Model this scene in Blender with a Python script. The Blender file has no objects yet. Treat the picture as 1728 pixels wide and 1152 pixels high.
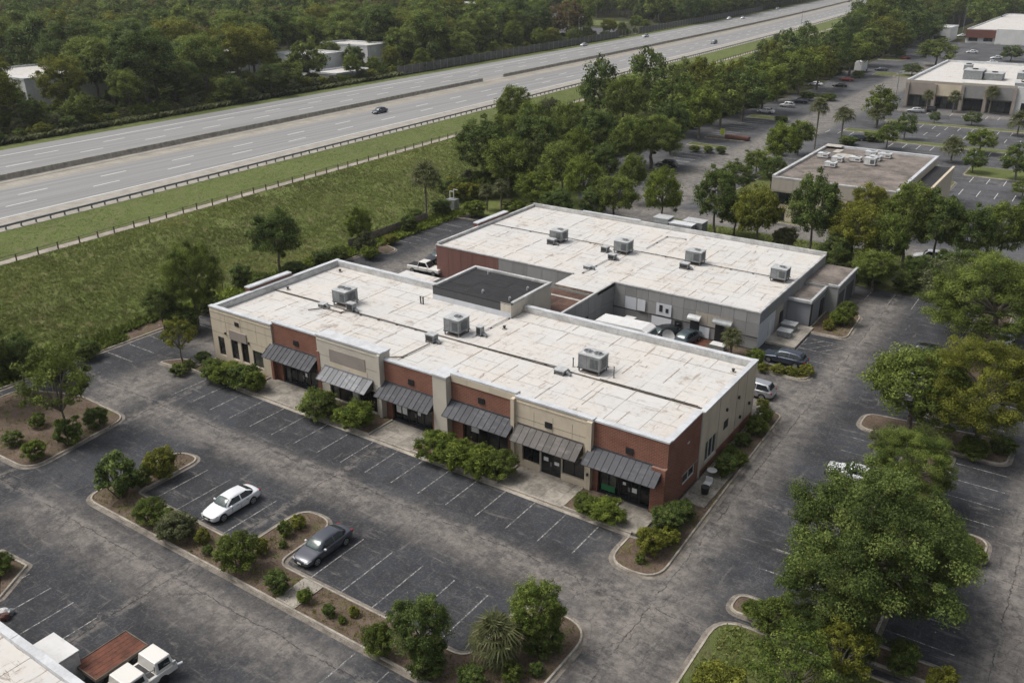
import bpy, bmesh, math, random
import numpy as np
from mathutils import Vector, Matrix, noise as mnoise
R = math.radians
random.seed(7)
S = bpy.context.scene

# ------------------------------------------------------------------ camera, sky, sun, exposure
cam = bpy.data.objects.new('camera', bpy.data.cameras.new('camera'))
S.collection.objects.link(cam); S.camera = cam
cam.data.sensor_width = 36; cam.data.lens = 31.264; cam.data.clip_start = 0.5; cam.data.clip_end = 4000
pit, yaw, roll = 0.40999, -0.59727, -0.0033
fw = Vector((math.sin(yaw)*math.cos(pit), math.cos(yaw)*math.cos(pit), -math.sin(pit)))
ri = Vector((math.cos(yaw), -math.sin(yaw), 0)); up = ri.cross(fw)
r2 = math.cos(roll)*ri + math.sin(roll)*up; u2 = -math.sin(roll)*ri + math.cos(roll)*up
cam.matrix_world = Matrix(((r2.x, u2.x, -fw.x, 0), (r2.y, u2.y, -fw.y, 0), (r2.z, u2.z, -fw.z, 40), (0, 0, 0, 1)))
SUN_EL, SUN_AZ = 58.0, -118.0        # azimuth clockwise from +Y
W = bpy.data.worlds.new('World'); S.world = W; W.use_nodes = True
nt = W.node_tree; bg = nt.nodes['Background']
sky = nt.nodes.new('ShaderNodeTexSky'); sky.sky_type = 'NISHITA'; sky.sun_disc = False
sky.sun_elevation = R(SUN_EL); sky.sun_rotation = R(SUN_AZ); sky.dust_density = 6; sky.air_density = 1.2; sky.ozone_density = 1
hs = nt.nodes.new('ShaderNodeHueSaturation'); hs.inputs['Saturation'].default_value = 0.42
nt.links.new(sky.outputs[0], hs.inputs['Color']); nt.links.new(hs.outputs[0], bg.inputs[0]); bg.inputs[1].default_value = 0.128
sl = bpy.data.lights.new('sun', 'SUN'); sl.energy = 1.8; sl.angle = R(24); sl.color = (1, 0.965, 0.92)
sun = bpy.data.objects.new('sun', sl); S.collection.objects.link(sun)
sd = Vector((math.sin(R(SUN_AZ))*math.cos(R(SUN_EL)), math.cos(R(SUN_AZ))*math.cos(R(SUN_EL)), math.sin(R(SUN_EL))))
sun.rotation_euler = sd.to_track_quat('Z', 'Y').to_euler()
S.view_settings.view_transform = 'Standard'; S.view_settings.look = 'None'
S.view_settings.exposure = 0.06; S.view_settings.gamma = 1
S.render.engine = 'CYCLES'
S.cycles.max_bounces = 5; S.cycles.transparent_max_bounces = 8; S.cycles.diffuse_bounces = 3; S.cycles.glossy_bounces = 2

# ------------------------------------------------------------------ materials
M = {}
class NT:
    def __init__(s, name, rough=0.8, metal=0.0, spec=0.4):
        m = bpy.data.materials.new(name); m.use_nodes = True; s.m = m; s.t = m.node_tree; s.n = s.t.nodes; s.l = s.t.links
        s.b = s.n['Principled BSDF']; s.b.inputs['Roughness'].default_value = rough; s.b.inputs['Metallic'].default_value = metal
        s.b.inputs['Specular IOR Level'].default_value = spec
        M[name] = m
    def pos(s, sc=(1,1,1), obj=False):
        if obj: o = s.n.new('ShaderNodeTexCoord').outputs['Object']
        else: o = s.n.new('ShaderNodeNewGeometry').outputs['Position']
        v = s.n.new('ShaderNodeVectorMath'); v.operation = 'MULTIPLY'; v.inputs[1].default_value = sc
        s.l.new(o, v.inputs[0]); return v.outputs[0]
    def noise(s, scale, detail=4, rough=0.6, vec=None, dist=0):
        n = s.n.new('ShaderNodeTexNoise'); n.inputs['Scale'].default_value = scale; n.inputs['Detail'].default_value = detail
        n.inputs['Roughness'].default_value = rough; n.inputs['Distortion'].default_value = dist
        s.l.new(vec if vec is not None else s.pos(), n.inputs['Vector']); return n.outputs['Fac']
    def math(s, op, a, b=0.5, c=None, clamp=False):
        n = s.n.new('ShaderNodeMath'); n.operation = op; n.use_clamp = clamp
        for i, v in enumerate((a, b, c)):
            if v is None: continue
            if isinstance(v, (int, float)): n.inputs[i].default_value = v
            else: s.l.new(v, n.inputs[i])
        return n.outputs[0]
    def step(s, v, a, b):           # smoothstep a..b -> 0..1
        n = s.n.new('ShaderNodeMapRange'); n.interpolation_type = 'SMOOTHSTEP'
        s.l.new(v, n.inputs['Value']); n.inputs['From Min'].default_value = a; n.inputs['From Max'].default_value = b
        return n.outputs['Result']
    def mix(s, f, a, b, mode='MIX'):
        n = s.n.new('ShaderNodeMix'); n.data_type = 'RGBA'; n.blend_type = mode
        for k, v in ((0, f), (6, a), (7, b)):
            if isinstance(v, (int, float)): n.inputs[k].default_value = v
            elif isinstance(v, tuple): n.inputs[k].default_value = (*v, 1)
            else: s.l.new(v, n.inputs[k])
        return n.outputs[2]
    def col(s, c):
        if isinstance(c, tuple): s.b.inputs['Base Color'].default_value = (*c, 1)
        else: s.l.new(c, s.b.inputs['Base Color'])
    def bump(s, h, strength=0.4, dist=0.02):
        n = s.n.new('ShaderNodeBump'); n.inputs['Strength'].default_value = strength; n.inputs['Distance'].default_value = dist
        s.l.new(h, n.inputs['Height']); s.l.new(n.outputs[0], s.b.inputs['Normal'])
    def orand(s): return s.n.new('ShaderNodeObjectInfo').outputs['Random']

def simple(name, col, rough=0.7, metal=0.0, var=0.25, scale=1.2, spec=0.4, grain=9, dark=None):
    k = NT(name, rough, metal, spec)
    dk = dark or tuple(v*(1-var) for v in col); lt = tuple(min(1, v*(1+var*0.5)) for v in col)
    f = k.math('ADD', k.math('MULTIPLY', k.noise(scale, 5, 0.65), 0.7), k.math('MULTIPLY', k.noise(scale*grain, 3), 0.3))
    k.col(k.mix(k.step(f, 0.35, 0.65), dk, lt))
    return k.m

def boxes_mask(k, rects, jit, noise):
    out = None
    for (x0, x1, y0, y1, soft) in rects:
        sp = k.n.new('ShaderNodeSeparateXYZ'); k.l.new(k.pos(), sp.inputs[0])
        j = k.math('MULTIPLY', k.math('SUBTRACT', noise, 0.5), jit)
        dx = k.math('SUBTRACT', k.math('ABSOLUTE', k.math('SUBTRACT', sp.outputs[0], (x0+x1)/2)), (x1-x0)/2)
        dy = k.math('SUBTRACT', k.math('ABSOLUTE', k.math('SUBTRACT', sp.outputs[1], (y0+y1)/2)), (y1-y0)/2)
        d = k.math('ADD', k.math('MAXIMUM', dx, dy), j)
        m = k.step(d, soft, -soft)
        out = m if out is None else k.math('MAXIMUM', out, m)
    return out

# asphalt: old sealcoat, worn through to brown aggregate where cars drive
def asphalt(name, dark, worn, rects, seams=((), ())):
    k = NT(name, 0.9, 0, 0.3)
    n1 = k.noise(0.13, 7, 0.68); n2 = k.noise(1.3, 9, 0.8); n3 = k.noise(30, 2); nm = k.noise(0.30, 10, 0.80); nf = k.noise(5.5, 6, 0.8)
    sx = k.noise(1.0, 9, 0.78, k.pos((0.22, 1.5, 1)), 0.3); sy = k.noise(1.0, 9, 0.78, k.pos((1.7, 0.28, 1)), 0.3)
    m = boxes_mask(k, rects, 9.0, nm)
    c = k.mix(k.step(n1, 0.36, 0.64), tuple(v*0.70 for v in dark), tuple(v*1.30 for v in dark))
    c = k.mix(k.math('MULTIPLY', k.step(n2, 0.50, 0.66), 0.42), c, tuple(v*0.62 for v in worn))
    w = k.mix(k.step(n2, 0.38, 0.64), tuple(v*0.66 for v in worn), tuple(v*1.20 for v in worn))
    f = k.math('MULTIPLY', m, k.math('ADD', 0.30, k.math('MULTIPLY', k.step(nm, 0.40, 0.54), 0.70)))
    c = k.mix(f, c, w)
    for sn, lo, am in ((sx, 0.555, 0.42), (sy, 0.575, 0.36)):
        c = k.mix(k.math('MULTIPLY', k.step(sn, lo, lo+0.09), am), c, tuple(v*1.15 for v in worn))
        c = k.mix(k.math('MULTIPLY', k.step(sn, lo-0.13, lo-0.22), 0.5), c, tuple(v*0.6 for v in dark))
    c = k.mix(k.math('MULTIPLY', k.step(k.noise(0.8, 10, 0.82), 0.625, 0.66), 0.62), c, (0.34, 0.318, 0.285))
    c = k.mix(k.math('MULTIPLY', k.step(k.noise(2.6, 7, 0.75), 0.66, 0.70), 0.6), c, (0.40, 0.385, 0.36))
    c = k.mix(k.math('MULTIPLY', k.step(k.noise(0.24, 6, 0.7), 0.56, 0.64), k.math('MULTIPLY', 0.6, k.math('SUBTRACT', 1, m))), c, (0.024, 0.025, 0.028))
    def vor(scale, dist, w0, w1):
        v = k.n.new('ShaderNodeTexVoronoi'); v.feature = 'DISTANCE_TO_EDGE'; v.inputs['Scale'].default_value = scale
        p = k.n.new('ShaderNodeVectorMath'); p.operation = 'ADD'; k.l.new(k.pos((1, 1, 0)), p.inputs[0])
        nn = k.n.new('ShaderNodeTexNoise'); nn.inputs['Scale'].default_value = scale*5; nn.inputs['Detail'].default_value = 8; nn.inputs['Roughness'].default_value = 0.7
        k.l.new(k.pos(), nn.inputs['Vector'])
        sc = k.n.new('ShaderNodeVectorMath'); sc.operation = 'SCALE'; sc.inputs['Scale'].default_value = dist
        k.l.new(nn.outputs['Color'], sc.inputs[0]); k.l.new(sc.outputs[0], p.inputs[1]); k.l.new(p.outputs[0], v.inputs['Vector'])
        return k.step(v.outputs[0], w1, w0)
    sp = k.n.new('ShaderNodeSeparateXYZ'); k.l.new(k.pos(), sp.inputs[0]); wob = k.math('MULTIPLY', k.math('SUBTRACT', k.noise(0.5, 9, 0.7), 0.5), 1.1)
    for ax, cs in ((1, seams[0]), (0, seams[1])):
        for c0 in cs:
            dd = k.math('ABSOLUTE', k.math('SUBTRACT', k.math('ADD', sp.outputs[ax], wob), c0))
            c = k.mix(k.math('MULTIPLY', k.step(dd, 0.75, 0.15), k.math('MULTIPLY', k.step(n2, 0.44, 0.56), 0.5)), c, tuple(v*1.1 for v in worn))
            c = k.mix(k.math('MULTIPLY', k.math('MULTIPLY', k.step(dd, 0.06, 0.02), 0.8), k.step(nm, 0.44, 0.53)), c, (0.022, 0.018, 0.018))
    k1 = vor(0.085, 2.2, 0.0, 0.0038); k2 = vor(0.55, 0.5, 0.0, 0.020)
    c = k.mix(k.math('MULTIPLY', vor(0.30, 0.9, 0.0, 0.010), k.math('MULTIPLY', k.step(n1, 0.42, 0.56), 0.17)), c, tuple(v*1.5 for v in worn))
    c = k.mix(k.math('MULTIPLY', k2, k.math('MULTIPLY', m, k.math('MULTIPLY', k.step(nm, 0.44, 0.56), 0.55))), c, (0.034, 0.033, 0.032))
    c = k.mix(k.math('MULTIPLY', k1, k.math('ADD', 0.20, k.math('MULTIPLY', m, 0.5))), c, (0.018, 0.018, 0.018))
    c = k.mix(k.math('MULTIPLY', k.step(nf, 0.50, 0.66), 0.22), c, tuple(v*1.25 for v in worn)); c = k.mix(k.math('MULTIPLY', k.step(nf, 0.48, 0.36), 0.3), c, tuple(v*0.55 for v in dark))
    k.col(c); k.bump(n3, 0.5, 0.01); return k.m

WORN = [(-72, -20, 41.6, 44.6, 1.6), (-66, -33, 26.2, 29.6, 2.2), (-20.8, -17.4, 44, 112, 1.8), (-24, -16, 36, 48, 3), (-0.8, 5.0, 30, 90, 1.6), (-17, -13, 28, 42, 3.2),
        (-80, -74, 20, 50, 2.5), (-82, -76, 55, 110, 2.0), (-26, -18, 74, 84, 2.2), (-27, -18, 105, 112, 2.5), (-60, -30, 12, 14, 2)]
asphalt('asphalt', (0.035, 0.038, 0.044), (0.205, 0.187, 0.168), WORN, ((44.4, 28.6, 60.5), (-71.5, -48.3, -19.2, 0.6)))
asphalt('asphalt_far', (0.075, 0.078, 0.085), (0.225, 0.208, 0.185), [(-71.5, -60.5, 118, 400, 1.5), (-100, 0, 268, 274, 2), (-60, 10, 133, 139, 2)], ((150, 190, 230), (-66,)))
def hwy():
    k = NT('highway_concrete', 0.85, 0, 0.3)
    s1 = k.noise(1.0, 6, 0.65, k.pos((0.75, 0.010, 1))); s2 = k.noise(1.0, 4, 0.6, k.pos((1.6, 0.05, 1))); n = k.noise(7, 4)
    c = k.mix(k.step(s1, 0.3, 0.7), (0.185, 0.187, 0.188), (0.300, 0.297, 0.290))
    c = k.mix(k.math('MULTIPLY', k.step(s2, 0.45, 0.65), 0.6), c, (0.23, 0.228, 0.225))
    c = k.mix(k.math('MULTIPLY', k.step(n, 0.4, 0.7), 0.2), c, (0.36, 0.355, 0.34)); k.col(c)
hwy()
simple('highway_shoulder', (0.34, 0.315, 0.275), 0.9, var=0.22, scale=0.5)
simple('shoulder_sand', (0.33, 0.305, 0.26), 0.9, var=0.2, scale=0.3)
simple('barrier_concrete', (0.34, 0.315, 0.27), 0.9, var=0.35, scale=0.9)
simple('concrete', (0.335, 0.305, 0.26), 0.9, var=0.42, scale=0.7)
simple('kerb_concrete', (0.36, 0.325, 0.275), 0.9, var=0.4, scale=0.9)
simple('gutter', (0.215, 0.190, 0.160), 0.9, var=0.5, scale=1.1)
simple('path_concrete', (0.335, 0.295, 0.25), 0.9, var=0.35, scale=0.5)
simple('walk_concrete', (0.30, 0.275, 0.235), 0.9, var=0.5, scale=0.45)
def paint():
    k = NT('road_paint', 0.7)
    f = k.noise(2.6, 8, 0.75); g = k.noise(11, 4, 0.7)
    k.col(k.mix(k.math('MAXIMUM', k.step(f, 0.43, 0.55), k.step(g, 0.48, 0.60)), (0.42, 0.41, 0.385), (0.080, 0.080, 0.080)))
paint()
simple('lane_paint', (0.70, 0.70, 0.67), 0.7, var=0.15)
simple('yellow_paint', (0.50, 0.40, 0.21), 0.7, var=0.2)
def grassmat(name, cs, sc=1.0):
    k = NT(name, 0.95, 0, 0.15)
    a = k.noise(0.07*sc, 5, 0.6); b = k.noise(0.55*sc, 6, 0.7); d = k.noise(5*sc, 4, 0.7)
    c = k.mix(k.step(a, 0.38, 0.62), cs[0], cs[1]); c = k.mix(k.step(b, 0.46, 0.66), c, cs[2]); c = k.mix(k.math('MULTIPLY', k.step(d, 0.42, 0.68), 0.6), c, cs[3])
    k.col(c); k.bump(d, 1.0, 0.15)
grassmat('mown_grass', ((0.110, 0.140, 0.042), (0.125, 0.160, 0.046), (0.165, 0.165, 0.075), (0.085, 0.105, 0.036)))
grassmat('rough_grass', ((0.145, 0.172, 0.052), (0.140, 0.190, 0.048), (0.190, 0.172, 0.080), (0.100, 0.118, 0.042)))
grassmat('forest_floor', ((0.040, 0.050, 0.020), (0.070, 0.060, 0.032), (0.035, 0.048, 0.018), (0.028, 0.032, 0.014)))
grassmat('lawn', ((0.100, 0.130, 0.036), (0.125, 0.140, 0.050), (0.125, 0.115, 0.060), (0.075, 0.095, 0.030)))
def mulch():
    k = NT('mulch', 0.95, 0, 0.1)
    a = k.noise(0.5, 5, 0.7); b = k.noise(6, 6, 0.75); d = k.noise(22, 4, 0.7)
    c = k.mix(k.step(a, 0.35, 0.65), (0.115, 0.082, 0.060), (0.175, 0.132, 0.100))
    c = k.mix(k.step(b, 0.48, 0.62), c, (0.080, 0.060, 0.045)); c = k.mix(k.math('MULTIPLY', k.step(d, 0.56, 0.68), 0.7), c, (0.30, 0.25, 0.205))
    c = k.mix(k.math('MULTIPLY', k.step(k.noise(0.9, 4), 0.55, 0.66), 0.55), c, (0.10, 0.115, 0.035))
    k.col(c); k.bump(d, 1.0, 0.05)
mulch()
def roofmat():
    k = NT('roof_membrane', 0.8, 0, 0.2)
    r = k.orand(); n1 = k.noise(0.16, 6, 0.68); n2 = k.noise(1.1, 8, 0.75); nx = k.noise(1.0, 7, 0.78, k.pos((0.35, 2.4, 1)), 0.6); ny = k.noise(1.0, 7, 0.78, k.pos((2.6, 0.4, 1)), 0.6)
    gate = k.step(n1, 0.38, 0.60)
    c = k.mix(r, (0.550, 0.546, 0.530), (0.585, 0.581, 0.567))
    c = k.mix(k.math('MULTIPLY', gate, 0.5), c, (0.60, 0.55, 0.485))
    c = k.mix(k.math('MULTIPLY', k.step(n2, 0.50, 0.68), 0.34), c, (0.42, 0.365, 0.305))
    for n in (nx, ny):
        c = k.mix(k.math('MULTIPLY', k.step(n, 0.57, 0.65), k.math('ADD', 0.34, k.math('MULTIPLY', gate, 0.6))), c, (0.215, 0.16, 0.115))
    c = k.mix(k.math('MULTIPLY', k.step(k.noise(0.30, 8, 0.78), 0.56, 0.68), 0.66), c, (0.25, 0.195, 0.15))
    c = k.mix(k.math('MULTIPLY', k.step(k.noise(4.2, 5, 0.7), 0.66, 0.72), 0.6), c, (0.13, 0.105, 0.085))
    k.col(c)
roofmat()
simple('roof_seam', (0.27, 0.215, 0.165), 0.8, var=0.6, scale=0.7)
simple('seam_dirt', (0.37, 0.30, 0.235), 0.8, var=0.55, scale=1.5)
simple('coping', (0.56, 0.575, 0.59), 0.5, var=0.18, scale=0.6)
simple('parapet_flashing', (0.50, 0.50, 0.49), 0.6, var=0.3, scale=0.8)
simple('dark_roof', (0.026, 0.026, 0.028), 0.85, var=0.35, scale=0.6)
simple('brown_roof', (0.105, 0.058, 0.042), 0.85, var=0.5, scale=0.6)
simple('grey_roof', (0.200, 0.172, 0.150), 0.9, var=0.5, scale=0.35)
simple('roof_patch', (0.45, 0.42, 0.38), 0.9, var=0.3)
def stucco(name, c, streak=0.35):
    k = NT(name, 0.9, 0, 0.25)
    s = k.noise(1.0, 5, 0.7, k.pos((1.6, 1.6, 0.18))); n = k.noise(0.5, 5); g = k.noise(9, 4)
    x = k.mix(k.step(n, 0.35, 0.65), tuple(v*0.9 for v in c), c)
    x = k.mix(k.math('MULTIPLY', k.step(s, 0.52, 0.72), streak), x, tuple(v*0.5 for v in c))
    sp = k.n.new('ShaderNodeSeparateXYZ'); k.l.new(k.pos(), sp.inputs[0])
    lo = k.math('MULTIPLY', k.step(k.math('ADD', sp.outputs[2], k.math('MULTIPLY', n, 1.2)), 1.3, 0.5), 0.5)
    x = k.mix(lo, x, tuple(v*0.55 for v in c)); k.col(x); k.bump(g, 0.2, 0.01)
stucco('stucco_beige', (0.60, 0.52, 0.40)); stucco('stucco_pale', (0.56, 0.515, 0.44)); stucco('taupe_panel', (0.31, 0.27, 0.24), 0.2)
stucco('white_wall', (0.66, 0.66, 0.65), 0.3)
def brick(name, c1, c2, mortar, sc=1.0, axis='XZ'):
    k = NT(name, 0.9, 0, 0.2)
    sp = k.n.new('ShaderNodeSeparateXYZ'); k.l.new(k.pos(), sp.inputs[0])
    cb = k.n.new('ShaderNodeCombineXYZ'); k.l.new(k.math('ADD', sp.outputs[0], sp.outputs[1]), cb.inputs[0]); k.l.new(sp.outputs[2], cb.inputs[1])
    t = k.n.new('ShaderNodeTexBrick'); k.l.new(cb.outputs[0], t.inputs['Vector']); t.inputs['Scale'].default_value = 1.0
    t.inputs['Brick Width'].default_value = 0.40*sc; t.inputs['Row Height'].default_value = 0.135*sc; t.inputs['Mortar Size'].default_value = 0.016*sc
    t.inputs['Color1'].default_value = (*c1, 1); t.inputs['Color2'].default_value = (*c2, 1); t.inputs['Mortar'].default_value = (*mortar, 1)
    n = k.noise(0.6, 5); s = k.noise(1.0, 5, 0.7, k.pos((1.2, 1.2, 0.2)))
    x = k.mix(k.math('MULTIPLY', k.step(n, 0.4, 0.7), 0.35), t.outputs['Color'], tuple(v*0.55 for v in c1))
    x = k.mix(k.math('MULTIPLY', k.step(s, 0.6, 0.75), 0.3), x, tuple(v*0.5 for v in c1)); k.col(x)
    k.bump(t.outputs['Fac'], -0.4, 0.01)
brick('brick', (0.245, 0.092, 0.060), (0.185, 0.070, 0.046), (0.29, 0.20, 0.155))
brick('brick_dull', (0.150, 0.075, 0.062), (0.125, 0.062, 0.052), (0.15, 0.09, 0.078), 1.2)
def panelmat(name, c, var=0.35):
    k = NT(name, 0.9, 0, 0.25)
    r = k.orand(); s = k.noise(1.0, 6, 0.7, k.pos((1.8, 1.8, 0.12))); n = k.noise(0.8, 5)
    x = k.mix(r, tuple(v*0.86 for v in c), tuple(v*1.12 for v in c)); x = k.mix(k.math('MULTIPLY', k.step(s, 0.5, 0.72), var), x, tuple(v*0.5 for v in c))
    x = k.mix(k.math('MULTIPLY', k.step(n, 0.5, 0.7), 0.2), x, tuple(v*1.3 for v in c)); k.col(x)
panelmat('wall_grey', (0.275, 0.275, 0.268)); panelmat('wall_tan', (0.38, 0.345, 0.295)); panelmat('wall_white', (0.60, 0.62, 0.65), 0.2)
panelmat('wall_dark_grey', (0.085, 0.085, 0.088), 0.25); panelmat('wall_blue_grey', (0.235, 0.245, 0.262), 0.25); panelmat('maroon_panel', (0.190, 0.098, 0.082), 0.4)
def awn(name, c):
    k = NT(name, 0.6, 0.0, 0.25)
    s = k.noise(1.0, 4, 0.6, k.pos((0.7, 2.4, 2.4))); r = k.orand()
    x = k.mix(r, tuple(v*0.8 for v in c), tuple(v*1.2 for v in c)); x = k.mix(k.math('MULTIPLY', k.step(s, 0.5, 0.72), 0.5), x, tuple(v*2.2 for v in c)); k.col(x)
awn('awning_charcoal', (0.060, 0.063, 0.071)); awn('awning_grey', (0.185, 0.190, 0.200)); awn('awning_brown', (0.095, 0.088, 0.082))
simple('metal_grey', (0.27, 0.285, 0.29), 0.55, 0.35, var=0.25, scale=2)
simple('metal_light', (0.50, 0.51, 0.51), 0.55, 0.2, var=0.25, scale=2)
simple('metal_dark', (0.045, 0.045, 0.045), 0.6, 0.3, var=0.3, scale=2)
simple('galvanised', (0.20, 0.215, 0.225), 0.6, 0.2, var=0.25, scale=1.5)
simple('frame_dark', (0.028, 0.029, 0.032), 0.45, 0.2, var=0.2)
simple('frame_white', (0.62, 0.62, 0.60), 0.5, 0.0, var=0.12)
simple('rust_deck', (0.135, 0.048, 0.028), 0.8, var=0.5, scale=1.3)
simple('wood_weathered', (0.17, 0.145, 0.12), 0.9, var=0.35, scale=2)
simple('fence_metal', (0.12, 0.118, 0.115), 0.8, var=0.35, scale=1)
simple('bark', (0.17, 0.145, 0.12), 0.95, var=0.45, scale=3)
simple('bark_dark', (0.10, 0.085, 0.068), 0.95, var=0.45, scale=3)
simple('palm_trunk', (0.21, 0.18, 0.145), 0.95, var=0.5, scale=4)
simple('litter', (0.62, 0.60, 0.57), 0.8, var=0.1)
simple('green_plastic', (0.03, 0.17, 0.07), 0.5, var=0.2)
simple('plastic_black', (0.02, 0.02, 0.021), 0.5, var=0.2)
simple('tyre', (0.018, 0.018, 0.018), 0.85, var=0.2)
simple('rim', (0.42, 0.43, 0.44), 0.35, 0.7, var=0.1)
simple('headlamp', (0.62, 0.64, 0.66), 0.15, 0.2, var=0.05)
simple('taillamp', (0.28, 0.012, 0.012), 0.25, 0.0, var=0.1)
simple('paper', (0.72, 0.72, 0.70), 0.8, var=0.05)
simple('red_sign', (0.150, 0.060, 0.045), 0.6, var=0.2)
simple('blue_tarp', (0.09, 0.16, 0.24), 0.5, var=0.25)
simple('yellow_sign', (0.55, 0.62, 0.05), 0.5, var=0.1)
def glassm(name, c, rough=0.08):
    k = NT(name, rough, 0.0, 0.6); n = k.noise(0.9, 3); k.col(k.mix(k.step(n, 0.4, 0.65), tuple(v*0.6 for v in c), tuple(v*1.4 for v in c)))
glassm('shop_glass', (0.010, 0.012, 0.014), 0.10); glassm('car_glass', (0.018, 0.024, 0.026), 0.06); glassm('windscreen', (0.050, 0.080, 0.078), 0.08)
glassm('shop_glass_lit', (0.045, 0.050, 0.050), 0.1); glassm('display_glass', (0.085, 0.09, 0.08), 0.12)  # shop_glass_lit: paler colour stands in for lighter interiors and blinds behind panes
def carpaint(name, c, metal=0.3, rough=0.28):
    k = NT(name, rough, metal, 0.6); k.col(c); k.b.inputs['Coat Weight'].default_value = 0.6; k.b.inputs['Coat Roughness'].default_value = 0.06
carpaint('paint_white', (0.72, 0.73, 0.75), 0); carpaint('paint_gunmetal', (0.078, 0.083, 0.102), 0.4, 0.3); carpaint('paint_navy', (0.042, 0.055, 0.080), 0.4)
carpaint('paint_silver', (0.42, 0.43, 0.45), 0.5); carpaint('paint_black', (0.013, 0.014, 0.017), 0.2); carpaint('paint_red', (0.25, 0.03, 0.02), 0.1)
carpaint('paint_slate', (0.06, 0.085, 0.10), 0.3); carpaint('paint_pickup', (0.72, 0.70, 0.65), 0); carpaint('paint_green', (0.018, 0.05, 0.035), 0.2)
def leaf(name, dark, mid, lite, yel=None):
    k = NT(name, 0.62, 0, 0.2)
    a = k.n.new('ShaderNodeAttribute'); a.attribute_name = 'tint'; r = k.orand()
    lite = tuple(v*1.15 for v in lite)
    c = k.mix(k.step(a.outputs['Fac'], 0.05, 0.6), dark, mid); c = k.mix(k.step(a.outputs['Fac'], 0.55, 1.0), c, lite)  # wide tint contrast also puts crown highlights and deep shade into leaf colour
    c = k.mix(k.math('MULTIPLY', r, 0.22), c, yel or tuple(v*1.25 for v in mid))
    k.col(c)
    tr = k.n.new('ShaderNodeBsdfTranslucent'); k.l.new(c, tr.inputs[0]); mx = k.n.new('ShaderNodeMixShader'); mx.inputs[0].default_value = 0.4
    out = [n for n in k.n if n.type == 'OUTPUT_MATERIAL'][0]
    k.l.new(k.b.outputs[0], mx.inputs[1]); k.l.new(tr.outputs[0], mx.inputs[2]); k.l.new(mx.outputs[0], out.inputs[0])
leaf('leaf_mid', (0.042, 0.062, 0.014), (0.130, 0.182, 0.034), (0.280, 0.335, 0.078), (0.165, 0.175, 0.032))
leaf('leaf_dark', (0.034, 0.052, 0.015), (0.098, 0.144, 0.034), (0.220, 0.272, 0.075), (0.120, 0.145, 0.032))
leaf('leaf_yellow', (0.070, 0.082, 0.014), (0.170, 0.188, 0.026), (0.300, 0.310, 0.060), (0.215, 0.190, 0.028))
leaf('leaf_bright', (0.055, 0.082, 0.014), (0.145, 0.200, 0.028), (0.275, 0.330, 0.065), (0.200, 0.225, 0.034))
leaf('leaf_grey', (0.060, 0.072, 0.032), (0.130, 0.148, 0.064), (0.235, 0.245, 0.120), (0.160, 0.155, 0.065))
leaf('leaf_brown', (0.070, 0.054, 0.026), (0.150, 0.115, 0.052), (0.235, 0.180, 0.085), (0.170, 0.120, 0.055))
leaf('palm_leaf', (0.060, 0.075, 0.030), (0.130, 0.145, 0.058), (0.220, 0.215, 0.110), (0.160, 0.145, 0.060))
leaf('grass_blade', (0.140, 0.160, 0.048), (0.190, 0.235, 0.058), (0.260, 0.265, 0.095), (0.150, 0.155, 0.060))

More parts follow.
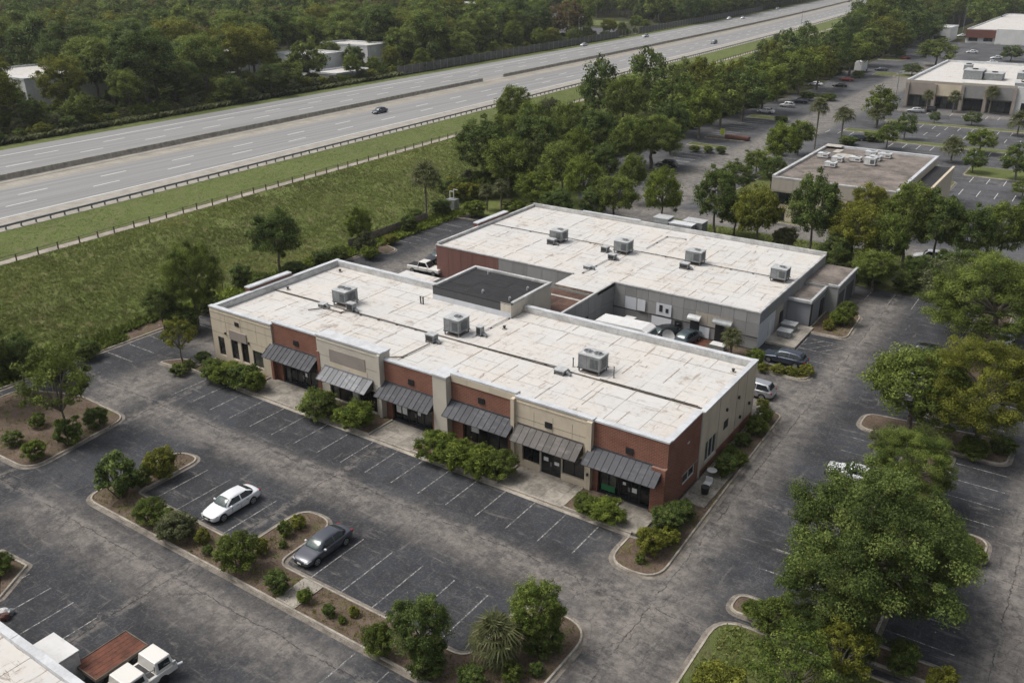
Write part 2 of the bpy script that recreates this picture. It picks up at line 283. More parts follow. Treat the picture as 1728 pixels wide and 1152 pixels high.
# ------------------------------------------------------------------ helpers
COL = S.collection
def tag(o, label=None, cat=None, group=None, kind=None):
    if label: o['label'] = label
    if cat: o['category'] = cat
    if group: o['group'] = group
    if kind: o['kind'] = kind
    return o
def thing(name, label, cat, loc=(0,0,0), rz=0, group=None):
    o = bpy.data.objects.new(name, None); COL.objects.link(o); o.location = loc; o.rotation_euler = (0, 0, rz); o.empty_display_size = 0.5
    return tag(o, label, cat, group)
def wloc(o):
    v = Vector((0,0,0))
    while o: v += o.location; o = o.parent
    return v
class MB:
    def __init__(s): s.v = []; s.f = []; s.mi = []; s.k = 0
    def add(s, vs, fs):
        n = len(s.v); s.v += [tuple(p) for p in vs]; s.f += [tuple(n+i for i in f) for f in fs]; s.mi += [s.k]*len(fs)
    def box(s, x0, x1, y0, y1, z0, z1):
        s.add([(x0,y0,z0),(x1,y0,z0),(x1,y1,z0),(x0,y1,z0),(x0,y0,z1),(x1,y0,z1),(x1,y1,z1),(x0,y1,z1)],
              [(0,3,2,1),(4,5,6,7),(0,1,5,4),(1,2,6,5),(2,3,7,6),(3,0,4,7)]); return s
    def cbox(s, c, d): return s.box(c[0]-d[0]/2, c[0]+d[0]/2, c[1]-d[1]/2, c[1]+d[1]/2, c[2]-d[2]/2, c[2]+d[2]/2)
    def tube(s, p, q, r0, r1=None, n=8, cap=True):
        r1 = r0 if r1 is None else r1; p = Vector(p); q = Vector(q); d = (q-p)
        if d.length < 1e-6: return s
        d.normalize(); a = d.orthogonal().normalized(); b = d.cross(a)
        vs = [p + (a*math.cos(t)+b*math.sin(t))*r0 for t in [2*math.pi*i/n for i in range(n)]] + [q + (a*math.cos(t)+b*math.sin(t))*r1 for t in [2*math.pi*i/n for i in range(n)]]
        fs = [(i, (i+1)%n, n+(i+1)%n, n+i) for i in range(n)]
        if cap: fs += [tuple(range(n-1,-1,-1)), tuple(range(n, 2*n))]
        s.add(vs, fs); return s
    def prism(s, poly, z0, z1):
        n = len(poly); s.add([(x,y,z0) for x,y in poly]+[(x,y,z1) for x,y in poly],
            [tuple(range(n-1,-1,-1)), tuple(range(n,2*n))]+[(i,(i+1)%n,n+(i+1)%n,n+i) for i in range(n)]); return s
    def quad(s, a, b, c, d): s.add([a,b,c,d], [(0,1,2,3)]); return s
    def mesh(s, name, mats, smooth=False):
        me = bpy.data.meshes.new(name); me.from_pydata(s.v, [], s.f)
        for m in (mats if isinstance(mats, (list, tuple)) else [mats]): me.materials.append(M[m] if isinstance(m, str) else m)
        if any(s.mi): me.polygons.foreach_set('material_index', s.mi)
        if smooth: me.polygons.foreach_set('use_smooth', [True]*len(me.polygons))
        me.update(); return me
    def build(s, name, mats, parent=None, smooth=False, world=True, bevel=0):
        if parent is not None and world:
            w = wloc(parent); s.v = [(a-w.x, b-w.y, c-w.z) for a,b,c in s.v]
        o = bpy.data.objects.new(name, s.mesh(name, mats, smooth)); COL.objects.link(o); o.parent = parent
        if bevel:
            md = o.modifiers.new('bevel', 'BEVEL'); md.width = bevel; md.segments = 2; md.limit_method = 'ANGLE'
        return o
def piece(name, mesh, parent, loc=(0,0,0), rz=0, scale=None):
    o = bpy.data.objects.new(name, mesh); COL.objects.link(o); o.parent = parent; o.location = loc; o.rotation_euler = (0,0,rz)
    if scale: o.scale = scale
    return o
def kids(o, cache={}):
    return [c for c in bpy.data.objects if c.parent == o]
def copy_thing(src, loc, rz, label, group=None, scale=1.0, ks=None):
    c = src.copy(); COL.objects.link(c); c.location = loc; c.rotation_euler = (0,0,rz); c.scale = (scale,)*3 if not isinstance(scale, tuple) else scale
    c['label'] = label
    if group: c['group'] = group
    for ch, subs in ks:
        d = ch.copy(); COL.objects.link(d); d.parent = c
        for g in subs:
            e = g.copy(); COL.objects.link(e); e.parent = d
    return c
def struct(name, mb, mat, parent=None, smooth=False):
    o = mb.build(name, mat, parent, smooth); o['kind'] = 'structure'; return o

# ------------------------------------------------------------------ ground, highway, slopes
def RX(y):      # x of the near guardrail line along the highway
    return -130.4 - 0.046*(y-80) - (0.00006*(y-300)**2 if y > 300 else 0)
YS = [-120, -60, -20, 0] + list(range(10, 420, 10)) + list(range(420, 1500, 30))
def ribbon(name, a, b, z, mat, ys=YS, za=None):
    mb = MB(); fa = a if callable(a) else (lambda y: RX(y)+a); fb = b if callable(b) else (lambda y: RX(y)+b)
    za = z if za is None else za
    vs = []
    for y in ys: vs += [(fa(y), y, za), (fb(y), y, z)]
    mb.add(vs, [(2*i, 2*i+2, 2*i+3, 2*i+1) if fa(0) > fb(0) else (2*i, 2*i+1, 2*i+3, 2*i+2) for i in range(len(ys)-1)])
    return struct(name, mb, mat)
mb = MB(); mb.quad((-92, -150, -0.02), (600, -150, -0.02), (600, 1800, -0.02), (-92, 1800, -0.02)); struct('ground', mb, 'forest_floor')
mb = MB(); mb.quad((-87.6, -60, 0.0), (70, -60, 0.0), (70, 118, 0.0), (-87.6, 118, 0.0)); lot = struct('parking_lot', mb, 'asphalt')
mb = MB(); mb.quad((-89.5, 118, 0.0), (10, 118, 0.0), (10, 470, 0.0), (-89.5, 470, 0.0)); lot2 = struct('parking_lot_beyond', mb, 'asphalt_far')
GZ = 4.0
# woodland floor beyond the highway, on the same level as the carriageway
ribbon('woodland_ground', -56.2, lambda y: -1500, GZ-0.02, 'forest_floor')
ribbon('verge_grass_far', -56.2, -60.6, GZ, 'mown_grass')
ribbon('highway_far_carriageway', -30.9, -56.2, GZ, 'highway_concrete')
ribbon('highway_median_strip', -24.8, -30.9, GZ, 'shoulder_sand')
ribbon('highway_near_carriageway', -0.9, -24.8, GZ, 'highway_concrete')
ribbon('highway_shoulder', 0.5, -0.9, GZ, 'highway_shoulder')
ribbon('highway_shoulder_strip', -0.9, -6.0, GZ+0.004, 'highway_shoulder')
mb = MB()
ribbon('verge_grass', 0.5, 13.2, GZ, 'mown_grass')
ribbon('footpath', 13.2, 15.0, GZ+0.03, 'path_concrete')
# the embankment slope: rough ground between footpath and the parking level
ys = [y for y in range(-60, 500, 2)]; mb = MB(); vs = []; nx = 30
rng = np.random.RandomState(5)
def hn(x, y):
    return 0.10*math.sin(x*0.9+y*0.35)+0.12*math.sin(x*0.33-y*0.61+1.3)+0.08*math.sin(x*1.7+y*1.1)
for y in ys:
    x0 = RX(y)+15.0; x1 = -92.0
    if y > 330: x1 = -92 - (y-330)*0.25
    for i in range(nx+1):
        t = i/nx; x = x0+(x1-x0)*t; s = t*t*(3-2*t) if t < 1 else 1
        edge = min(1, t*8, (1-t)*8); z = (GZ+0.0)*(1-s) + (hn(x, y)+rng.uniform(-.05,.05))*edge - 0.35*math.exp(-((t-0.86)/0.07)**2)
        vs.append((x, y, z))
fs = [(j*(nx+1)+i, j*(nx+1)+i+1, (j+1)*(nx+1)+i+1, (j+1)*(nx+1)+i) for j in range(len(ys)-1) for i in range(nx)]
mb.add(vs, fs); emb = struct('embankment', mb, 'rough_grass', smooth=True)
mb = MB(); mb.quad((-92.0, -60, -0.01), (-87.8, -60, -0.01), (-87.8, 330, -0.01), (-92.0, 330, -0.01)); struct('hedge_strip_ground', mb, 'mulch')

# lane markings: children of their carriageway
def edge_line(off, w, mat, name):
    mb = MB(); vs = []
    for y in YS: vs += [(RX(y)+off, y, GZ+0.010), (RX(y)+off-w*.8, y, GZ+0.010)]
    mb.add(vs, [(2*i, 2*i+2, 2*i+3, 2*i+1) for i in range(len(YS)-1)])
    struct(name, mb, mat)
edge_line(-6.3, 0.38, 'lane_paint', 'edge_line'); edge_line(-50.5, 0.38, 'lane_paint', 'edge_line')
edge_line(-24.1, 0.25, 'yellow_paint', 'edge_line'); edge_line(-32.6, 0.2, 'yellow_paint', 'edge_line')
nearcw = bpy.data.objects['highway_near_carriageway']; farcw = bpy.data.objects['highway_far_carriageway']
dash = MB(); dash.box(-0.13, 0.13, -2.6, 2.6, 0, 0.006); dashm = dash.mesh('lane_dash', 'lane_paint')
for off, cw, ph in ((-12.5, nearcw, 0), (-18.1, nearcw, 5.2), (-40.4, farcw, 0), (-46.0, farcw, 9)):
    y = 40+ph
    while y < 700:
        a = math.atan2(RX(y+1)-RX(y-1), 2); piece('lane_dash', dashm, cw, (RX(y)+off, y, GZ+0.005), -a); y += 15.4
# median barrier: cast sections
barr = thing('median_barrier', 'long low stained concrete barrier running down the middle of the highway', 'barrier', (RX(100)-30.5, 100, GZ))
prof = [(-0.35, 0), (-0.14, 0.3), (-0.10, 0.95), (0.10, 0.95), (0.14, 0.3), (0.35, 0)]
def barmesh(L):
    b = MB(); vs = [(x, -L/2, z) for x, z in prof]+[(x, L/2, z) for x, z in prof]; n = 6
    b.add(vs, [(i, (i+1)%n, n+(i+1)%n, n+i) for i in range(n)]+[tuple(range(n-1,-1,-1)), tuple(range(n, 2*n))]); return b.mesh('barrier_section', 'barrier_concrete')
bm6 = barmesh(5.94); y = 0
while y < 900:
    if not (233 < y < 243): piece('barrier_section', bm6, barr, (RX(y)-30.5-barr.location.x, y-100, 0), -math.atan2(RX(y+1)-RX(y-1), 2))
    y += 6
ribbon('median_kerb', -27.9, -28.2, GZ+0.12, 'barrier_concrete')
# guardrail
gr = thing('guardrail', 'grey steel guardrail on posts along the near edge of the highway', 'guardrail', (RX(100), 100, GZ))
pm = MB().box(-0.09, 0.09, -0.10, 0.10, -0.2, 0.78).mesh('post', 'galvanised')
y = 20; cnt = 0
while y < 620 and cnt < 295: piece('post', pm, gr, (RX(y)-gr.location.x, y-100, 0)); y += 2.3 if y < 420 else 4.6; cnt += 1
mb = MB()
yy = [10*i for i in range(0, 66)]
sec = [(0.0, 0.80), (0.08, 0.73), (0.0, 0.66), (0.0, 0.60), (0.08, 0.53), (0.0, 0.46)]
vs = []
for y in yy: vs += [(RX(y)+0.11+a, y, GZ+b) for a, b in sec]
mb.add(vs, [(6*i+j, 6*i+j+1, 6*i+7+j, 6*i+6+j) for i in range(len(yy)-1) for j in range(5)])
mb.build('rail', 'galvanised', gr)
# path fence
pf = thing('path_fence', 'low post and wire fence along the pale footpath on the embankment', 'fence', (RX(100)+14.8, 100, GZ))
pm = MB().box(-0.07, 0.07, -0.07, 0.07, -0.4, 1.05).mesh('post', 'bark_dark'); y = 20
while y < 430: piece('post', pm, pf, (RX(y)+14.9-pf.location.x, y-100+random.uniform(-.3,.3), random.uniform(-.12,.05))); y += 2.9
mb = MB()
for zz in (0.55, 0.92):
    for y in range(20, 430, 10): mb.tube((RX(y)+14.9, y, GZ+zz), (RX(y+10)+14.9, y+10, GZ+zz), 0.045, n=4, cap=False)
mb.build('wire', 'wood_weathered', pf)
# privacy fence beyond the highway
fe = thing('slatted_fence', 'tall dark slatted fence on a concrete base beyond the far carriageway', 'fence', (RX(240)-61.2, 240, GZ))
sm = MB()
for i in range(10): sm.box(-0.03, 0.03, -1.9+i*0.39, -1.9+i*0.39+0.30, 0.35, 2.9)
slm = sm.mesh('fence_panel', 'fence_metal'); pm = MB().box(-0.09, 0.09, -0.09, 0.09, 0, 3.1).mesh('post', 'metal_grey'); y = 228
while y < 640:
    an = -math.atan2(RX(y+1)-RX(y-1), 2)
    if not (392 < y < 420): piece('fence_panel', slm, fe, (RX(y)-61.2-fe.location.x, y-240, 0), an)
    piece('post', pm, fe, (RX(y+2)-61.2-fe.location.x, y+2-240, 0), an); y += 4
ribbon('fence_base_kerb', -60.9, -61.5, GZ+0.35, 'concrete', [y for y in YS if 225 < y < 660])

# thin summer haze over the whole place
HZ = NT('haze_air', 0.5); HZ.n.remove(HZ.b); pv = HZ.n.new('ShaderNodeVolumePrincipled'); pv.inputs['Density'].default_value = 0.00012; pv.inputs['Color'].default_value = (0.86, 0.90, 0.94, 1); pv.inputs['Anisotropy'].default_value = 0.2
HZ.l.new(pv.outputs[0], [n for n in HZ.n if n.type == 'OUTPUT_MATERIAL'][0].inputs['Volume'])
# ------------------------------------------------------------------ kerbs, islands, walks
def rounded(pts, n=6):
    out = []; N = len(pts)
    for i, p in enumerate(pts):
        r = p[2] if len(p) > 2 else 0.15
        a = Vector(pts[i-1][:2]); b = Vector(p[:2]); c = Vector(pts[(i+1) % N][:2])
        u = (a-b); v = (c-b); r = min(r, u.length*0.49, v.length*0.49); u.normalize(); v.normalize()
        for k in range(n+1):
            t = k/n; out.append((b+u*r)*(1-t)**2 + b*2*t*(1-t) + (b+v*r)*t*t)
    return out
def offset(pts, d):
    N = len(pts); out = []
    for i in range(N):
        a, b, c = pts[i-1], pts[i], pts[(i+1) % N]
        u = (b-a).normalized() if (b-a).length > 1e-6 else (c-b).normalized(); v = (c-b).normalized() if (c-b).length > 1e-6 else u
        n1 = Vector((u.y, -u.x)); n2 = Vector((v.y, -v.x)); m = (n1+n2)
        if m.length < 1e-4: m = n1
        m.normalize(); out.append(b + m*d/max(0.5, m.dot(n1)))
    return out
def ccw(pts):
    a = sum(pts[i-1][0]*pts[i][1]-pts[i][0]*pts[i-1][1] for i in range(len(pts)))
    return pts if a > 0 else pts[::-1]
def island(pts, fill='mulch', label=None, h=0.15, w=0.16, gutter=0.30):
    P0 = rounded(ccw(pts)); clean = [P0[0]]
    for p in P0[1:]:
        if (p-clean[-1]).length > 0.03: clean.append(p)
    P0 = clean; g = offset(P0, gutter); inn = offset(P0, -w); inn2 = offset(P0, -w*1.0)
    mb = MB(); n = len(P0)
    rings = [(g, 0.006), (P0, 0.014), (offset(P0, -0.03), h), (inn, h+0.005), (inn2, h-0.05)]
    vs = []
    for rg, z in rings: vs += [(p.x, p.y, z) for p in rg]
    mb.add(vs, [(k*n+i, k*n+(i+1) % n, (k+1)*n+(i+1) % n, (k+1)*n+i) for k in range(len(rings)-1) for i in range(n)])
    for i in range(n): mb.mi[i] = 1
    k = struct('kerb', mb, ['kerb_concrete', 'gutter'])
    mb = MB(); mb.v = [(p.x, p.y, h-0.05) for p in inn2]; mb.f = [tuple(range(n))]; mb.mi = [0]
    f = struct({'mulch': 'planting_bed', 'lawn': 'lawn', 'mown_grass': 'lawn'}[fill], mb, fill)
    return f
island([(-62.6,30.7,1.5), (-21.2,30.7,2.2), (-21.1,40.4,2.3), (-26.2,40.4,2.3), (-26.4,33.7,1.2), (-43.2,33.7,1.0), (-43.3,39.6,1.6), (-46.8,39.6,1.6), (-46.8,33.7,.4), (-59.6,33.7,.4), (-59.7,40.1,1.4), (-62.6,39.6,1.4)])
island([(-86,30.0,.5), (-70.2,30.5,2), (-71.8,40.9,1.5), (-80,41.1,2), (-86,38.5,1)])
island([(-23.9,50.6,.3), (-23.9,46.9,2.0), (-19.8,46.9,2.0), (-20.2,60), (-20.6,75.8,1.4), (-22.5,75.8,.6), (-22.5,50.6,.1)])
island([(-80.3,50.2,1.0), (-75.2,50.8,.6), (-75.2,52.2,.2), (-78.4,52.6,1.0)])
island([(-28.0,84.2,.3), (-21.2,84.2,1.3), (-20.9,86.2,1.0), (-28.0,86.2,.3)])
island([(-25.1,97.2,.3), (-20.6,97.4,1.2), (-21.0,105.9,1.4), (-25.1,105.9,.3)])
island([(-14.2,77.2,1.3), (-1.8,77.2,1.3), (-1.8,82.2,1.3), (-14.2,80.6,1.3)])
island([(-14.7,46.9,.8), (-1.2,47.4,.8), (-1.2,49.1,.8), (-14.7,49.0,.9)])
island([(-14.6,22,1), (-1,22,1), (-1.2,46.2,1.5), (-14.9,46.0,2)], 'lawn')
island([(-9.4,49.8,.2), (-5.9,49.8,.2), (-5.9,61.4,.4), (-1.4,61.4,1.2), (-1.4,65,1.2), (-5.9,65,.4), (-5.9,76.5,.2), (-9.4,76.5,.2)])
island([(-9.4,83.0,.2), (-5.9,83.0,.2), (-5.9,116,.2), (-9.4,116,.2)])
island([(-58.04, 19.92), (-55.96, 20.44), (-57.90, 23.51), (-61.32, 23.29)])
island([(-88.2,92.2,.2), (-84.6,92.4,1.0), (-84.8,94.6,1.0), (-88.2,95.8,.3)])
island([(-79.5,159.6,1), (-70.2,160.4,1.5), (-70.6,164.0,1.5), (-79.5,163.2,.5)], 'lawn')
island([(-82,191.6,.5), (-72.4,191.6,1), (-72.4,194.2,1), (-82,195,.5)], 'lawn')
island([(-82,202.0,.5), (-72.6,202.0,1), (-72.6,204.4,1), (-82,204.4,.5)])
island([(-84,235.2,.5), (-73.4,235.2,1.2), (-73.6,239.2,1.2), (-84,240.0,.5)], 'lawn')
island([(-84,281,.5), (-74.0,278,1.2), (-74,286,1.2), (-84,290,.5)], 'lawn')
island([(-79,346,2), (-72,346,2), (-72,357,2), (-79,357,2)], 'lawn')
island([(-90,400,1), (-80,400,3), (-80,410,3), (-90,410,1)], 'lawn')
island([(-72,345,2), (-62,345,2), (-60,352,2), (-70,356,2)], 'lawn')
island([(-52,249.0,.8), (-10,249.0,.8), (-10,252.0,.8), (-52,252.0,.8)], 'mown_grass')
island([(-46,220.5,.8), (-10,220.5,.8), (-10,224.0,.8), (-46,224.0,.8)], 'mown_grass')
island([(-57,229,.8), (-47,229,.8), (-47,233.0,.8), (-57,233,.8)], 'mown_grass')
island([(-24,193,1), (-8,193,1), (-8,203,1), (-24,203,1)], 'mown_grass')
island([(-57,146,2), (-46,140,2), (-24,139.5,1), (-22,148,1), (-22,150,.2), (-46,150,.2), (-46,178,1), (-24,178,1), (-24,186,1), (-56,184,3)], 'lawn')
# strip of trees between the two lots
mb = MB(); mb.quad((-60, 116.5, 0.03), (8, 116.5, 0.03), (8, 133.0, 0.03), (-60, 133.0, 0.03)); struct('lawn', mb, 'lawn')
mb = MB(); mb.quad((-92, 116.5, 0.02), (-66, 116.5, 0.02), (-86.5, 150, 0.02), (-92, 150, 0.02)); struct('lawn', mb, 'rough_grass')
# woodland floor between embankment and the far lot
mb = MB(); mb.add([(-92,150,0.05),(-89.0,150,0.05),(-89.0,235,0.05),(-86,300,0.05),(-95,420,0.05),(-110,520,0.05),(-150,560,0.05),(-92,300,0.05)], [(0,1,2,3,7),(7,3,4,5,6)]); struct('woodland_ground', mb, 'forest_floor')
# kerb along the west side of the lot
def kerb_line(pts, flip=1):
    mb = MB(); P0 = [Vector(p) for p in pts]; vs = []; prof = [(0, 0.012), (-0.34, 0.006)] if 0 else [(0.36, 0.006), (0.0, 0.014), (-0.02, 0.15), (-0.18, 0.155), (-0.19, -0.05)]
    for i, p in enumerate(P0):
        a = P0[max(0, i-1)]; c = P0[min(len(P0)-1, i+1)]; d = (c-a).normalized(); nrm = Vector((d.y, -d.x))*flip
        vs += [(p.x+nrm.x*o, p.y+nrm.y*o, z) for o, z in prof]
    m = len(prof); mb.add(vs, [(i*m+j, i*m+j+1, (i+1)*m+j+1, (i+1)*m+j) for i in range(len(P0)-1) for j in range(m-1)])
    for i in range(len(P0)-1): mb.mi[i*(m-1)] = 1
    struct('kerb', mb, ['kerb_concrete', 'gutter'])
kerb_line([(-87.7, -20), (-87.7, 50), (-87.6, 92), (-89.2, 97), (-90.2, 113.2), (-84.0, 114.2), (-74.5, 114.6)])
mb = MB(); mb.add([(-87.7,97,0.004), (-88.9,97,0.004), (-89.9,113,0.004), (-87.7,113.4,0.004)], [(0,3,2,1)]); struct('parking_lot', mb, 'asphalt')
# entrance walks of cast slabs, and planting beds between them
walk = thing('entrance_walk', 'stained concrete walk of square slabs along the shop fronts', 'walkway', (-50, 52.8, 0)); walk['kind'] = 'structure'
slabm = [MB().box(-0.735, 0.735, -0.83, 0.83, 0, 0.13+0.004*i).mesh('slab', 'walk_concrete') for i in range(3)]
x = -67.2
while x < -23.6:
    for yy in (51.93, 53.61): piece('slab', random.choice(slabm), walk, (x+50, yy-52.8, 0))
    x += 1.49
for a in (57.8, 59.3, 60.8, 62.3): piece('slab', slabm[1], walk, (-21.62+50, a-52.8, 0.02), R(90), (1, 1.2, 1.3))
mb = MB(); mb.box(-67.9, -23.9, 50.92, 51.10, 0, 0.15); mb.box(-67.9, -23.9, 50.55, 50.92, 0, 0.012); struct('kerb', mb, 'kerb_concrete')
def bed(x0, x1, y0=51.0, y1=54.3):
    mb = MB(); mb.box(x0+.15, x1-.15, y0+.15, y1, 0.1, 0.235); struct('planting_bed', mb, 'mulch')
    mb = MB(); mb.box(x0, x1, y0, y0+.15, 0.0, 0.27); mb.box(x0, x0+.15, y0+.15, y1, 0.0, 0.27); mb.box(x1-.15, x1, y0+.15, y1, 0.0, 0.27); struct('kerb', mb, 'kerb_concrete')
bed(-75.6, -66.9, 50.9); bed(-59.4, -50.4); bed(-45.5, -36.2, 50.9); bed(-30.0, -26.4, 50.9)
# small path across the long island
mb = MB(); mb.box(-40.4, -38.6, 30.9, 33.5, 0.05, 0.165); struct('island_crossing', mb, 'concrete')

# ------------------------------------------------------------------ painted stall lines (parts of the lot)
def lines(lotobj, spec, mat='road_paint'):
    for (x0, y0, x1, y1) in spec:
        L = math.hypot(x1-x0, y1-y0); a = math.atan2(y1-y0, x1-x0); z = 0.004
        key = round(L, 1)
        if key not in LM: LM[key] = MB().box(-key/2, key/2, -0.048, 0.048, 0, 0.004).mesh('parking_line', mat)
        piece('parking_line', LM[key], lotobj, ((x0+x1)/2, (y0+y1)/2, z), a)
LM = {}
sp = []
for k in range(-16, 1): sp.append((-29.3+2.875*k, 46.3, -29.3+2.875*k, 50.5))
sp.append((-26.4, 46.5, -26.4, 50.5))
for k in range(0, 6): sp.append((-40.2+2.85*k, 33.9, -40.2+2.85*k, 39.3))
for k in range(0, 5): sp.append((-57.9+2.8*k, 34.0, -57.9+2.8*k, 39.2))
for k in range(-4, 3): sp.append((-48.9+2.7*k, 19.4, -48.9+2.7*k, 23.1))
for k in range(0, 9): sp.append((-62+2.8*k, 25.9, -62+2.8*k, 30.2) if 0 else (-32.5+2.8*k, 26.2, -32.5+2.8*k, 30.2))
for k in range(0, 8): sp.append((-70, 1, -69, 1)) if 0 else None
for y in (52.5, 55.3, 58.1, 66.8, 69.6, 72.4, 75.2, 84.0, 86.8, 89.6, 92.4, 95.2, 98, 101): sp.append((-14.3, y, -9.8, y))
for y in (50.9, 53.6, 56.4, 59.5, 67.2, 70.0, 72.8, 75.6, 84, 86.8, 89.6, 92.4, 95.2, 98): sp.append((-5.5, y, -1.4, y))
for y in (44.0, 46.8, 49.6): pass
for y in (51.9, 54.6, 57.3, 60, 62.7, 65.4, 68.1): sp.append((-87.1, y-3, -82.7, y-3))
for y in (98.5, 101.3, 104.1, 106.9, 109.7): sp.append((-89.0, y, -84.3, y))
for k in range(8): sp.append((-35+2.8*k+10, 111.5, -35+2.8*k+10, 115.9))
# hatched bay beside the blue wagon
sp += [(-24.4, 89.6, -20.2, 89.6), (-24.4, 92.4, -20.2, 92.4), (-24.4, 95.6, -20.2, 95.6), (-23.5, 92.4, -21.2, 95.6), (-22.2, 92.4, -20.3, 95.0), (-24.4, 93.4, -22.6, 95.6), (-24.4, 89.6, -24.4, 95.6)]
lines(lot, sp)
LM.clear(); sp = []
for y in list(range(0, 9)): sp.append((-78.5, 166.5+2.75*y, -73.6, 166.5+2.75*y))
for y in range(10): sp.append((-83, 207+2.75*y, -77, 207+2.75*y))
for y in range(6): sp.append((-78, 145+2.75*y, -73.5, 145+2.75*y))
for k in range(13): sp.append((-48+2.9*k, 243.6, -48+2.9*k, 248.4)); sp.append((-48+2.9*k, 233.5, -48+2.9*k, 238.3))
for k in range(11): sp.append((-43+2.9*k, 214.8, -43+2.9*k, 220.0))
for k in range(6): sp.append((-60+2.9*k, 224.5, -60+2.9*k, 228.6))
for k in range(6): sp.append((-22+2.9*k, 176, -22+2.9*k, 181)); sp.append((-22+2.9*k, 187.5, -22+2.9*k, 192.4))
for k in range(8): sp.append((-45+2.9*k, 266, -45+2.9*k, 271))
for y in range(8): sp.append((-86, 296+2.9*y, -80.5, 296+2.9*y))
lines(lot2, sp, 'lane_paint')

# ------------------------------------------------------------------ building helpers
def wall(mb, a0, a1, b0, b1, z0, z1, ops=(), axis='x'):
    """wall slab a0..a1 along the axis, b0..b1 its thickness, with rectangular openings (a, b, za, zb)"""
    def bx(p, q, u, v):
        if q-p < 1e-3 or v-u < 1e-3: return
        mb.box(p, q, b0, b1, u, v) if axis == 'x' else mb.box(b0, b1, p, q, u, v)
    cur = a0
    for (p, q, u, v) in sorted(ops):
        bx(cur, p, z0, z1); bx(p, q, z0, u); bx(p, q, v, z1); cur = q
    bx(cur, a1, z0, z1)
def glazing(parent, x0, x1, z0, z1, y, divs, name='shopfront_window', frame='frame_dark', glass='shop_glass', axis='x', transom=None, depth=0.10, out=-1):
    """framed glazing as part > pane; y is the outer face of the frame"""
    t = 0.06; F = MB()
    def bx(m, p, q, u, v, d0, d1):
        lo, hi = sorted((y+d0*(-out), y+d1*(-out)))
        m.box(p, q, lo, hi, u, v) if axis == 'x' else m.box(lo, hi, p, q, u, v)
    bx(F, x0, x1, z0, z0+t, 0, depth); bx(F, x0, x1, z1-t, z1, 0, depth)
    xs = [x0+(x1-x0)*i/divs for i in range(divs+1)]
    for i, x in enumerate(xs):
        c = min(max(x, x0+t/2), x1-t/2); bx(F, c-t/2, c+t/2, z0+t, z1-t, 0, depth)
    if transom: bx(F, x0+t, x1-t, transom-t/2, transom+t/2, 0.005, depth-0.005)
    f = F.build(name, frame, parent)
    for i in range(divs):
        G = MB(); bx(G, xs[i]+t/2, xs[i+1]-t/2, z0+t, z1-t, depth*0.55, depth*0.75); G.build('pane', random.choice((glass, glass, 'shop_glass_lit')) if glass == 'shop_glass' else glass, f, world=True)
    return f
def door(parent, x0, x1, z0, z1, y, leaves=2, frame='frame_dark', glass='shop_glass'):
    t = 0.09; w = (x1-x0)/leaves
    for i in range(leaves):
        a = x0+i*w+0.01; b = a+w-0.02; F = MB()
        F.box(a, a+t, y, y+.06, z0, z1); F.box(b-t, b, y, y+.06, z0, z1); F.box(a+t, b-t, y, y+.06, z0, z0+.22); F.box(a+t, b-t, y, y+.06, z1-t, z1)
        d = F.build('door', frame, parent)
        G = MB().box(a+t, b-t, y+.025, y+.045, z0+.22, z1-t); G.build('pane', glass, d)
        hx = b-t*0.5 if i == 0 else a+t*0.5
        MB().box(hx-.015, hx+.015, y-.06, y-.03, z0+.85, z0+1.25).build('handle', 'metal_light', d)
def coping(parent, x0, x1, y0, y1, z, h=0.16, mat='coping', name='coping', over=0.06):
    MB().box(x0-over, x1+over, y0-over, y1+over, z, z+h).build(name, mat, parent)
def awning(parent, x0, x1, y, zt, zb, out, mat):
    """standing seam awning: frame part with one sub-part per metal panel"""
    n = max(3, round((x1-x0)/0.60)); w = (x1-x0)/n; F = MB()
    yb = y-out
    F.tube((x0+.05, yb+.03, zb-.04), (x1-.05, yb+.03, zb-.04), 0.045, n=6); F.tube((x0+.05, y-.05, zt-.10), (x1-.05, y-.05, zt-.10), 0.04, n=6)
    F.tube((x0+.05, y-.05, zb-.02), (x1-.05, y-.05, zb-.02), 0.035, n=6)
    for x in [x0+.06+(x1-x0-.12)*i/4 for i in range(5)]:
        F.tube((x, y-.05, zb-.02), (x, yb+.03, zb-.04), 0.03, n=6); F.tube((x, y-.05, zt-.10), (x, yb+.03, zb-.05), 0.03, n=6)
    F.add([(x0, y-.01, zt-.05), (x0, y-.01, zb), (x0, yb+.02, zb-.02)], [(0,1,2)]); F.add([(x1, y-.01, zt-.05), (x1, y-.01, zb), (x1, yb+.02, zb-.02)], [(0,2,1)])
    f = F.build('awning', 'frame_dark', parent)
    P_ = MB(); dz = zt-zb
    vs = [(0.004,0,dz),(w-.004,0,dz),(w-.004,-out,0),(0.004,-out,0),(0.004,0,dz-.03),(w-.004,0,dz-.03),(w-.004,-out,-.03),(0.004,-out,-.03)]
    P_.add(vs, [(0,3,2,1),(4,5,6,7),(0,1,5,4),(1,2,6,5),(2,3,7,6),(3,0,4,7)])
    vs = [(0,0,dz+.05),(.035,0,dz+.05),(.035,-out-.01,.05),(0,-out-.01,.05),(0,0,dz-.02),(.035,0,dz-.02),(.035,-out-.01,-.02),(0,-out-.01,-.02)]
    P_.add(vs, [(0,3,2,1),(4,5,6,7),(0,1,5,4),(1,2,6,5),(2,3,7,6),(3,0,4,7)])
    me = P_.mesh('metal_panel', mat); wl = wloc(f)
    for i in range(n): piece('metal_panel', me, f, (x0+i*w-wl.x, y-wl.y, zb-wl.z))
    MB().box(x0-.02, x1+.02, y-.06, y+.0-.005, zt+.02, zt+.10).build('flashing', mat, f)
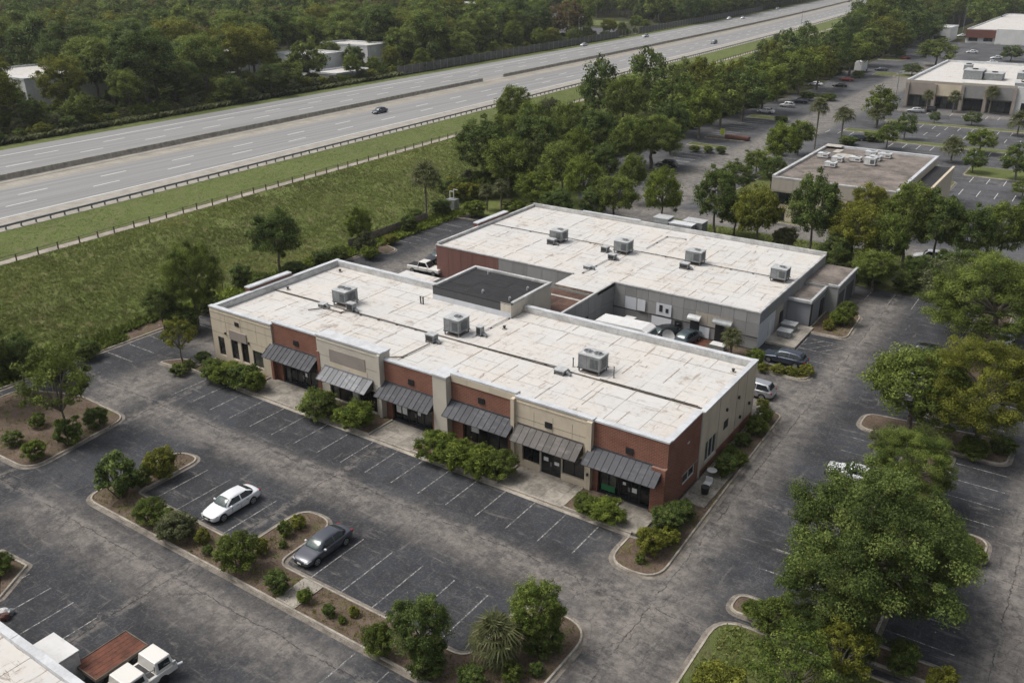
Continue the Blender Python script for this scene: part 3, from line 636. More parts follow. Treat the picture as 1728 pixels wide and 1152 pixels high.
def roof_sheets(parent, rects, z, w=3.3, d=1.9, mat='roof_membrane', jit=0.004, name='roof'):
    """roof deck part with one sub-part per membrane sheet"""
    mb = MB()
    for (x0, x1, y0, y1) in rects: mb.box(x0, x1, y0, y1, z-0.3, z-0.012)
    rf = mb.build(name, 'roof_seam', parent); wl = wloc(rf); cache = {}
    for (x0, x1, y0, y1) in rects:
        nx = max(1, round((x1-x0)/w)); ny = max(1, round((y1-y0)/d)); sw = (x1-x0)/nx; sh = (y1-y0)/ny; key = (round(sw, 3), round(sh, 3))
        if key not in cache:
            cache[key] = [MB().box(-sw/2+g, sw/2-g*.5, -sh/2+g*.8, sh/2-g*.4, -0.012, 0.002+0.004*i).mesh('membrane_sheet', mat) for i, g in enumerate((0.005, 0.012, 0.045))]
        for i in range(nx):
            for j in range(ny):
                piece('membrane_sheet', random.choice(cache[key]), rf, (x0+(i+.5)*sw-wl.x, y0+(j+.5)*sh-wl.y, z-wl.z+random.uniform(0, .003)), random.uniform(-.001, .001))
    return rf

# ------------------------------------------------------------------ front building (row of shops)
FB = thing('shop_row_building', 'long single storey row of brick and beige stucco shops with white roof and awnings', 'building', (-49.3, 64, 0))
RZ = 5.35; XL, XR, YF, YB = -75.8, -22.9, 54.5, 73.6
# (x0, x1, face y, top z, material)
bays = [(-75.8, -66.35, 54.50, 6.02, 'stucco_beige'), (-66.25, -59.75, 54.65, 6.30, 'brick'), (-59.65, -51.45, 54.25, 6.66, 'stucco_pale'), (-51.4, -45.15, 54.65, 5.95, 'brick'),
        (-43.55, -36.75, 54.60, 6.62, 'brick'), (-36.65, -29.35, 54.38, 6.48, 'stucco_beige'), (-29.3, -22.9, 54.55, 6.38, 'brick')]
ops = [[(-75.0,-74.0,.75,2.85), (-72.95,-71.85,.75,3.0), (-71.35,-70.25,.75,3.0), (-69.6,-68.1,.75,2.55)], [(-65.4,-60.4,.05,2.95)], [(-58.3,-55.3,.35,2.6), (-54.6,-52.2,.35,2.6)], [(-50.7,-45.9,.05,2.95)],
       [(-42.4,-37.6,.55,2.9)], [(-36.0,-34.25,.75,2.75), (-34.2,-32.15,.1,2.75), (-32.1,-29.95,.75,2.75)], [(-28.8,-24.1,.05,2.95)]]
for (x0, x1, y, zt, mat), op in zip(bays, ops):
    mb = MB(); wall(mb, x0, x1, y, y+0.42, 0.05, zt, op)
    mb.build('wall', mat, FB)
    if mat != 'brick': MB().box(x0+.02, x1-.02, y-.035, y, zt-.40, zt-.28).build('cornice', mat, FB)
    coping(FB, x0, x1, y, y+0.42, zt, 0.15)
MB().box(-43.55, -36.75, 54.52, 54.60, 6.02, 6.60).build('cornice', 'stucco_beige', FB)
MB().box(-59.60, -51.5, 54.65, 55.6, 5.9, 6.62).build('parapet_return', 'stucco_pale', FB)
MB().box(-59.68, -51.40, 54.72, 55.66, 6.63, 6.76).build('coping', 'coping', FB)
MB().box(-43.5, -36.8, 55.03, 55.35, 5.2, 6.60).build('parapet_return', 'stucco_beige', FB)
# pillar between the two brick bays
MB().box(-45.1, -43.6, 53.9, 55.6, 0.05, 6.45).build('pillar', 'stucco_pale', FB); coping(FB, -45.1, -43.6, 53.9, 55.6, 6.45, 0.16)
# end piers beside the bays
for x0, x1, y, z, m in ((-66.6,-66.26,54.2,3.0,'brick'), (-59.78,-59.4,54.2,5.0,'brick'), (-51.75,-51.42,54.0,6.60,'stucco_pale'), (-36.98,-36.64,54.1,6.40,'stucco_beige'), (-29.75,-29.28,54.1,6.40,'stucco_beige'), (-24.05,-22.88,54.2,4.2,'brick')):
    MB().box(x0, x1, y, 54.72, 0.05, z).build('pier', m, FB)
for x0, x1, y in ((-75.8,-66.35,54.5), (-59.65,-51.45,54.25), (-36.65,-29.35,54.38)):
    mb = MB()
    for k in range(1, 4): xx = x0+(x1-x0)*k/4; mb.box(xx-.012, xx+.012, y-.006, y, 3.4, 5.6)
    mb.box(x0, x1, y-.006, y, 3.30, 3.325); mb.box(x0, x1, y-.008, y, 4.75, 4.775); mb.build('control_joint', 'bark_dark', FB)
MB().box(-58.0, -53.4, 54.21, 54.25, 4.35, 5.65).build('sign_panel', 'taupe_panel', FB); MB().box(-58.05, -53.2, 54.215, 54.25, 3.55, 4.33).build('sign_panel', 'stucco_beige', FB)
MB().box(-56.2, -55.5, 54.19, 54.215, 3.7, 4.15).build('wall_plaque', 'stucco_pale', FB)
MB().box(-72.95, -70.3, 54.40, 54.5, 3.02, 4.05).build('window_canopy', 'taupe_panel', FB)
for x in (-71.6, ): MB().box(x-.3, x+.3, 54.44, 54.5, 4.7, 5.15).build('wall_vent', 'frame_dark', FB)
# left bay windows
for (a, b, c, d), g in zip(ops[0], ('shop_glass','shop_glass','shop_glass','display_glass')): glazing(FB, a+.01, b-.01, c+.01, d-.01, 54.60, 1, 'window', glass=g)
# shopfronts
def shopfront(x0, x1, y, z0, z1, split, sill=None):
    tot = x1-x0; d0, d1 = split
    glazing(FB, x0, d0-.02, z0, z1, y, 2, transom=z1-.5, glass='shop_glass'); glazing(FB, d1+.02, x1, z0, z1, y, max(1, round((x1-d1)/1.2)), transom=z1-.5)
    glazing(FB, d0, d1, z0+2.15, z1, y, 2, 'transom_window'); door(FB, d0, d1, z0, z0+2.13, y+.02)
shopfront(-65.38, -60.42, 54.85, .1, 2.93, (-63.5, -61.7)); shopfront(-50.68, -45.92, 54.85, .1, 2.93, (-48.9, -47.1)); shopfront(-28.78, -24.12, 54.75, .1, 2.93, (-26.9, -25.2))
glazing(FB, -42.38, -39.8, .57, 2.88, 54.8, 2); glazing(FB, -39.75, -37.62, .57, 2.88, 54.8, 2)
glazing(FB, -58.28, -55.32, .37, 2.58, 54.45, 3); glazing(FB, -54.58, -52.22, .37, 2.58, 54.45, 2)
glazing(FB, -35.98, -34.27, .77, 2.73, 54.55, 2, transom=2.35); door(FB, -34.18, -32.17, .12, 2.2, 54.55); glazing(FB, -34.18, -32.17, 2.22, 2.73, 54.53, 2, 'transom_window'); glazing(FB, -32.08, -29.97, .77, 2.73, 54.55, 2, transom=2.35)
for x in (-34.22, -32.13): MB().box(x-.06, x+.06, 54.45, 54.62, .1, 2.75).build('door_post', 'frame_white', FB)
# paper notices in shop doors, bright panels
for x, z, w, h, y in ((-26.5,1.55,.28,.24,54.745), (-25.6,1.2,.42,.40,54.745), (-33.7,1.5,.45,.35,54.545), (-32.65,1.35,.45,.3,54.545), (-41.2,1.9,.8,.7,54.79), (-47.6,1.5,.35,.45,54.845), (-62.2,1.5,.3,.4,54.845)):
    MB().box(x-w/2, x+w/2, y-.012, y+.02, z-h/2, z+h/2).build('paper_notice', 'paper', FB)
for i, x in enumerate((-50.05, -49.35)): MB().box(x-.28, x+.28, 54.83, 54.87, .9, 2.2).build('window_display', 'paper', FB)
for i, x in enumerate((-28.2, -27.5)): MB().box(x-.28, x+.28, 54.735, 54.77, 0.9, 2.7).build('window_display', 'display_glass', FB)
MB().box(-28.55, -27.3, 54.73, 54.77, .35, .88).build('window_display', 'green_plastic', FB)
# dark speaker-like vents above the awnings
for x, z, y in ((-63.0,4.85,54.65), (-48.2,4.6,54.65), (-40.3,5.0,54.6), (-33.4,4.85,54.38), (-26.1,4.75,54.55)):
    MB().box(x-.32, x+.32, y-.10, y-.004, z-.26, z+.26).build('wall_vent', 'frame_dark', FB)
# small lamps and boxes on the stucco
for x, z, y in ((-73.6,3.5,54.5), (-70.0,3.2,54.5), (-67.3,3.2,54.5), (-29.5,1.7,54.1)): MB().box(x-.07, x+.07, y-.14, y-.002, z-.12, z+.1).build('wall_lamp', 'metal_dark', FB)
awning(FB, -66.7, -60.0, 54.62, 4.05, 3.05, 1.45, 'awning_charcoal'); awning(FB, -58.7, -52.5, 54.2, 3.75, 2.85, 1.35, 'awning_grey'); awning(FB, -51.6, -45.25, 54.62, 3.85, 2.85, 1.45, 'awning_charcoal')
awning(FB, -43.6, -36.75, 54.57, 4.20, 3.25, 1.45, 'awning_charcoal'); awning(FB, -36.4, -30.1, 54.35, 4.15, 3.15, 1.3, 'awning_brown'); awning(FB, -29.6, -23.2, 54.52, 4.15, 3.15, 1.45, 'awning_charcoal')
# right side wall: brick, then beige with brick base
mb = MB(); wall(mb, 54.97, 60.9, -23.32, -22.9, .05, 6.30, [(57.8, 60.2, .95, 1.95)], 'y'); mb.build('wall', 'brick', FB)
mb = MB(); wall(mb, 61.05, 73.2, -23.32, -22.92, .05, 5.95, [(62.3, 64.8, .75, 2.75), (66.2, 67.3, 2.05, 2.95)], 'y'); mb.build('wall', 'stucco_beige', FB)
MB().box(-22.919, -22.86, 64.9, 73.2, .05, .85).build('wainscot', 'brick', FB); MB().box(-22.919, -22.87, 61.05, 64.9, .05, .55).build('wainscot', 'brick', FB)
MB().box(-23.34, -22.80, 60.86, 61.12, .05, 6.25).build('pilaster', 'stucco_pale', FB)
glazing(FB, 57.82, 60.18, .97, 1.93, -22.96, 2, 'window', 'frame_white', axis='y', out=1); glazing(FB, 62.32, 64.78, .77, 2.73, -22.98, 3, 'window', 'frame_white', 'display_glass', axis='y', out=1)
MB().box(-22.95, -22.84, 57.5, 60.9, 1.97, 2.05).build('lintel', 'concrete', FB)
lv = MB()
for i in range(6): lv.box(-23.05, -22.93, 66.22, 67.28, 2.10+i*.14, 2.19+i*.14)
lv.build('louvre', 'metal_dark', FB)
mb = MB()
for y in (64.9, 69.0, 71.2): mb.box(-22.92, -22.912, y-.02, y+.02, .9, 5.9)
mb.build('control_joint', 'bark_dark', FB)
for y, z in ((66.5,4.05), (69.3,4.05), (70.1,1.75), (72.3,2.2)): MB().box(-22.92, -22.76, y-.09, y+.09, z-.13, z+.13).build('wall_lamp', 'metal_dark', FB)
MB().box(-22.91, -22.87, 58.2, 58.6, 4.6, 4.75).build('wall_lamp', 'metal_light', FB)
# left and rear walls
MB().box(-75.8, -75.4, 54.93, 73.2, .05, 5.98).build('wall', 'stucco_beige', FB)
MB().box(-75.8, -22.9, 73.2, 73.6, .05, 5.90).build('wall', 'stucco_beige', FB)
MB().box(-75.88, -75.32, 54.95, 73.65, 5.99, 6.09).build('coping', 'coping', FB); MB().box(-75.31, -58.9, 73.12, 73.66, 5.91, 6.03).build('coping', 'coping', FB); MB().box(-48.1, -23.35, 73.12, 73.66, 5.91, 6.03).build('coping', 'coping', FB)
MB().box(-23.40, -22.84, 55.0, 60.8, 6.31, 6.42).build('coping', 'coping', FB); MB().box(-23.34, -22.84, 61.15, 73.66, 5.96, 6.07).build('coping', 'coping', FB)
MB().box(-75.39, -58.8, 73.06, 73.19, RZ+.02, 5.88).build('parapet_flashing', 'parapet_flashing', FB); MB().box(-48.1, -23.4, 73.06, 73.19, RZ+.02, 5.88).build('parapet_flashing', 'parapet_flashing', FB); MB().box(-75.39, -75.27, 55.0, 73.05, RZ+.02, 5.96).build('parapet_flashing', 'parapet_flashing', FB)
MB().box(-76.5, -75.85, 60.0, 66.2, .05, 6.35).build('sign_bay', 'brick', FB); coping(FB, -76.5, -75.85, 60.0, 66.2, 6.35, 0.14)
roof_sheets(FB, [(-75.27, -23.33, 54.95, 62.95), (-75.27, -23.33, 63.25, 70.8), (-75.27, -58.8, 70.85, 73.05), (-48.2, -23.33, 70.85, 73.05)], RZ)
MB().box(-75.27, -23.33, 62.97, 63.23, RZ-.2, RZ-.02).build('expansion_joint', 'bark_dark', FB)
for x in (-70.4, -64.9, -59.8, -55.6, -51.2, -46.0, -41.3, -36.4, -32.5, -28.6):
    yy = 55.2
    while yy < 72.6:
        L = random.uniform(1.2, 4.5); y1_ = min(72.9, yy+L)
        if not (62.7 < yy < 63.3 or 62.7 < y1_ < 63.4 or (yy < 63 < y1_)) and not (-58.8 < x < -48 and y1_ > 70.7): MB().box(x-.03, x+.03, yy, y1_, RZ+.003, RZ+.03).build('seam_batten', 'seam_dirt', FB)
        yy += L+random.uniform(.2, 1.6)
# roof penthouse
PH = MB().box(-58.6, -48.3, 70.85, 78.7, 0.05, 6.75).build('penthouse', 'stucco_pale', FB)
MB().box(-58.63, -49.6, 70.81, 70.85, 5.95, 6.78).build('cladding', 'wall_dark_grey', PH); MB().box(-58.64, -48.26, 70.79, 70.85, RZ+.01, 5.94).build('flashing', 'wall_white', PH)
MB().box(-49.58, -48.26, 70.80, 70.85, 5.95, 6.9).build('cladding', 'stucco_pale', PH)
for a, b, c, d in ((-58.68,-58.3,71.2,78.4), (-48.58,-48.22,71.2,78.4), (-58.68,-48.22,78.4,78.78)): MB().box(a, b, c, d, 6.75, 7.0).build('coping', 'parapet_flashing', PH)
MB().box(-58.68, -48.22, 70.80, 71.2, 6.79, 6.86).build('coping', 'dark_roof', PH)
rp = roof_sheets(FB, [(-58.28, -48.6, 71.22, 78.38)], 6.77, 3.2, 1.8, 'dark_roof', name='roof')
for x, y in ((-56.0,77.6), (-52.9,72.2), (-49.3,72.0), (-49.4,75.6)): MB().tube((x,y,6.77), (x,y,7.05), .09, n=8).tube((x,y,7.05), (x+.12,y,7.15), .11, .13, n=8).build('roof_vent', 'metal_light', FB)

# ------------------------------------------------------------------ rear building (warehouse)
RB = thing('warehouse_building', 'wide low warehouse with stained white roof and grey panelled walls behind the shops', 'building', (-50, 101, 0))
BZ = 4.30; XA, XB, Y0, Y1 = -72.8, -28.0, 89.0, 113.2
MB().box(XA+.1, XB-.1, Y0+.1, Y1-.1, 0.02, BZ-.32).build('core', 'wall_grey', RB)
for x in (-68.2, -62.4, -57.7, -54.8, -49.5, -45.6, -40.3, -36.8, -32.9):
    yy = 89.8
    while yy < 112:
        L = random.uniform(1.2, 4.5); y1_ = min(112.6, yy+L)
        if not (yy < 101.8 and y1_ > 101.4): MB().box(x-.03, x+.03, yy, y1_, BZ+.003, BZ+.03).build('seam_batten', 'seam_dirt', RB)
        yy += L+random.uniform(.3, 2.2)
roof_sheets(RB, [(XA+.3, XB-.3, Y0+.25, 101.5), (XA+.3, XB-.3, 101.75, Y1-.3), (-51.6, -45.8, 84.9, Y0+.23)], BZ, 3.3, 1.6)
MB().box(XA+.3, XB-.3, 101.5, 101.75, BZ-.2, BZ-.02).build('expansion_joint', 'bark_dark', RB)
def wallpanels(parent, along, c0, c1, face, n, spec, mats, out, t=.12, gap=.03):
    """precast panels: spec rows (z0,z1)"""
    w = (c1-c0)/n
    for i in range(n):
        for j, (z0, z1) in enumerate(spec):
            m = mats(i, j)
            if m is None: continue
            a = c0+i*w+gap/2; b = a+w-gap; lo, hi = sorted((face, face-out*t))
            mb = MB(); mb.box(a, b, lo, hi, z0+gap/2, z1-gap/2) if along == 'x' else mb.box(lo, hi, a, b, z0+gap/2, z1-gap/2)
            mb.build('wall_panel', m, parent)
rnd = random.Random(3)
wallpanels(RB, 'x', XA, -62.6, Y0, 5, [(.05, 4.32)], lambda i, j: 'maroon_panel', -1)
wallpanels(RB, 'x', -62.6, -51.6, Y0, 5, [(.05, 4.32)], lambda i, j: 'wall_grey', -1)
def hm(i, j):
    if j == 0 and i in (4, ): return 'wall_white'
    if j == 1 and i in (1, 4): return 'wall_white' if i == 1 else 'wall_grey'
    if j == 1 and i in (7, 8, 9): return 'wall_tan'
    return 'wall_grey'
wallpanels(RB, 'x', -45.8, XB, Y0, 12, [(.05, 1.5), (1.5, 3.05), (3.05, 4.32)], hm, -1)
wallpanels(RB, 'y', 73.7, Y0, -45.8, 5, [(.05, 2.2), (2.2, 4.30)], lambda i, j: 'wall_dark_grey' if j == 0 and i < 3 else 'wall_grey', 1)
MB().box(-51.6, -45.92, 84.8, Y0-.13, .05, BZ-.33).build('core', 'wall_grey', RB)
def rm(i, j):
    if j == 0: return ('wall_white', 'wall_white', 'wall_tan', 'wall_grey', 'wall_tan', 'wall_white', 'wall_grey')[i % 7]
    return 'wall_grey' if i % 3 else 'wall_blue_grey'
wallpanels(RB, 'y', Y0, Y1, XB, 9, [(.05, 3.05), (3.05, 4.32)], rm, 1)
wallpanels(RB, 'x', XA, XB, Y1, 12, [(.05, 4.32)], lambda i, j: 'wall_grey', 1); wallpanels(RB, 'y', Y0, Y1, XA, 8, [(.05, 4.32)], lambda i, j: 'maroon_panel', -1)
# edges
MB().box(XA-.04, -51.5, Y0-.05, Y0+.22, 4.33, 4.47).build('coping', 'parapet_flashing', RB); MB().box(-45.9, XB+.04, Y0-.05, Y0+.22, 4.33, 4.47).build('coping', 'parapet_flashing', RB)
MB().box(XB-.26, XB+.04, Y0+.23, Y1-.3, 4.33, 4.55).build('coping', 'parapet_flashing', RB); MB().box(XA-.04, XA+.27, Y0+.23, Y1-.3, 4.33, 4.70).build('coping', 'parapet_flashing', RB)
MB().box(XA-.04, XB+.04, Y1-.28, Y1+.04, 4.33, 4.85).build('coping', 'parapet_flashing', RB); MB().box(-46.05, -45.78, 76.0, Y0-.06, 4.31, 4.47).build('coping', 'parapet_flashing', RB)
MB().box(-73.6, -72.9, 98.6, 106.2, .05, 4.95).build('sign_bay', 'brick', RB); coping(RB, -73.6, -72.9, 98.6, 106.2, 4.95, .14)
MB().box(-64.0, -54.5, Y1-.32, Y1+.1, 4.86, 4.98).build('coping', 'coping', RB)
# brown link roof
MB().box(-52.2, -45.95, 73.7, 84.78, .05, 3.75).build('link_block', 'wall_tan', RB)
rl = roof_sheets(RB, [(-52.0, -45.98, 76.0, 84.7)], 3.79, 3.0, 2.1, 'brown_roof', name='link_roof')
MB().box(-52.0, -46.1, 82.6, 83.0, 3.80, 3.83).build('roof_patch', 'roof_patch', RB); MB().box(-47.0, -46.1, 76.4, 83.0, 3.797, 3.82).build('roof_patch', 'rust_deck', RB)
# courtyard wall details
MB().box(-46.0+.2, XB, Y0-.18, Y0-.12, 1.46, 1.56).build('drip_rail', 'metal_dark', RB)
MB().box(-42.6, -41.6, Y0-.16, Y0-.122, 1.65, 3.05).build('board_panel', 'wall_white', RB); MB().box(-40.2, -38.3, Y0-.16, Y0-.122, 1.65, 3.1).build('board_panel', 'wall_white', RB); MB().box(-40.7, -38.2, Y0-.165, Y0-.122, .3, 1.44).build('board_panel', 'wall_white', RB)
MB().box(-39.8, -39.4, Y0-.20, Y0-.162, 2.1, 2.9).build('wall_vent', 'metal_dark', RB); MB().box(-39.0, -38.65, Y0-.20, Y0-.162, 2.1, 2.6).build('wall_vent', 'metal_dark', RB)
glazing(RB, -37.8, -36.9, .7, 1.4, Y0-.17, 1, 'window', depth=.05)
MB().box(-35.9, -34.8, Y0-.16, Y0-.122, .1, 2.15).build('door', 'frame_dark', RB); MB().box(-34.75, -33.55, Y0-.16, Y0-.122, .1, 1.45).build('board_panel', 'wall_white', RB)
MB().box(-32.9, -31.1, Y0-.16, Y0-.122, .1, 2.3).build('roller_door', 'frame_dark', RB)
def hood(x0, x1, z, out, mat):
    mb = MB(); n = 6
    for i in range(n):
        a0 = math.pi/2*i/n; a1 = math.pi/2*(i+1)/n
        p = lambda a: (Y0-.17-out*math.sin(a), z+.45*math.cos(a))
        (ya, za), (yb, zb) = p(a0), p(a1); mb.add([(x0,ya,za),(x1,ya,za),(x1,yb,zb),(x0,yb,zb)], [(0,3,2,1)]); mb.add([(x0,ya,za-.04),(x1,ya,za-.04),(x1,yb,zb-.04),(x0,yb,zb-.04)], [(0,1,2,3)])
    mb.build('door_hood', mat, RB)
hood(-36.1, -34.6, 2.2, .6, 'metal_light'); hood(-33.1, -30.9, 2.35, .6, 'metal_grey')
# annex on the right end
AX = MB(); AX.box(-27.98, -25.3, 98.8, 104.6, .05, 2.95); AX.build('annex', 'wall_blue_grey', RB)
MB().box(-27.98, -23.9, 104.65, 113.0, .05, 3.35).build('annex', 'wall_grey', RB)
MB().box(-27.9, -25.5, 99.0, 104.6, 2.96, 3.02).build('annex_roof', 'grey_roof', RB); MB().box(-27.9, -24.1, 104.9, 112.8, 3.36, 3.42).build('annex_roof', 'grey_roof', RB)
for a in ((-25.5,-25.2,98.7,104.6,2.96,3.35), (-27.98,-25.2,98.5,98.95,2.96,3.25), (-24.1,-23.8,104.6,113.05,3.36,3.62), (-25.15,-24.15,104.55,104.85,3.36,3.62)): MB().box(*a).build('coping', 'metal_light', RB)
MB().box(-25.32, -25.22, 98.75, 99.2, .05, 2.9).build('downpipe', 'metal_dark', RB)
for a, b in ((105.2,107.6), (108.6,111.8)): MB().box(-23.92, -23.86, a, b, .1, 2.4).build('roller_door', 'wall_dark_grey', RB)
MB().box(-25.28, -25.2, 102.6, 103.8, .1, 2.2).build('door', 'frame_dark', RB)
MB().box(-27.98, -27.9, 96.0, 97.0, .9, 2.2).build('window', 'frame_dark', RB); MB().box(-27.99, -27.92, 92.2, 93.2, .1, 2.3).build('door', 'frame_white', RB)
# concrete dock and equipment
mb = MB(); mb.box(-27.95, -24.6, 91.5, 98.4, 0, .25); struct('loading_dock', mb, 'concrete')
for i, (x, y, w, d, h, lb) in enumerate(((-26.8, 96.2, 1.6, 1.3, .8, 'grey metal cabinet on the loading dock nearest the annex'), (-26.6, 94.1, 1.5, 1.2, .7, 'grey metal cabinet on the loading dock in front of its taller twin'))):
    t = thing('electrical_cabinet', lb, 'cabinet', (x, y, .25)); MB().box(-w/2,w/2,-d/2,d/2,0.1,h).build('housing', 'metal_grey', t, world=False); MB().box(-w/2-.04,w/2+.04,-d/2-.04,d/2+.04,h,h+.06).build('lid', 'metal_light', t, world=False)
    MB().box(-w/2+.1,-w/2+.3,-d/2+.1,d/2-.1,0,.1).box(w/2-.3,w/2-.1,-d/2+.1,d/2-.1,0,.1).build('foot', 'metal_dark', t, world=False)
# rear parapet cabinets
t = thing('rooftop_housing', 'pair of pale metal box housings standing behind the warehouse rear parapet', 'housing', (-49.8, 114.4, 0))
MB().box(-52.6, -50.4, 113.4, 115.3, .05, 5.6).build('housing', 'metal_grey', t); MB().box(-52.7, -50.3, 113.3, 115.4, 5.6, 5.68).build('lid', 'metal_light', t)
MB().box(-50.2, -46.8, 113.35, 114.8, .05, 5.2).build('housing', 'metal_grey', t); MB().box(-50.3, -46.7, 113.25, 114.9, 5.2, 5.28).build('lid', 'coping', t)
MB().box(-48.8, -45.9, 115.0, 117.0, .05, 5.3).build('housing', 'metal_grey', t); MB().box(-48.9, -45.8, 114.95, 117.1, 5.3, 5.38).build('lid', 'metal_light', t)

# ------------------------------------------------------------------ building at the bottom left
BL = thing('corner_building', 'white roofed building cut off by the lower left corner', 'building', (-46, 10, 0))
MB().box(-75, -32, -10, 17.3, .02, 3.7).build('wall', 'stucco_pale', BL)
roof_sheets(BL, [(-74.7, -32.3, 2, 16.9)], 3.74, 3.0, 2.2); MB().box(-75.05, -46.45, 16.9, 17.38, 3.7, 4.05).build('coping', 'coping', BL); MB().box(-46.40, -31.95, 16.9, 17.38, 3.7, 4.05).build('coping', 'coping', BL)

# ------------------------------------------------------------------ dark roofed building beyond the tree strip
DB = thing('dark_roof_building', 'two storey building with a weathered grey brown roof standing behind the row of trees', 'building', (-35, 156, 0))
MB().box(-45, -25.7, 141, 171, .02, 7.0).build('wall', 'stucco_beige', DB)
roof_sheets(DB, [(-44.6, -26.1, 141.4, 170.6)], 7.03, 4.6, 3.6, 'grey_roof')
MB().box(-45.1, -44.6, 140.9, 171.1, 7.0, 7.42).build('coping', 'parapet_flashing', DB); MB().box(-44.6, -26.1, 170.6, 171.1, 7.0, 7.42).build('coping', 'coping', DB)
MB().box(-26.1, -25.6, 140.9, 171.1, 7.0, 7.42).build('coping', 'coping', DB); MB().box(-44.6, -26.1, 140.9, 141.35, 7.0, 7.2).build('coping', 'parapet_flashing', DB)
MB().box(-45.05, -25.65, 140.93, 140.998, 5.0, 7.0).build('fascia', 'wall_tan', DB)
for i in range(5): glazing(DB, -44.6+3.9*i, -41.6+3.9*i, 2.9, 4.8, 140.93, 3, 'window')
for i in range(5): glazing(DB, -44.2+3.9*i, -42.4+3.9*i, .2, 2.2, 140.93, 2, 'window')
MB().box(-25.59, -22.6, 150, 169, .02, 6.0).build('annex', 'stucco_beige', DB); MB().box(-25.58, -22.9, 150.2, 168.8, 6.0, 6.06).build('annex_roof', 'dark_roof', DB); MB().box(-22.9, -22.5, 149.9, 169.1, 6.0, 6.35).build('coping', 'stucco_beige', DB)
for a in ((-45.0,-42.0,169.0,171.3,7.43,7.5), (-42.6,-41.4,166,169,7.06,7.1), (-37.5,-34.6,168.5,170.4,7.06,7.1), (-41.5,-38.8,162,165.5,7.06,7.1)): MB().box(*a).build('roof_patch', 'roof_patch', DB)

# ------------------------------------------------------------------ far shops
SB = thing('far_shop_building', 'grey fronted shop block with white roof in the distance on the right', 'building', (-38, 308, 0))
MB().box(-53.6, -5, 278, 338, .02, 6.7).build('wall', 'taupe_panel', SB)
roof_sheets(SB, [(-53.2, -27, 278.4, 337.6), (-26.6, -5.4, 278.4, 337.6)], 6.75, 6.0, 4.5)
for a in ((-53.7,-53.1,277.9,338.1,6.7,7.4), (-53.1,-5,337.5,338.1,6.7,7.4)): MB().box(*a).build('coping', 'coping', SB)
for a in ((-53.7,-39.0,277.6,278.0,6.7,7.35), (-39.0,-25.6,277.4,278.0,6.7,7.5), (-25.5,-5,277.8,278.0,6.7,7.2)): MB().box(*a).build('parapet', 'coping' if a[0] > -26 else 'wall_tan', SB)
MB().box(-53.6, -46.2, 277.5, 277.99, 3.5, 6.68).build('fascia', 'taupe_panel', SB); MB().box(-46.1, -39.1, 277.5, 277.99, 3.6, 6.68).build('fascia', 'stucco_beige', SB); MB().box(-39.0, -25.6, 277.3, 277.99, 3.6, 6.9).build('fascia', 'wall_grey', SB)
MB().box(-25.4, -5, 277.7, 277.99, .1, 6.68).build('fascia', 'white_wall', SB)
for x in (-53.4, -46.2, -39.1, -33.2, -26.2): MB().box(x, x+.8, 276.9, 277.49, .05, 6.6).build('pillar', 'taupe_panel', SB)
for x0, x1 in ((-52.5, -46.5), (-45.2, -39.4), (-38.1, -33.4), (-32.2, -26.4), (-24, -19), (-18, -12)): glazing(SB, x0, x1, .2, 3.2, 277.6 if x0 > -26 else 277.9, 4)
for a in ((-41.5,-36.5,292,299,6.8,9.2), (-36.2,-31.5,293,299,6.8,8.6), (-45,-43,315,320,6.8,8.3), (-28.5,-25.5,300,309,6.8,8.4), (-27,-23,283,288,6.8,7.6)):
    t = thing('rooftop_unit', {-41.5: 'largest grey box unit on the far shop roof', -36.2: 'paler grey unit touching the largest box on the far shop roof', -45: 'small square unit nearest the back left of the far shop roof', -28.5: 'long low pale unit on the right of the far shop roof', -27: 'low hatch near the front right of the far shop roof'}[a[0]], 'air conditioner', ((a[0]+a[1])/2, (a[2]+a[3])/2, 6.75))
    MB().box(*a).build('cabinet', 'metal_grey', t); MB().box(a[0]-.1, a[1]+.1, a[2]-.1, a[3]+.1, a[5], a[5]+.1).build('lid', 'metal_light', t)
    MB().tube(((a[0]+a[1])/2, (a[2]+a[3])/2, a[5]+.1), ((a[0]+a[1])/2, (a[2]+a[3])/2, a[5]+.35), .8, n=12).build('fan', 'metal_dark', t)
# restaurant and white block at the top right
def block(name, label, x0, x1, y0, y1, z0, z1, wallm, roofm='roof_membrane', extra=None, wins=0, sheet=(7, 5)):
    t = thing(name, label, 'building', ((x0+x1)/2, (y0+y1)/2, z0))
    MB().box(x0, x1, y0, y1, z0-.5, z1).build('wall', wallm, t); roof_sheets(t, [(x0+.3, x1-.3, y0+.3, y1-.3)], z1+.05, sheet[0], sheet[1], roofm)
    for a in ((x0-.1,x0+.3,y0-.1,y1+.1), (x1-.3,x1+.1,y0-.1,y1+.1), (x0+.3,x1-.3,y1-.3,y1+.1), (x0+.3,x1-.3,y0-.1,y0+.3)): MB().box(*a, z1, z1+.55).build('coping', 'coping', t)
    w = (x1-x0)/max(1, wins)
    for i in range(wins): glazing(t, x0+w*i+w*.2, x0+w*i+w*.8, z0+1, z0+2.7, y0-.08, 2, 'window')
    for a, m in (extra or []): MB().box(*a).build('fascia', m, t)
    return t
block('restaurant_building', 'white and red fronted building with pale roof at the top right edge', -73, -40, 500, 640, 0, 6.0, 'white_wall', extra=[((-73.2,-60,499.0,499.9,2.6,6.2), 'red_sign'), ((-59.8,-40,497,499.9,0.1,7.0), 'white_wall')], wins=5, sheet=(8, 12))
block('white_house', 'small white gabled block with a dark window beside the far trees', -89, -80.2, 500, 520, 0, 6.2, 'white_wall', wins=1)
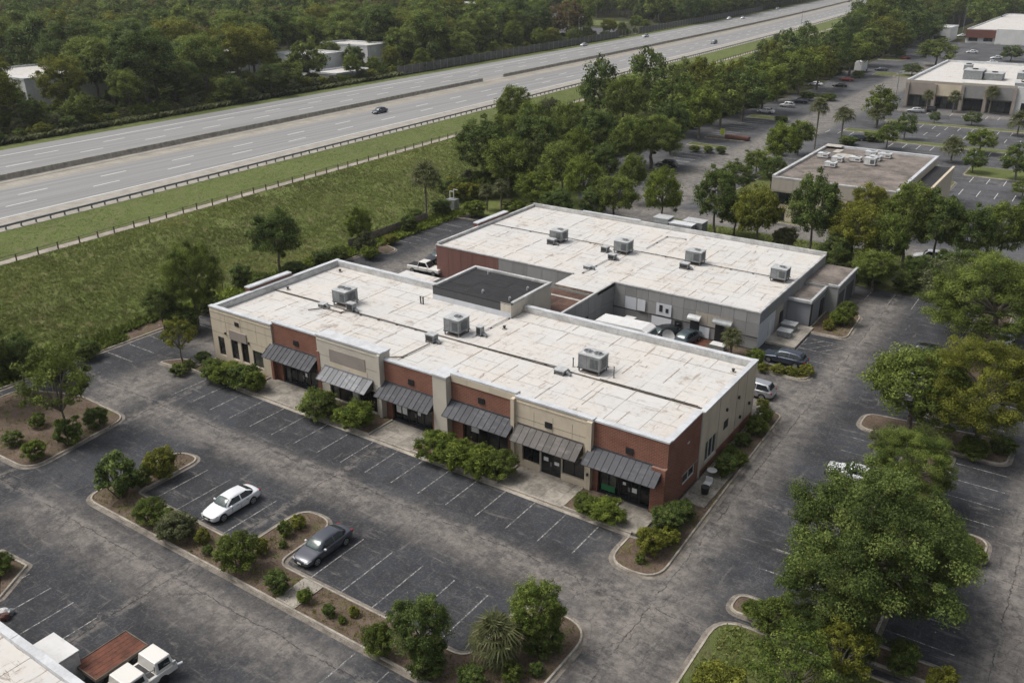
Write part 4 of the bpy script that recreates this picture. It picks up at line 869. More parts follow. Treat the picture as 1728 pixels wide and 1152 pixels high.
SHEDS = [((-248.84, 136.74), 30, 26, 11.0, 'white_roof_shed', 'wide white roofed shed among the trees at the upper left edge', -5, 150), ((-253.30, 206.82), 15, 12, 10.5, 'small_white_shed', 'small white roofed shed showing between trees left of the grey shed', 350, 440),
    ((-229.78, 218.48), 17, 15, 10.0, 'grey_roof_shed', 'pale grey roofed shed half hidden by woodland beyond the highway', 480, 565), ((-228.75, 239.69), 22, 12, 11.5, 'long_white_shed', 'long white shed just right of the pale grey roofed shed', 560, 650),
    ((-349.34, 467.02), 70, 60, 11.5, 'long_white_building', 'large white warehouse seen above the trees at the top edge', 705, 870), ((-274.28, 425.72), 18, 20, 11.5, 'distant_white_block', 'pale block at the top edge right of the large white warehouse', 880, 935)]
for (c_, w_, d_, zt_, nm, lb, p0_, p1_) in SHEDS: block(nm, lb, c_[0]-w_/2, c_[0]+w_/2, c_[1]-d_/2, c_[1]+d_/2, GZ, zt_, 'white_wall', sheet=(6, 6), wins=2 if w_ < 40 else 8)
block('tile_roof_shed', 'low grey shed behind the dark fence beside the far carriageway', -216, -205, 205, 222, GZ, 6.0, 'wall_grey', sheet=(4, 4))
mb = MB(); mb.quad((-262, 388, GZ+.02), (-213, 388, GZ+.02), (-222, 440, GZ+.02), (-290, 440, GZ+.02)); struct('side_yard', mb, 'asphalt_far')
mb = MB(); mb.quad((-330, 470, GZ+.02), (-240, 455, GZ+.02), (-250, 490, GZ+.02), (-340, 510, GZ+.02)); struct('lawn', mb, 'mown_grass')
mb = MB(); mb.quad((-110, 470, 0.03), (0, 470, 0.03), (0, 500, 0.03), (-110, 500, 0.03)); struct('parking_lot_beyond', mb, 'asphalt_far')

# ------------------------------------------------------------------ rooftop units
def rtu(label, x, y, z, rz=0, L=2.4, Wd=1.9, H=1.45, fans=1, group=None, leg=.38, cm='metal_grey', lm='metal_light'):
    t = thing('rooftop_unit', label, 'air conditioner', (x, y, z), rz, group); L *= .86; Wd *= .86; H *= .86
    B = lambda *a: MB().box(*a)
    B(-L/2, L/2, -Wd/2, Wd/2, leg, leg+H).build('cabinet', cm, t, world=False, bevel=.03)
    lid = B(-L/2-.04, L/2+.04, -Wd/2-.04, Wd/2+.04, leg+H, leg+H+.06).build('lid', lm, t, world=False, bevel=.02)
    for i in range(fans):
        fx = (i-(fans-1)/2)*L*.46 + (L*.12 if fans == 1 else 0); r = min(.48, Wd*.3, L*.26)
        m = MB(); zz = leg+H+.06
        for k in range(16):
            a0 = 2*math.pi*k/16; a1 = 2*math.pi*(k+1)/16
            pts = [(r*math.cos(a), r*math.sin(a)) for a in (a0, a1)]
            m.add([(fx+pts[0][0], pts[0][1], zz), (fx+pts[1][0], pts[1][1], zz), (fx+pts[1][0]*.9, pts[1][1]*.9, zz+.1), (fx+pts[0][0]*.9, pts[0][1]*.9, zz+.1)], [(0,1,2,3)])
            m.add([(fx+pts[0][0]*.9, pts[0][1]*.9, zz+.1), (fx+pts[1][0]*.9, pts[1][1]*.9, zz+.1), (fx+pts[1][0]*.85, pts[1][1]*.85, zz+.02), (fx+pts[0][0]*.85, pts[0][1]*.85, zz+.02)], [(0,1,2,3)])
        m.build('fan_ring', 'metal_light', t, world=False)
        m = MB(); m.tube((fx,0,zz+.005), (fx,0,zz+.02), r*.84, n=16).build('fan_well', 'metal_dark', t, world=False)
        m = MB(); m.tube((fx,0,zz+.02), (fx,0,zz+.06), .1, n=8)
        for k in range(4):
            a = k*math.pi/2+.3; c, s = math.cos(a), math.sin(a); m.add([(fx+c*.08-s*.05, s*.08+c*.05, zz+.03), (fx+c*.08+s*.05, s*.08-c*.05, zz+.05), (fx+c*r*.8+s*.13, s*r*.8-c*.13, zz+.05), (fx+c*r*.8-s*.13, s*r*.8+c*.13, zz+.03)], [(0,1,2,3)])
        m.build('fan_blades', 'galvanised', t, world=False)
    # grille on the front and right faces
    for (a0, a1, fy, ax) in ((L*.05, L*.42, -Wd/2, 'x'), (-Wd*.28, Wd*.30, L/2, 'y')):
        m = MB(); m2 = MB(); d = .012
        def bx(mm, p, q, u, v, o0, o1):
            if ax == 'x': mm.box(p, q, fy-o1, fy-o0, u, v)
            else: mm.box(fy+o0, fy+o1, p, q, u, v)
        bx(m, a0, a1, leg+.22, leg+H-.22, .003, .012); m.build('grille', 'metal_dark', t, world=False)
        k = 0; n = 6
        for i in range(n): p = a0+(a1-a0)*(i+.25)/n; bx(m2, p, p+(a1-a0)*.5/n, leg+.24, leg+H-.24, .012, .03)
        m2.build('louvre', 'galvanised', t, world=False)
    for p in (-L*.45, -L*.1): MB().box(p-.008, p+.008, -Wd/2-.01, -Wd/2-.003, leg+.05, leg+H-.05).build('panel_seam', 'metal_dark', t, world=False)
    for sx in (-1, 1):
        for sy in (-1, 1): B(sx*(L/2-.1)-.05, sx*(L/2-.1)+.05, sy*(Wd/2-.1)-.05, sy*(Wd/2-.1)+.05, 0, leg-.06).build('leg', 'galvanised', t, world=False)
    m = MB(); m.box(-L/2-.1, L/2+.1, -Wd/2, -Wd/2+.1, leg-.06, leg); m.box(-L/2-.1, L/2+.1, Wd/2-.1, Wd/2, leg-.06, leg); m.build('skid', 'metal_dark', t, world=False)
    m = MB(); m.box(-L*.4, L*.45, -Wd*.55, Wd*.45, 0.004, .05); m.build('pad', 'grey_roof', t, world=False)
    return t
def smallunit(label, x, y, z, w=.9, d=.7, h=.6, rz=0, kind=0):
    t = thing('duct_box', label, 'duct box', (x, y, z), rz)
    MB().box(-w/2, w/2, -d/2, d/2, .12, .12+h).build('housing', 'metal_grey', t, world=False, bevel=.02); MB().box(-w/2-.05, w/2+.05, -d/2-.05, d/2+.05, .12+h, .17+h).build('lid', 'metal_light', t, world=False)
    MB().tube((w/2, 0, .25), (w/2+.3, 0, .25), .16, n=10).tube((w/2+.3, 0, .25), (w/2+.55, -.1, .1), .16, .12, n=10).build('duct', 'galvanised', t, world=False)
    MB().box(-w/2+.08, w/2-.08, -d/2-.012, -d/2-.003, .2, h).build('grille', 'metal_dark', t, world=False)
    MB().box(-w/2, -w/2+.08, -d/2, d/2, 0, .12).box(w/2-.08, w/2, -d/2, d/2, 0, .12).build('foot', 'metal_dark', t, world=False)
    return t
Z1 = RZ+.02
rtu('grey twin fan rooftop unit on the left part of the shop roof', -65.6, 64.4, Z1, 0, 2.2, 2.3, 1.5, 2)
rtu('grey rooftop unit in the middle of the shop roof, in front of the penthouse', -50.6, 64.6, Z1, 0, 2.2, 2.1, 1.55, 1)
rtu('widest grey rooftop unit on the shop roof, nearest the brick corner', -35.0, 64.5, Z1, 0, 2.6, 1.9, 1.55, 2)
smallunit('small duct box at the right foot of the leftmost shop roof unit', -63.6, 63.2, Z1, .9, .6, .75); smallunit('low vent box at the left foot of the leftmost shop roof unit', -67.0, 62.4, Z1, .8, .7, .25)
smallunit('small box unit with duct just left of the middle shop roof unit', -51.3, 61.5, Z1, 1.0, .8, .7); smallunit('tall narrow box right behind the middle shop roof unit', -48.3, 65.4, Z1, .6, .6, .85)
smallunit('low vent box left of the widest shop roof unit', -37.1, 62.4, Z1, 1.0, .9, .3)
SUPM = MB().cbox((0,0,0), (.22,.22,.08)).mesh('support', 'wood_weathered')
def conduit(name, label, pts, z, r=.045, mat='metal_dark', blocks=True):
    t = thing(name, label, 'pipe', (pts[0][0], pts[0][1], z)); m = MB()
    for p, q in zip(pts, pts[1:]): m.tube((p[0], p[1], z+.12), (q[0], q[1], z+.12), r, n=6)
    m.build('pipe', mat, t)
    for p, q in zip(pts, pts[1:]):
        L = math.hypot(q[0]-p[0], q[1]-p[1]); n = max(1, int(L/2.4))
        for i in range(1, n+1): piece('support', SUPM, t, (p[0]+(q[0]-p[0])*i/n-pts[0][0], p[1]+(q[1]-p[1])*i/n-pts[0][1], .04))
    return t
conduit('roof_conduit', 'pipe run from the leftmost unit towards the left end of the shop roof', [(-74, 63.0), (-67, 63.0)], Z1)
conduit('roof_conduit', 'pipe run between the leftmost and the middle units of the shop roof', [(-64.3, 62.7), (-52, 62.9)], Z1)
conduit('roof_conduit', 'pipe run between the middle and the widest units of the shop roof', [(-49.2, 62.9), (-36.8, 63.2)], Z1); conduit('roof_conduit', 'pipe run from the widest unit to the right end of the shop roof', [(-33.5, 63.1), (-24.2, 63.1)], Z1)
conduit('roof_conduit', 'pipe bending from the middle unit back to the penthouse corner', [(-48.6, 64.4), (-48.4, 70.6)], Z1, .06, 'parapet_flashing'); conduit('roof_conduit', 'pipe bending forward from the middle unit towards the stucco bay', [(-51.0, 60.8), (-51.2, 57.0), (-52.4, 56.0)], Z1, .06, 'wood_weathered')
conduit('roof_conduit', 'short bent pipe crossing under the leftmost shop roof unit', [(-67.4, 60.6), (-66.4, 62.0), (-64.0, 62.0), (-63.4, 63.6)], Z1, .06, 'wood_weathered')
Z2 = BZ+.02
for lb, p, L, W_, H_, f in (('grey rooftop unit farthest left on the warehouse roof', (-60.06, 99.38), 2.2, 2.1, 1.4, 1), ('second grey rooftop unit from the left on the warehouse roof', (-50.46, 99.80), 2.3, 2.1, 1.45, 1),
        ('third grey rooftop unit from the left on the warehouse roof', (-40.92, 100.90), 2.4, 2.0, 1.5, 1), ('lone grey rooftop unit nearest the annex end of the warehouse roof', (-29.93, 100.50), 2.2, 2.0, 1.4, 1)):
    rtu(lb, p[0], p[1]+.3, Z2, 0, L, W_, H_, f)
for lb, p in (('box unit at the front foot of the farthest left warehouse unit', (-60.16, 98.02)), ('round mouthed vent box left of the second warehouse roof unit', (-52.56, 99.01)), ('square vent box in front of the second warehouse roof unit', (-50.26, 96.68)),
        ('box unit with duct in front of the third warehouse roof unit', (-41.15, 98.54)), ('low hatch box near the front left of the warehouse roof', (-51.10, 91.91))):
    smallunit(lb, p[0], p[1], Z2, 1.1 if 'box unit' in lb else .9, .8, .25 if 'hatch' in lb else .6)
conduit('roof_conduit', 'pipe run on the warehouse roof left of its first unit', [(-72, 101.3), (-62.5, 101.3)], Z2); conduit('roof_conduit', 'pipe run between the first and second warehouse units', [(-58.5, 101.2), (-51, 101.2)], Z2)
conduit('roof_conduit', 'pipe run between the second and third warehouse units', [(-48.5, 101.3), (-41.5, 101.3)], Z2); conduit('roof_conduit', 'pipe run between the third unit and the annex end unit', [(-39, 101.2), (-30.5, 101.2)], Z2)
conduit('roof_conduit', 'pipe running back from the second warehouse unit', [(-48.6, 103), (-48.6, 109.5), (-46, 109.8)], Z2, .06, 'parapet_flashing'); conduit('roof_conduit', 'pipe running forward from the second warehouse unit to the roof edge', [(-50.5, 99.5), (-50.7, 90)], Z2, .06, 'parapet_flashing')
def stack(label, x, y, z, h=.6, r=.06, n=1):
    t = thing('vent_pipe', label, 'vent pipe', (x, y, z))
    for i in range(n): MB().tube((i*.35, 0, 0), (i*.35, 0, h), r, n=8).tube((i*.35, 0, h), (i*.35, 0, h+.08), r*1.6, n=8).build('pipe', 'metal_dark', t, world=False)
    MB().tube((0,0,0), (0,0,.06), r*2.6, n=10).build('collar', 'roof_patch', t, world=False)
stack('pair of dark vent pipes beside the penthouse', -58.8, 68.9, Z1, .75, .07, 2); stack('thin dark mast right of the widest shop roof unit', -32.7, 64.2, Z1, 1.0, .04); stack('thin dark mast left of the widest shop roof unit', -36.9, 64.2, Z1, .8, .05)
for lb, p in (('small dark vent near the back left corner of the shop roof', (-73.54, 71.71)), ('small dark vent near the left parapet of the shop roof', (-74.10, 63.96)), ('stub vent near the back right corner of the shop roof', (-24.30, 71.24)), ('stub vent near the middle right of the shop roof', (-47.25, 68.10))):
    stack(lb, p[0], p[1], Z1, .25, .1)
for i, (x, y, lb) in enumerate(((-42.6,160.5,'front left white unit on the dark roof'), (-39.6,158.5,'pair member right of the front left white unit on the dark roof'), (-37.0,160.2,'flat topped white unit in the middle of the dark roof'), (-39.4,153.6,'nearest white unit on the dark roof'),
        (-36.0,166.5,'rearmost white unit on the dark roof'), (-33.4,166.0,'second rearmost white unit, right of the rearmost one'), (-34.4,163.0,'white unit just in front of the two rearmost ones'), (-34.2,158.6,'tall white boxy unit at the centre right of the dark roof'))):
    rtu(lb, x, y, 7.05, 0, 2.1, 1.8, .75 if i != 7 else 1.3, 1, 'white units on the dark roof', .15, 'white_wall', 'coping')

# ------------------------------------------------------------------ cars
def loft(m, secs):
    n = len(secs[0]); base = len(m.v); vs = []
    for s in secs: vs += s
    m.add(vs, [(i*n+j, i*n+(j+1) % n, (i+1)*n+(j+1) % n, (i+1)*n+j) for i in range(len(secs)-1) for j in range(n)] + [tuple(range(n-1,-1,-1)), tuple((len(secs)-1)*n+i for i in range(n))])
def evalmesh(o):
    bpy.context.view_layer.update(); d = bpy.context.evaluated_depsgraph_get(); me = bpy.data.meshes.new_from_object(o.evaluated_get(d)); return me
CARS = {}
def carmeshes(kind):
    if kind in CARS: return CARS[kind]
    if kind == 'sedan': L, Wd, H, xc0, xc1, xr1, xr0, belt, tail = 4.8, 1.84, 1.47, -1.15, -.30, .95, 1.85, .93, 1.07
    elif kind == 'hatch': L, Wd, H, xc0, xc1, xr1, xr0, belt, tail = 4.5, 1.86, 1.62, -.95, -.30, 1.65, 2.08, .98, 1.08
    elif kind == 'wagon': L, Wd, H, xc0, xc1, xr1, xr0, belt, tail = 4.8, 1.86, 1.55, -1.0, -.35, 1.55, 2.15, .95, 1.05
    else: L, Wd, H, xc0, xc1, xr1, xr0, belt, tail = 4.4, 1.84, 1.2, -.8, -.25, .75, 1.6, .8, .9
    h = L/2; hw = Wd/2; k = belt/.92
    st = [(-h,.60,.32,.48,.52),(-h+.10,.80,.22,.60,.66),(-h+.40,.93,.18,.70*k,.78*k),(-h+.95,.985,.18,.79*k,.87*k),(xc0-.05,1,.18,.86*k,.95*k),(xc0+.5,1,.18,.90*k,.98*k),(0.2,1,.18,.92*k,.99*k),(1.1,1,.18,.94*k,tail-.02),(h-.75,.985,.20,.95*k,tail),(h-.28,.93,.24,.92*k,tail-.02),(h-.06,.82,.30,.80*k,tail-.14),(h,.70,.36,.55,.60)]
    secs = []
    for x, w, zl, zs, zt in st:
        w *= hw; hs_ = [(x,0,zl),(x,w*.85,zl),(x,w*.97,zl+.12),(x,w,zl+(zs-zl)*.5),(x,w*.985,zs-.06),(x,w*.92,zs+.01),(x,w*.55,(zs*.3+zt*.7)),(x,0,zt)]
        secs.append(hs_+[(a,-b,c) for a,b,c in hs_[-2:0:-1]])
    m = MB(); loft(m, secs); bo = m.build('tmp', 'paint_white', None, True); sb = bo.modifiers.new('s', 'SUBSURF'); sb.levels = 2
    wx = (-h+.92, h-.98); c = MB()
    for x in wx:
        for sy in (-1, 1): c.tube((x, sy*(hw-.32), .33), (x, sy*(hw+.2), .33), .375, n=24)
    co = c.build('tmpc', 'plastic_black', None); bl = bo.modifiers.new('b', 'BOOLEAN'); bl.object = co; bl.operation = 'DIFFERENCE'; bl.solver = 'EXACT'
    body = evalmesh(bo); body.polygons.foreach_set('use_smooth', [True]*len(body.polygons)); bpy.data.objects.remove(bo); bpy.data.objects.remove(co)
    bw = hw*.95; tw = hw*.66; zb = belt-.10
    def roofz(x):
        if x < xc1: t = (x-xc0)/(xc1-xc0); return belt+.02+(H-.05-belt-.02)*math.sin(max(0, min(1, t))*math.pi/2)**.92
        if x > xr1: t = (xr0-x)/(xr0-xr1); return tail+(H-.07-tail)*math.sin(max(0, min(1, t))*math.pi/2)**.92
        t = (x-xc1)/(xr1-xc1); return H-.05+.06*math.sin(t*math.pi)-.02*t
    xs = [xc0-.02]+[xc0+(xc1-xc0)*t for t in (.25,.5,.75,1)]+[xc1+(xr1-xc1)*t for t in (.2,.4,.6,.8,1)]+[xr1+(xr0-xr1)*t for t in (.25,.5,.75,1)]
    m = MB(); secs = []
    for x in xs:
        z = roofz(x); q = max(0, (z-zb)/(H-zb)); e = min(1, min((x-xc0+.25)/.5, (xr0+.2-x)/.5)); e = max(.80, e)
        wt = (bw+(tw-bw)*q)*e; hs_ = [(x,0,zb-.06),(x,bw*e,zb-.06),(x,bw*e,zb+.05),(x,bw*e+(wt-bw*e)*.55,zb+(z-zb)*.55),(x,wt,z-.07),(x,wt*.80,z),(x,wt*.4,z+.018),(x,0,z+.022)]
        secs.append(hs_+[(a_,-b_,c_) for a_,b_,c_ in hs_[-2:0:-1]])
    loft(m, secs); co = m.build('tmp', 'paint_white', None, True); sb = co.modifiers.new('s', 'SUBSURF'); sb.levels = 3; cm_ = evalmesh(co); bpy.data.objects.remove(co)
    mid = (xc0+xr0)/2+.02; groups = {n_: [] for n_ in ('roof', 'windscreen', 'rear_window', 'front_side_window', 'front_side_window#', 'rear_side_window', 'rear_side_window#')}
    for p in cm_.polygons:
        cx_, cy_, cz_ = p.center; nx_, ny_, nz_ = p.normal; key_ = 'roof'; ay = abs(cy_)
        if cz_ > belt+.035:
            wz = bw+(tw-bw)*max(0, (cz_-zb)/(H-zb)); xa = xc0+(xc1-xc0)*((cz_-belt)/(H-belt))**1.25; xr_ = xr0-(xr0-xr1)*((cz_-tail)/(H-tail) if cz_ > tail else 0)**1.2
            if cx_ < xc1 and nx_ < -.30 and ay < wz-.10 and cz_ < H-.075: key_ = 'windscreen'
            elif cx_ > xr1 and nx_ > .22 and ay < wz-.14 and cz_ > tail+.04 and cz_ < H-.085: key_ = 'rear_window'
            elif abs(ny_) > .45 and cz_ < H-.115 and cx_ > xa+.20 and cx_ < xr_-.22:
                key_ = ('front_side_window' if cx_ < mid-.035 else 'rear_side_window' if cx_ > mid+.035 else 'roof'); key_ += '#' if (cy_ < 0 and key_ != 'roof') else ''
        groups[key_].append(p)
    out_ = {}
    for n_, ps in groups.items():
        mm = MB(); vm = {}
        for p in ps:
            f_ = []
            for vi in p.vertices:
                if vi not in vm: vm[vi] = len(mm.v); mm.v.append(tuple(cm_.vertices[vi].co))
                f_.append(vm[vi])
            mm.f.append(tuple(f_)); mm.mi.append(0)
        out_[n_] = mm.mesh(n_.strip('#'), 'paint_white' if n_ == 'roof' else 'windscreen' if n_ == 'windscreen' else 'car_glass', True)
    cab = out_.pop('roof'); gm = {k_: v_ for k_, v_ in out_.items() if len(v_.polygons)}
    m = MB(); m.tube((0,-.11,0), (0,.11,0), .33, n=28); tyre = m.mesh('tyre', 'tyre')
    m = MB(); m.tube((0,.112,0), (0,.118,0), .235, n=20)
    m.k = 1
    for i in range(5):
        a = 2*math.pi*(i+.5)/5; m.add([(math.cos(a)*.09-math.sin(a)*.02,.1185,math.sin(a)*.09+math.cos(a)*.02),(math.cos(a)*.09+math.sin(a)*.02,.1185,math.sin(a)*.09-math.cos(a)*.02),(math.cos(a)*.20+math.sin(a)*.045,.1185,math.sin(a)*.20-math.cos(a)*.045),(math.cos(a)*.20-math.sin(a)*.045,.1185,math.sin(a)*.20+math.cos(a)*.045)],[(0,1,2,3),(3,2,1,0)])
    m.k = 0
    for i in range(0):
        a = 2*math.pi*i/5; m.add([(math.cos(a)*.05-math.sin(a)*.035,.128,math.sin(a)*.05+math.cos(a)*.035),(math.cos(a)*.05+math.sin(a)*.035,.128,math.sin(a)*.05-math.cos(a)*.035),(math.cos(a)*.225+math.sin(a)*.045,.122,math.sin(a)*.225-math.cos(a)*.045),(math.cos(a)*.225-math.sin(a)*.045,.122,math.sin(a)*.225+math.cos(a)*.045)],[(0,1,2,3),(3,2,1,0)])
    for i in range(20):
        a=2*math.pi*i/20; b=2*math.pi*(i+1)/20; m.add([(math.cos(t)*r_,.124,math.sin(t)*r_) for t, r_ in ((a,.205),(b,.205),(b,.24),(a,.24))],[(0,1,2,3),(3,2,1,0)])
    rim = m.mesh('rim', ['rim', 'plastic_black'])
    X = dict(L=L, hw=hw, H=H, body=body, cab=cab, glass=gm, tyre=tyre, rim=rim, wx=wx, belt=belt, tail=tail, xc0=xc0)
    CARS[kind] = X; return X
CM = {}
def car(label, x, y, rz, paint, kind='sedan', z=0, cat='car', name='parked_car', full=True, plate=True):
    """local -x is the nose"""
    X = carmeshes(kind); t = thing(name, label, cat, (x, y, z), rz); h = X['L']/2; hw = X['hw']
    def shared(key, src):
        kk = (key, kind, paint)
        if kk not in CM: me = src.copy(); me.materials.clear(); me.materials.append(M[paint]); CM[kk] = me
        return CM[kk]
    piece('body', shared('body', X['body']), t); piece('roof', shared('roof', X['cab']), t)
    for n_, me in X['glass'].items(): piece(n_.strip('#'), me, t)
    for wx in X['wx']:
        for s in (1, -1):
            w = piece('wheel', X['tyre'], t, (wx, s*(hw-.12), .33)); piece('rim', X['rim'], w, (0,0,0), 0 if s > 0 else math.pi)
    if not full: return t
    k = X['belt']/.92
    def part(key, mat, fn):
        kk = (key, kind)
        if kk not in CM: mm = MB(); fn(mm); CM[kk] = mm.mesh(key, mat)
        return piece(key.replace('_b', ''), CM[kk], t)
    for s in (1, -1):
        def hl(mm): mm.add([(-h+.055,s*hw*.62,.56),(-h+.02,s*hw*.45,.50),(-h+.16,s*hw*.84,.60),(-h+.42,s*hw*.90,.74*k),(-h+.25,s*hw*.66,.715*k),(-h+.10,s*hw*.50,.63)], [(0,1,5),(0,5,4),(0,4,3),(0,3,2)] if s < 0 else [(0,5,1),(0,4,5),(0,3,4),(0,2,3)])
        part('headlight%s' % ('' if s > 0 else '_b'), 'headlamp', lambda mm, s=s: mm.add([(-h+.03,s*hw*.50,.555),(-h+.10,s*hw*.83,.585),(-h+.44,s*hw*.945,.68*k),(-h+.44,s*hw*.93,.745*k),(-h+.16,s*hw*.78,.685*k),(-h+.06,s*hw*.50,.635)], [(0,1,4,5),(1,2,3,4),(5,4,1,0),(4,3,2,1)]))
        part('taillight%s' % ('' if s > 0 else '_b'), 'taillamp', lambda mm, s=s: mm.cbox((h-.14, s*hw*.73, .80*k), (.17, .24, .11)))
        part('mirror%s' % ('' if s > 0 else '_b'), paint, lambda mm, s=s: mm.cbox((X['xc0']+.42, s*(hw+.08), X['belt']+.05), (.11, .17, .11)))
    part('grille', 'plastic_black', lambda mm: mm.cbox((-h+.045, 0, .52), (.10, hw*.9, .11)).cbox((-h+.05, 0, .34), (.10, hw*1.05, .09)))
    part('bumper', 'plastic_black', lambda mm: mm.cbox((h-.03, 0, .33), (.08, hw*1.2, .12)))
    if plate: part('number_plate', 'paper', lambda mm: mm.cbox((-h-.012, 0, .43), (.02, .34, .12)).cbox((h+.005, 0, .62), (.02, .34, .13)))
    for s in (1, -1):
        part('door_handle', 'plastic_black', lambda mm: [mm.cbox((a, b*(hw+.003), .76*k), (.16, .02, .03)) for a in (-.05, .85) for b in (1, -1)]) if s > 0 else None
        part('door_seam', 'plastic_black', lambda mm: [mm.cbox((a, b*(hw+.001), .56*k), (.012, .012, .52)) for a in (-.62, .22, 1.0) for b in (1, -1)]) if s > 0 else None
    return t
for k_ in ('mirror_b', 'headlight_b', 'taillight_b'): pass
car('white saloon car parked beside the long planted island, nose to the shrubs', -51.55, 36.45, R(90), 'paint_white')
car('dark grey saloon car parked against the rounded middle nub of the island', -41.62, 36.60, R(90), 'paint_gunmetal')
car('dark blue estate car parked beside the low weedy bed at the warehouse corner', -24.4, 87.6, R(-2), 'paint_navy', 'wagon')
car('silver hatchback half hidden behind the right end of the shop row', -24.7, 78.6, R(0), 'paint_silver', 'hatch')
car('black hatchback parked under the trees right of the warehouse', (-12.66, 97.01)[0], (-12.66, 97.01)[1], R(2), 'paint_black', 'hatch')
car('white coupe half covered by the big tree crown', (-12.15, 68.33)[0], (-12.15, 68.33)[1], R(3), 'paint_white', 'low')
car('white car seen nose on between the trees at the right edge', (-5.76, 106.03)[0], (-5.76, 106.03)[1], R(82), 'paint_silver', 'low')
car('black SUV under the spreading oak in the lot behind the warehouse', (-75.78, 167.78)[0], (-75.78, 167.78)[1], R(3), 'paint_black', 'hatch')
car('white saloon car next to the clipped shrubs in the far lot', (-81.99, 244.47)[0], (-81.99, 244.47)[1], R(0), 'paint_white', full=False)
car('champagne silver SUV behind the white saloon in the far lot', (-80.48, 257.77)[0], (-80.48, 257.77)[1], R(0), 'paint_silver', 'hatch', full=False)
car('dark blue car behind the champagne silver SUV', (-80.89, 265.36)[0]+1, (-80.89, 265.36)[1]+2, R(0), 'paint_navy', full=False)
car('pale grey car half hidden by shrubs left of the black far car', (-87.20, 306.82)[0], (-87.20, 306.82)[1], R(0), 'paint_white', full=False)
car('black car parked left of the red one far up the lot road', (-79.71, 308.24)[0], (-79.71, 308.24)[1], R(2), 'paint_black', full=False)
car('red car behind the black one far up the lot road', (-82.01, 324.44)[0], (-82.01, 324.44)[1], R(2), 'paint_red', full=False)
car('dark car on the small round island up the lot road', (-79.05, 360.46)[0], (-79.05, 360.46)[1], R(0), 'paint_navy', full=False)
car('white car in front of the grey far shops hidden by the palm', (-48.07, 267.74)[0], (-48.07, 267.74)[1], R(0), 'paint_silver', full=False)
car('black car in front of the grey far shops', (-47.00, 270.83)[0]+1.5, (-47.00, 270.83)[1], R(0), 'paint_black', 'hatch', full=False)
car('blue car beside the palm behind the dark roof', (-51.31, 217.95)[0], (-51.31, 217.95)[1], R(20), 'paint_navy', full=False)
for i, (px, lb, pt) in enumerate((((-58.41, 369.37), 'white car leftmost of the row before the far white house', 'paint_white'), ((-53.28, 360.26), 'black car right of the leftmost white one in the far row', 'paint_black'), ((-61.86, 448.19), 'white car nearest the tree before the restaurant', 'paint_white'), ((-48.76, 407.58), 'white car left of the restaurant wall', 'paint_white'), ((-49.54, 427.61), 'second white car, just behind the one left of the restaurant wall', 'paint_white'), ((-73.65, 550.47), 'silver car in the back row beside the white house', 'paint_silver'), ((-80.73, 537.29), 'white car in the back row beside the white house', 'paint_white'), ((-94.40, 477.23), 'red car in the far lane beyond the round tree', 'paint_red'), ((-80.63, 407.83), 'small red car in the far lot lane', 'paint_red'))):
    car(lb, px[0], px[1], R(8*i), pt, 'sedan', full=False)
FWc = R(90+2.7)
car('dark blue car driving alone on the near carriageway', (-153.75, 167.99)[0], (-153.75, 167.99)[1], FWc, 'paint_navy', z=GZ+.01, name='moving_car')
car('dark teal SUV on the near carriageway further up the highway', (-156.37, 387.91)[0], (-156.37, 387.91)[1], FWc, 'paint_slate', 'hatch', z=GZ+.01, name='moving_car')
car('dark pickup like car at the top edge of the highway', (-205.83, 787.02)[0], (-205.83, 787.02)[1], FWc, 'paint_black', 'hatch', z=GZ+.01, name='moving_car', full=False)
for px, lb, pt in (((-210.17, 541.44), 'white van like car on the far carriageway beside the fence end', 'paint_white'), ((-205.20, 550.75), 'white car next to the median far up the highway', 'paint_white'), ((-232.02, 636.08), 'black car farthest up the outer lane of the far carriageway', 'paint_black'), ((-199.05, 348.03), 'silver car low on the far carriageway near the lamp post', 'paint_silver'), ((-196.69, 402.23), 'lone pale car on the far carriageway by the median', 'paint_silver'), ((-220.83, 659.72), 'pale car near the median at the top of the far carriageway', 'paint_silver')):
    car(lb, px[0], px[1], FWc, pt, 'hatch' if 'van' in lb else 'sedan', z=GZ+.01, name='moving_car', full=False)
for px, lb, pt, rz in (((-18.63, 132.74), 'white car glimpsed behind the yellow green tree', 'paint_white', 5), ((-16.69, 131.51), 'white pickup like car glimpsed behind the tree strip', 'paint_white', 0), ((-14.33, 133.39), 'dark car with a pale hood glimpsed behind the tree strip', 'paint_black', 0)):
    car(lb, px[0], px[1], R(rz), pt, 'hatch', full=False)
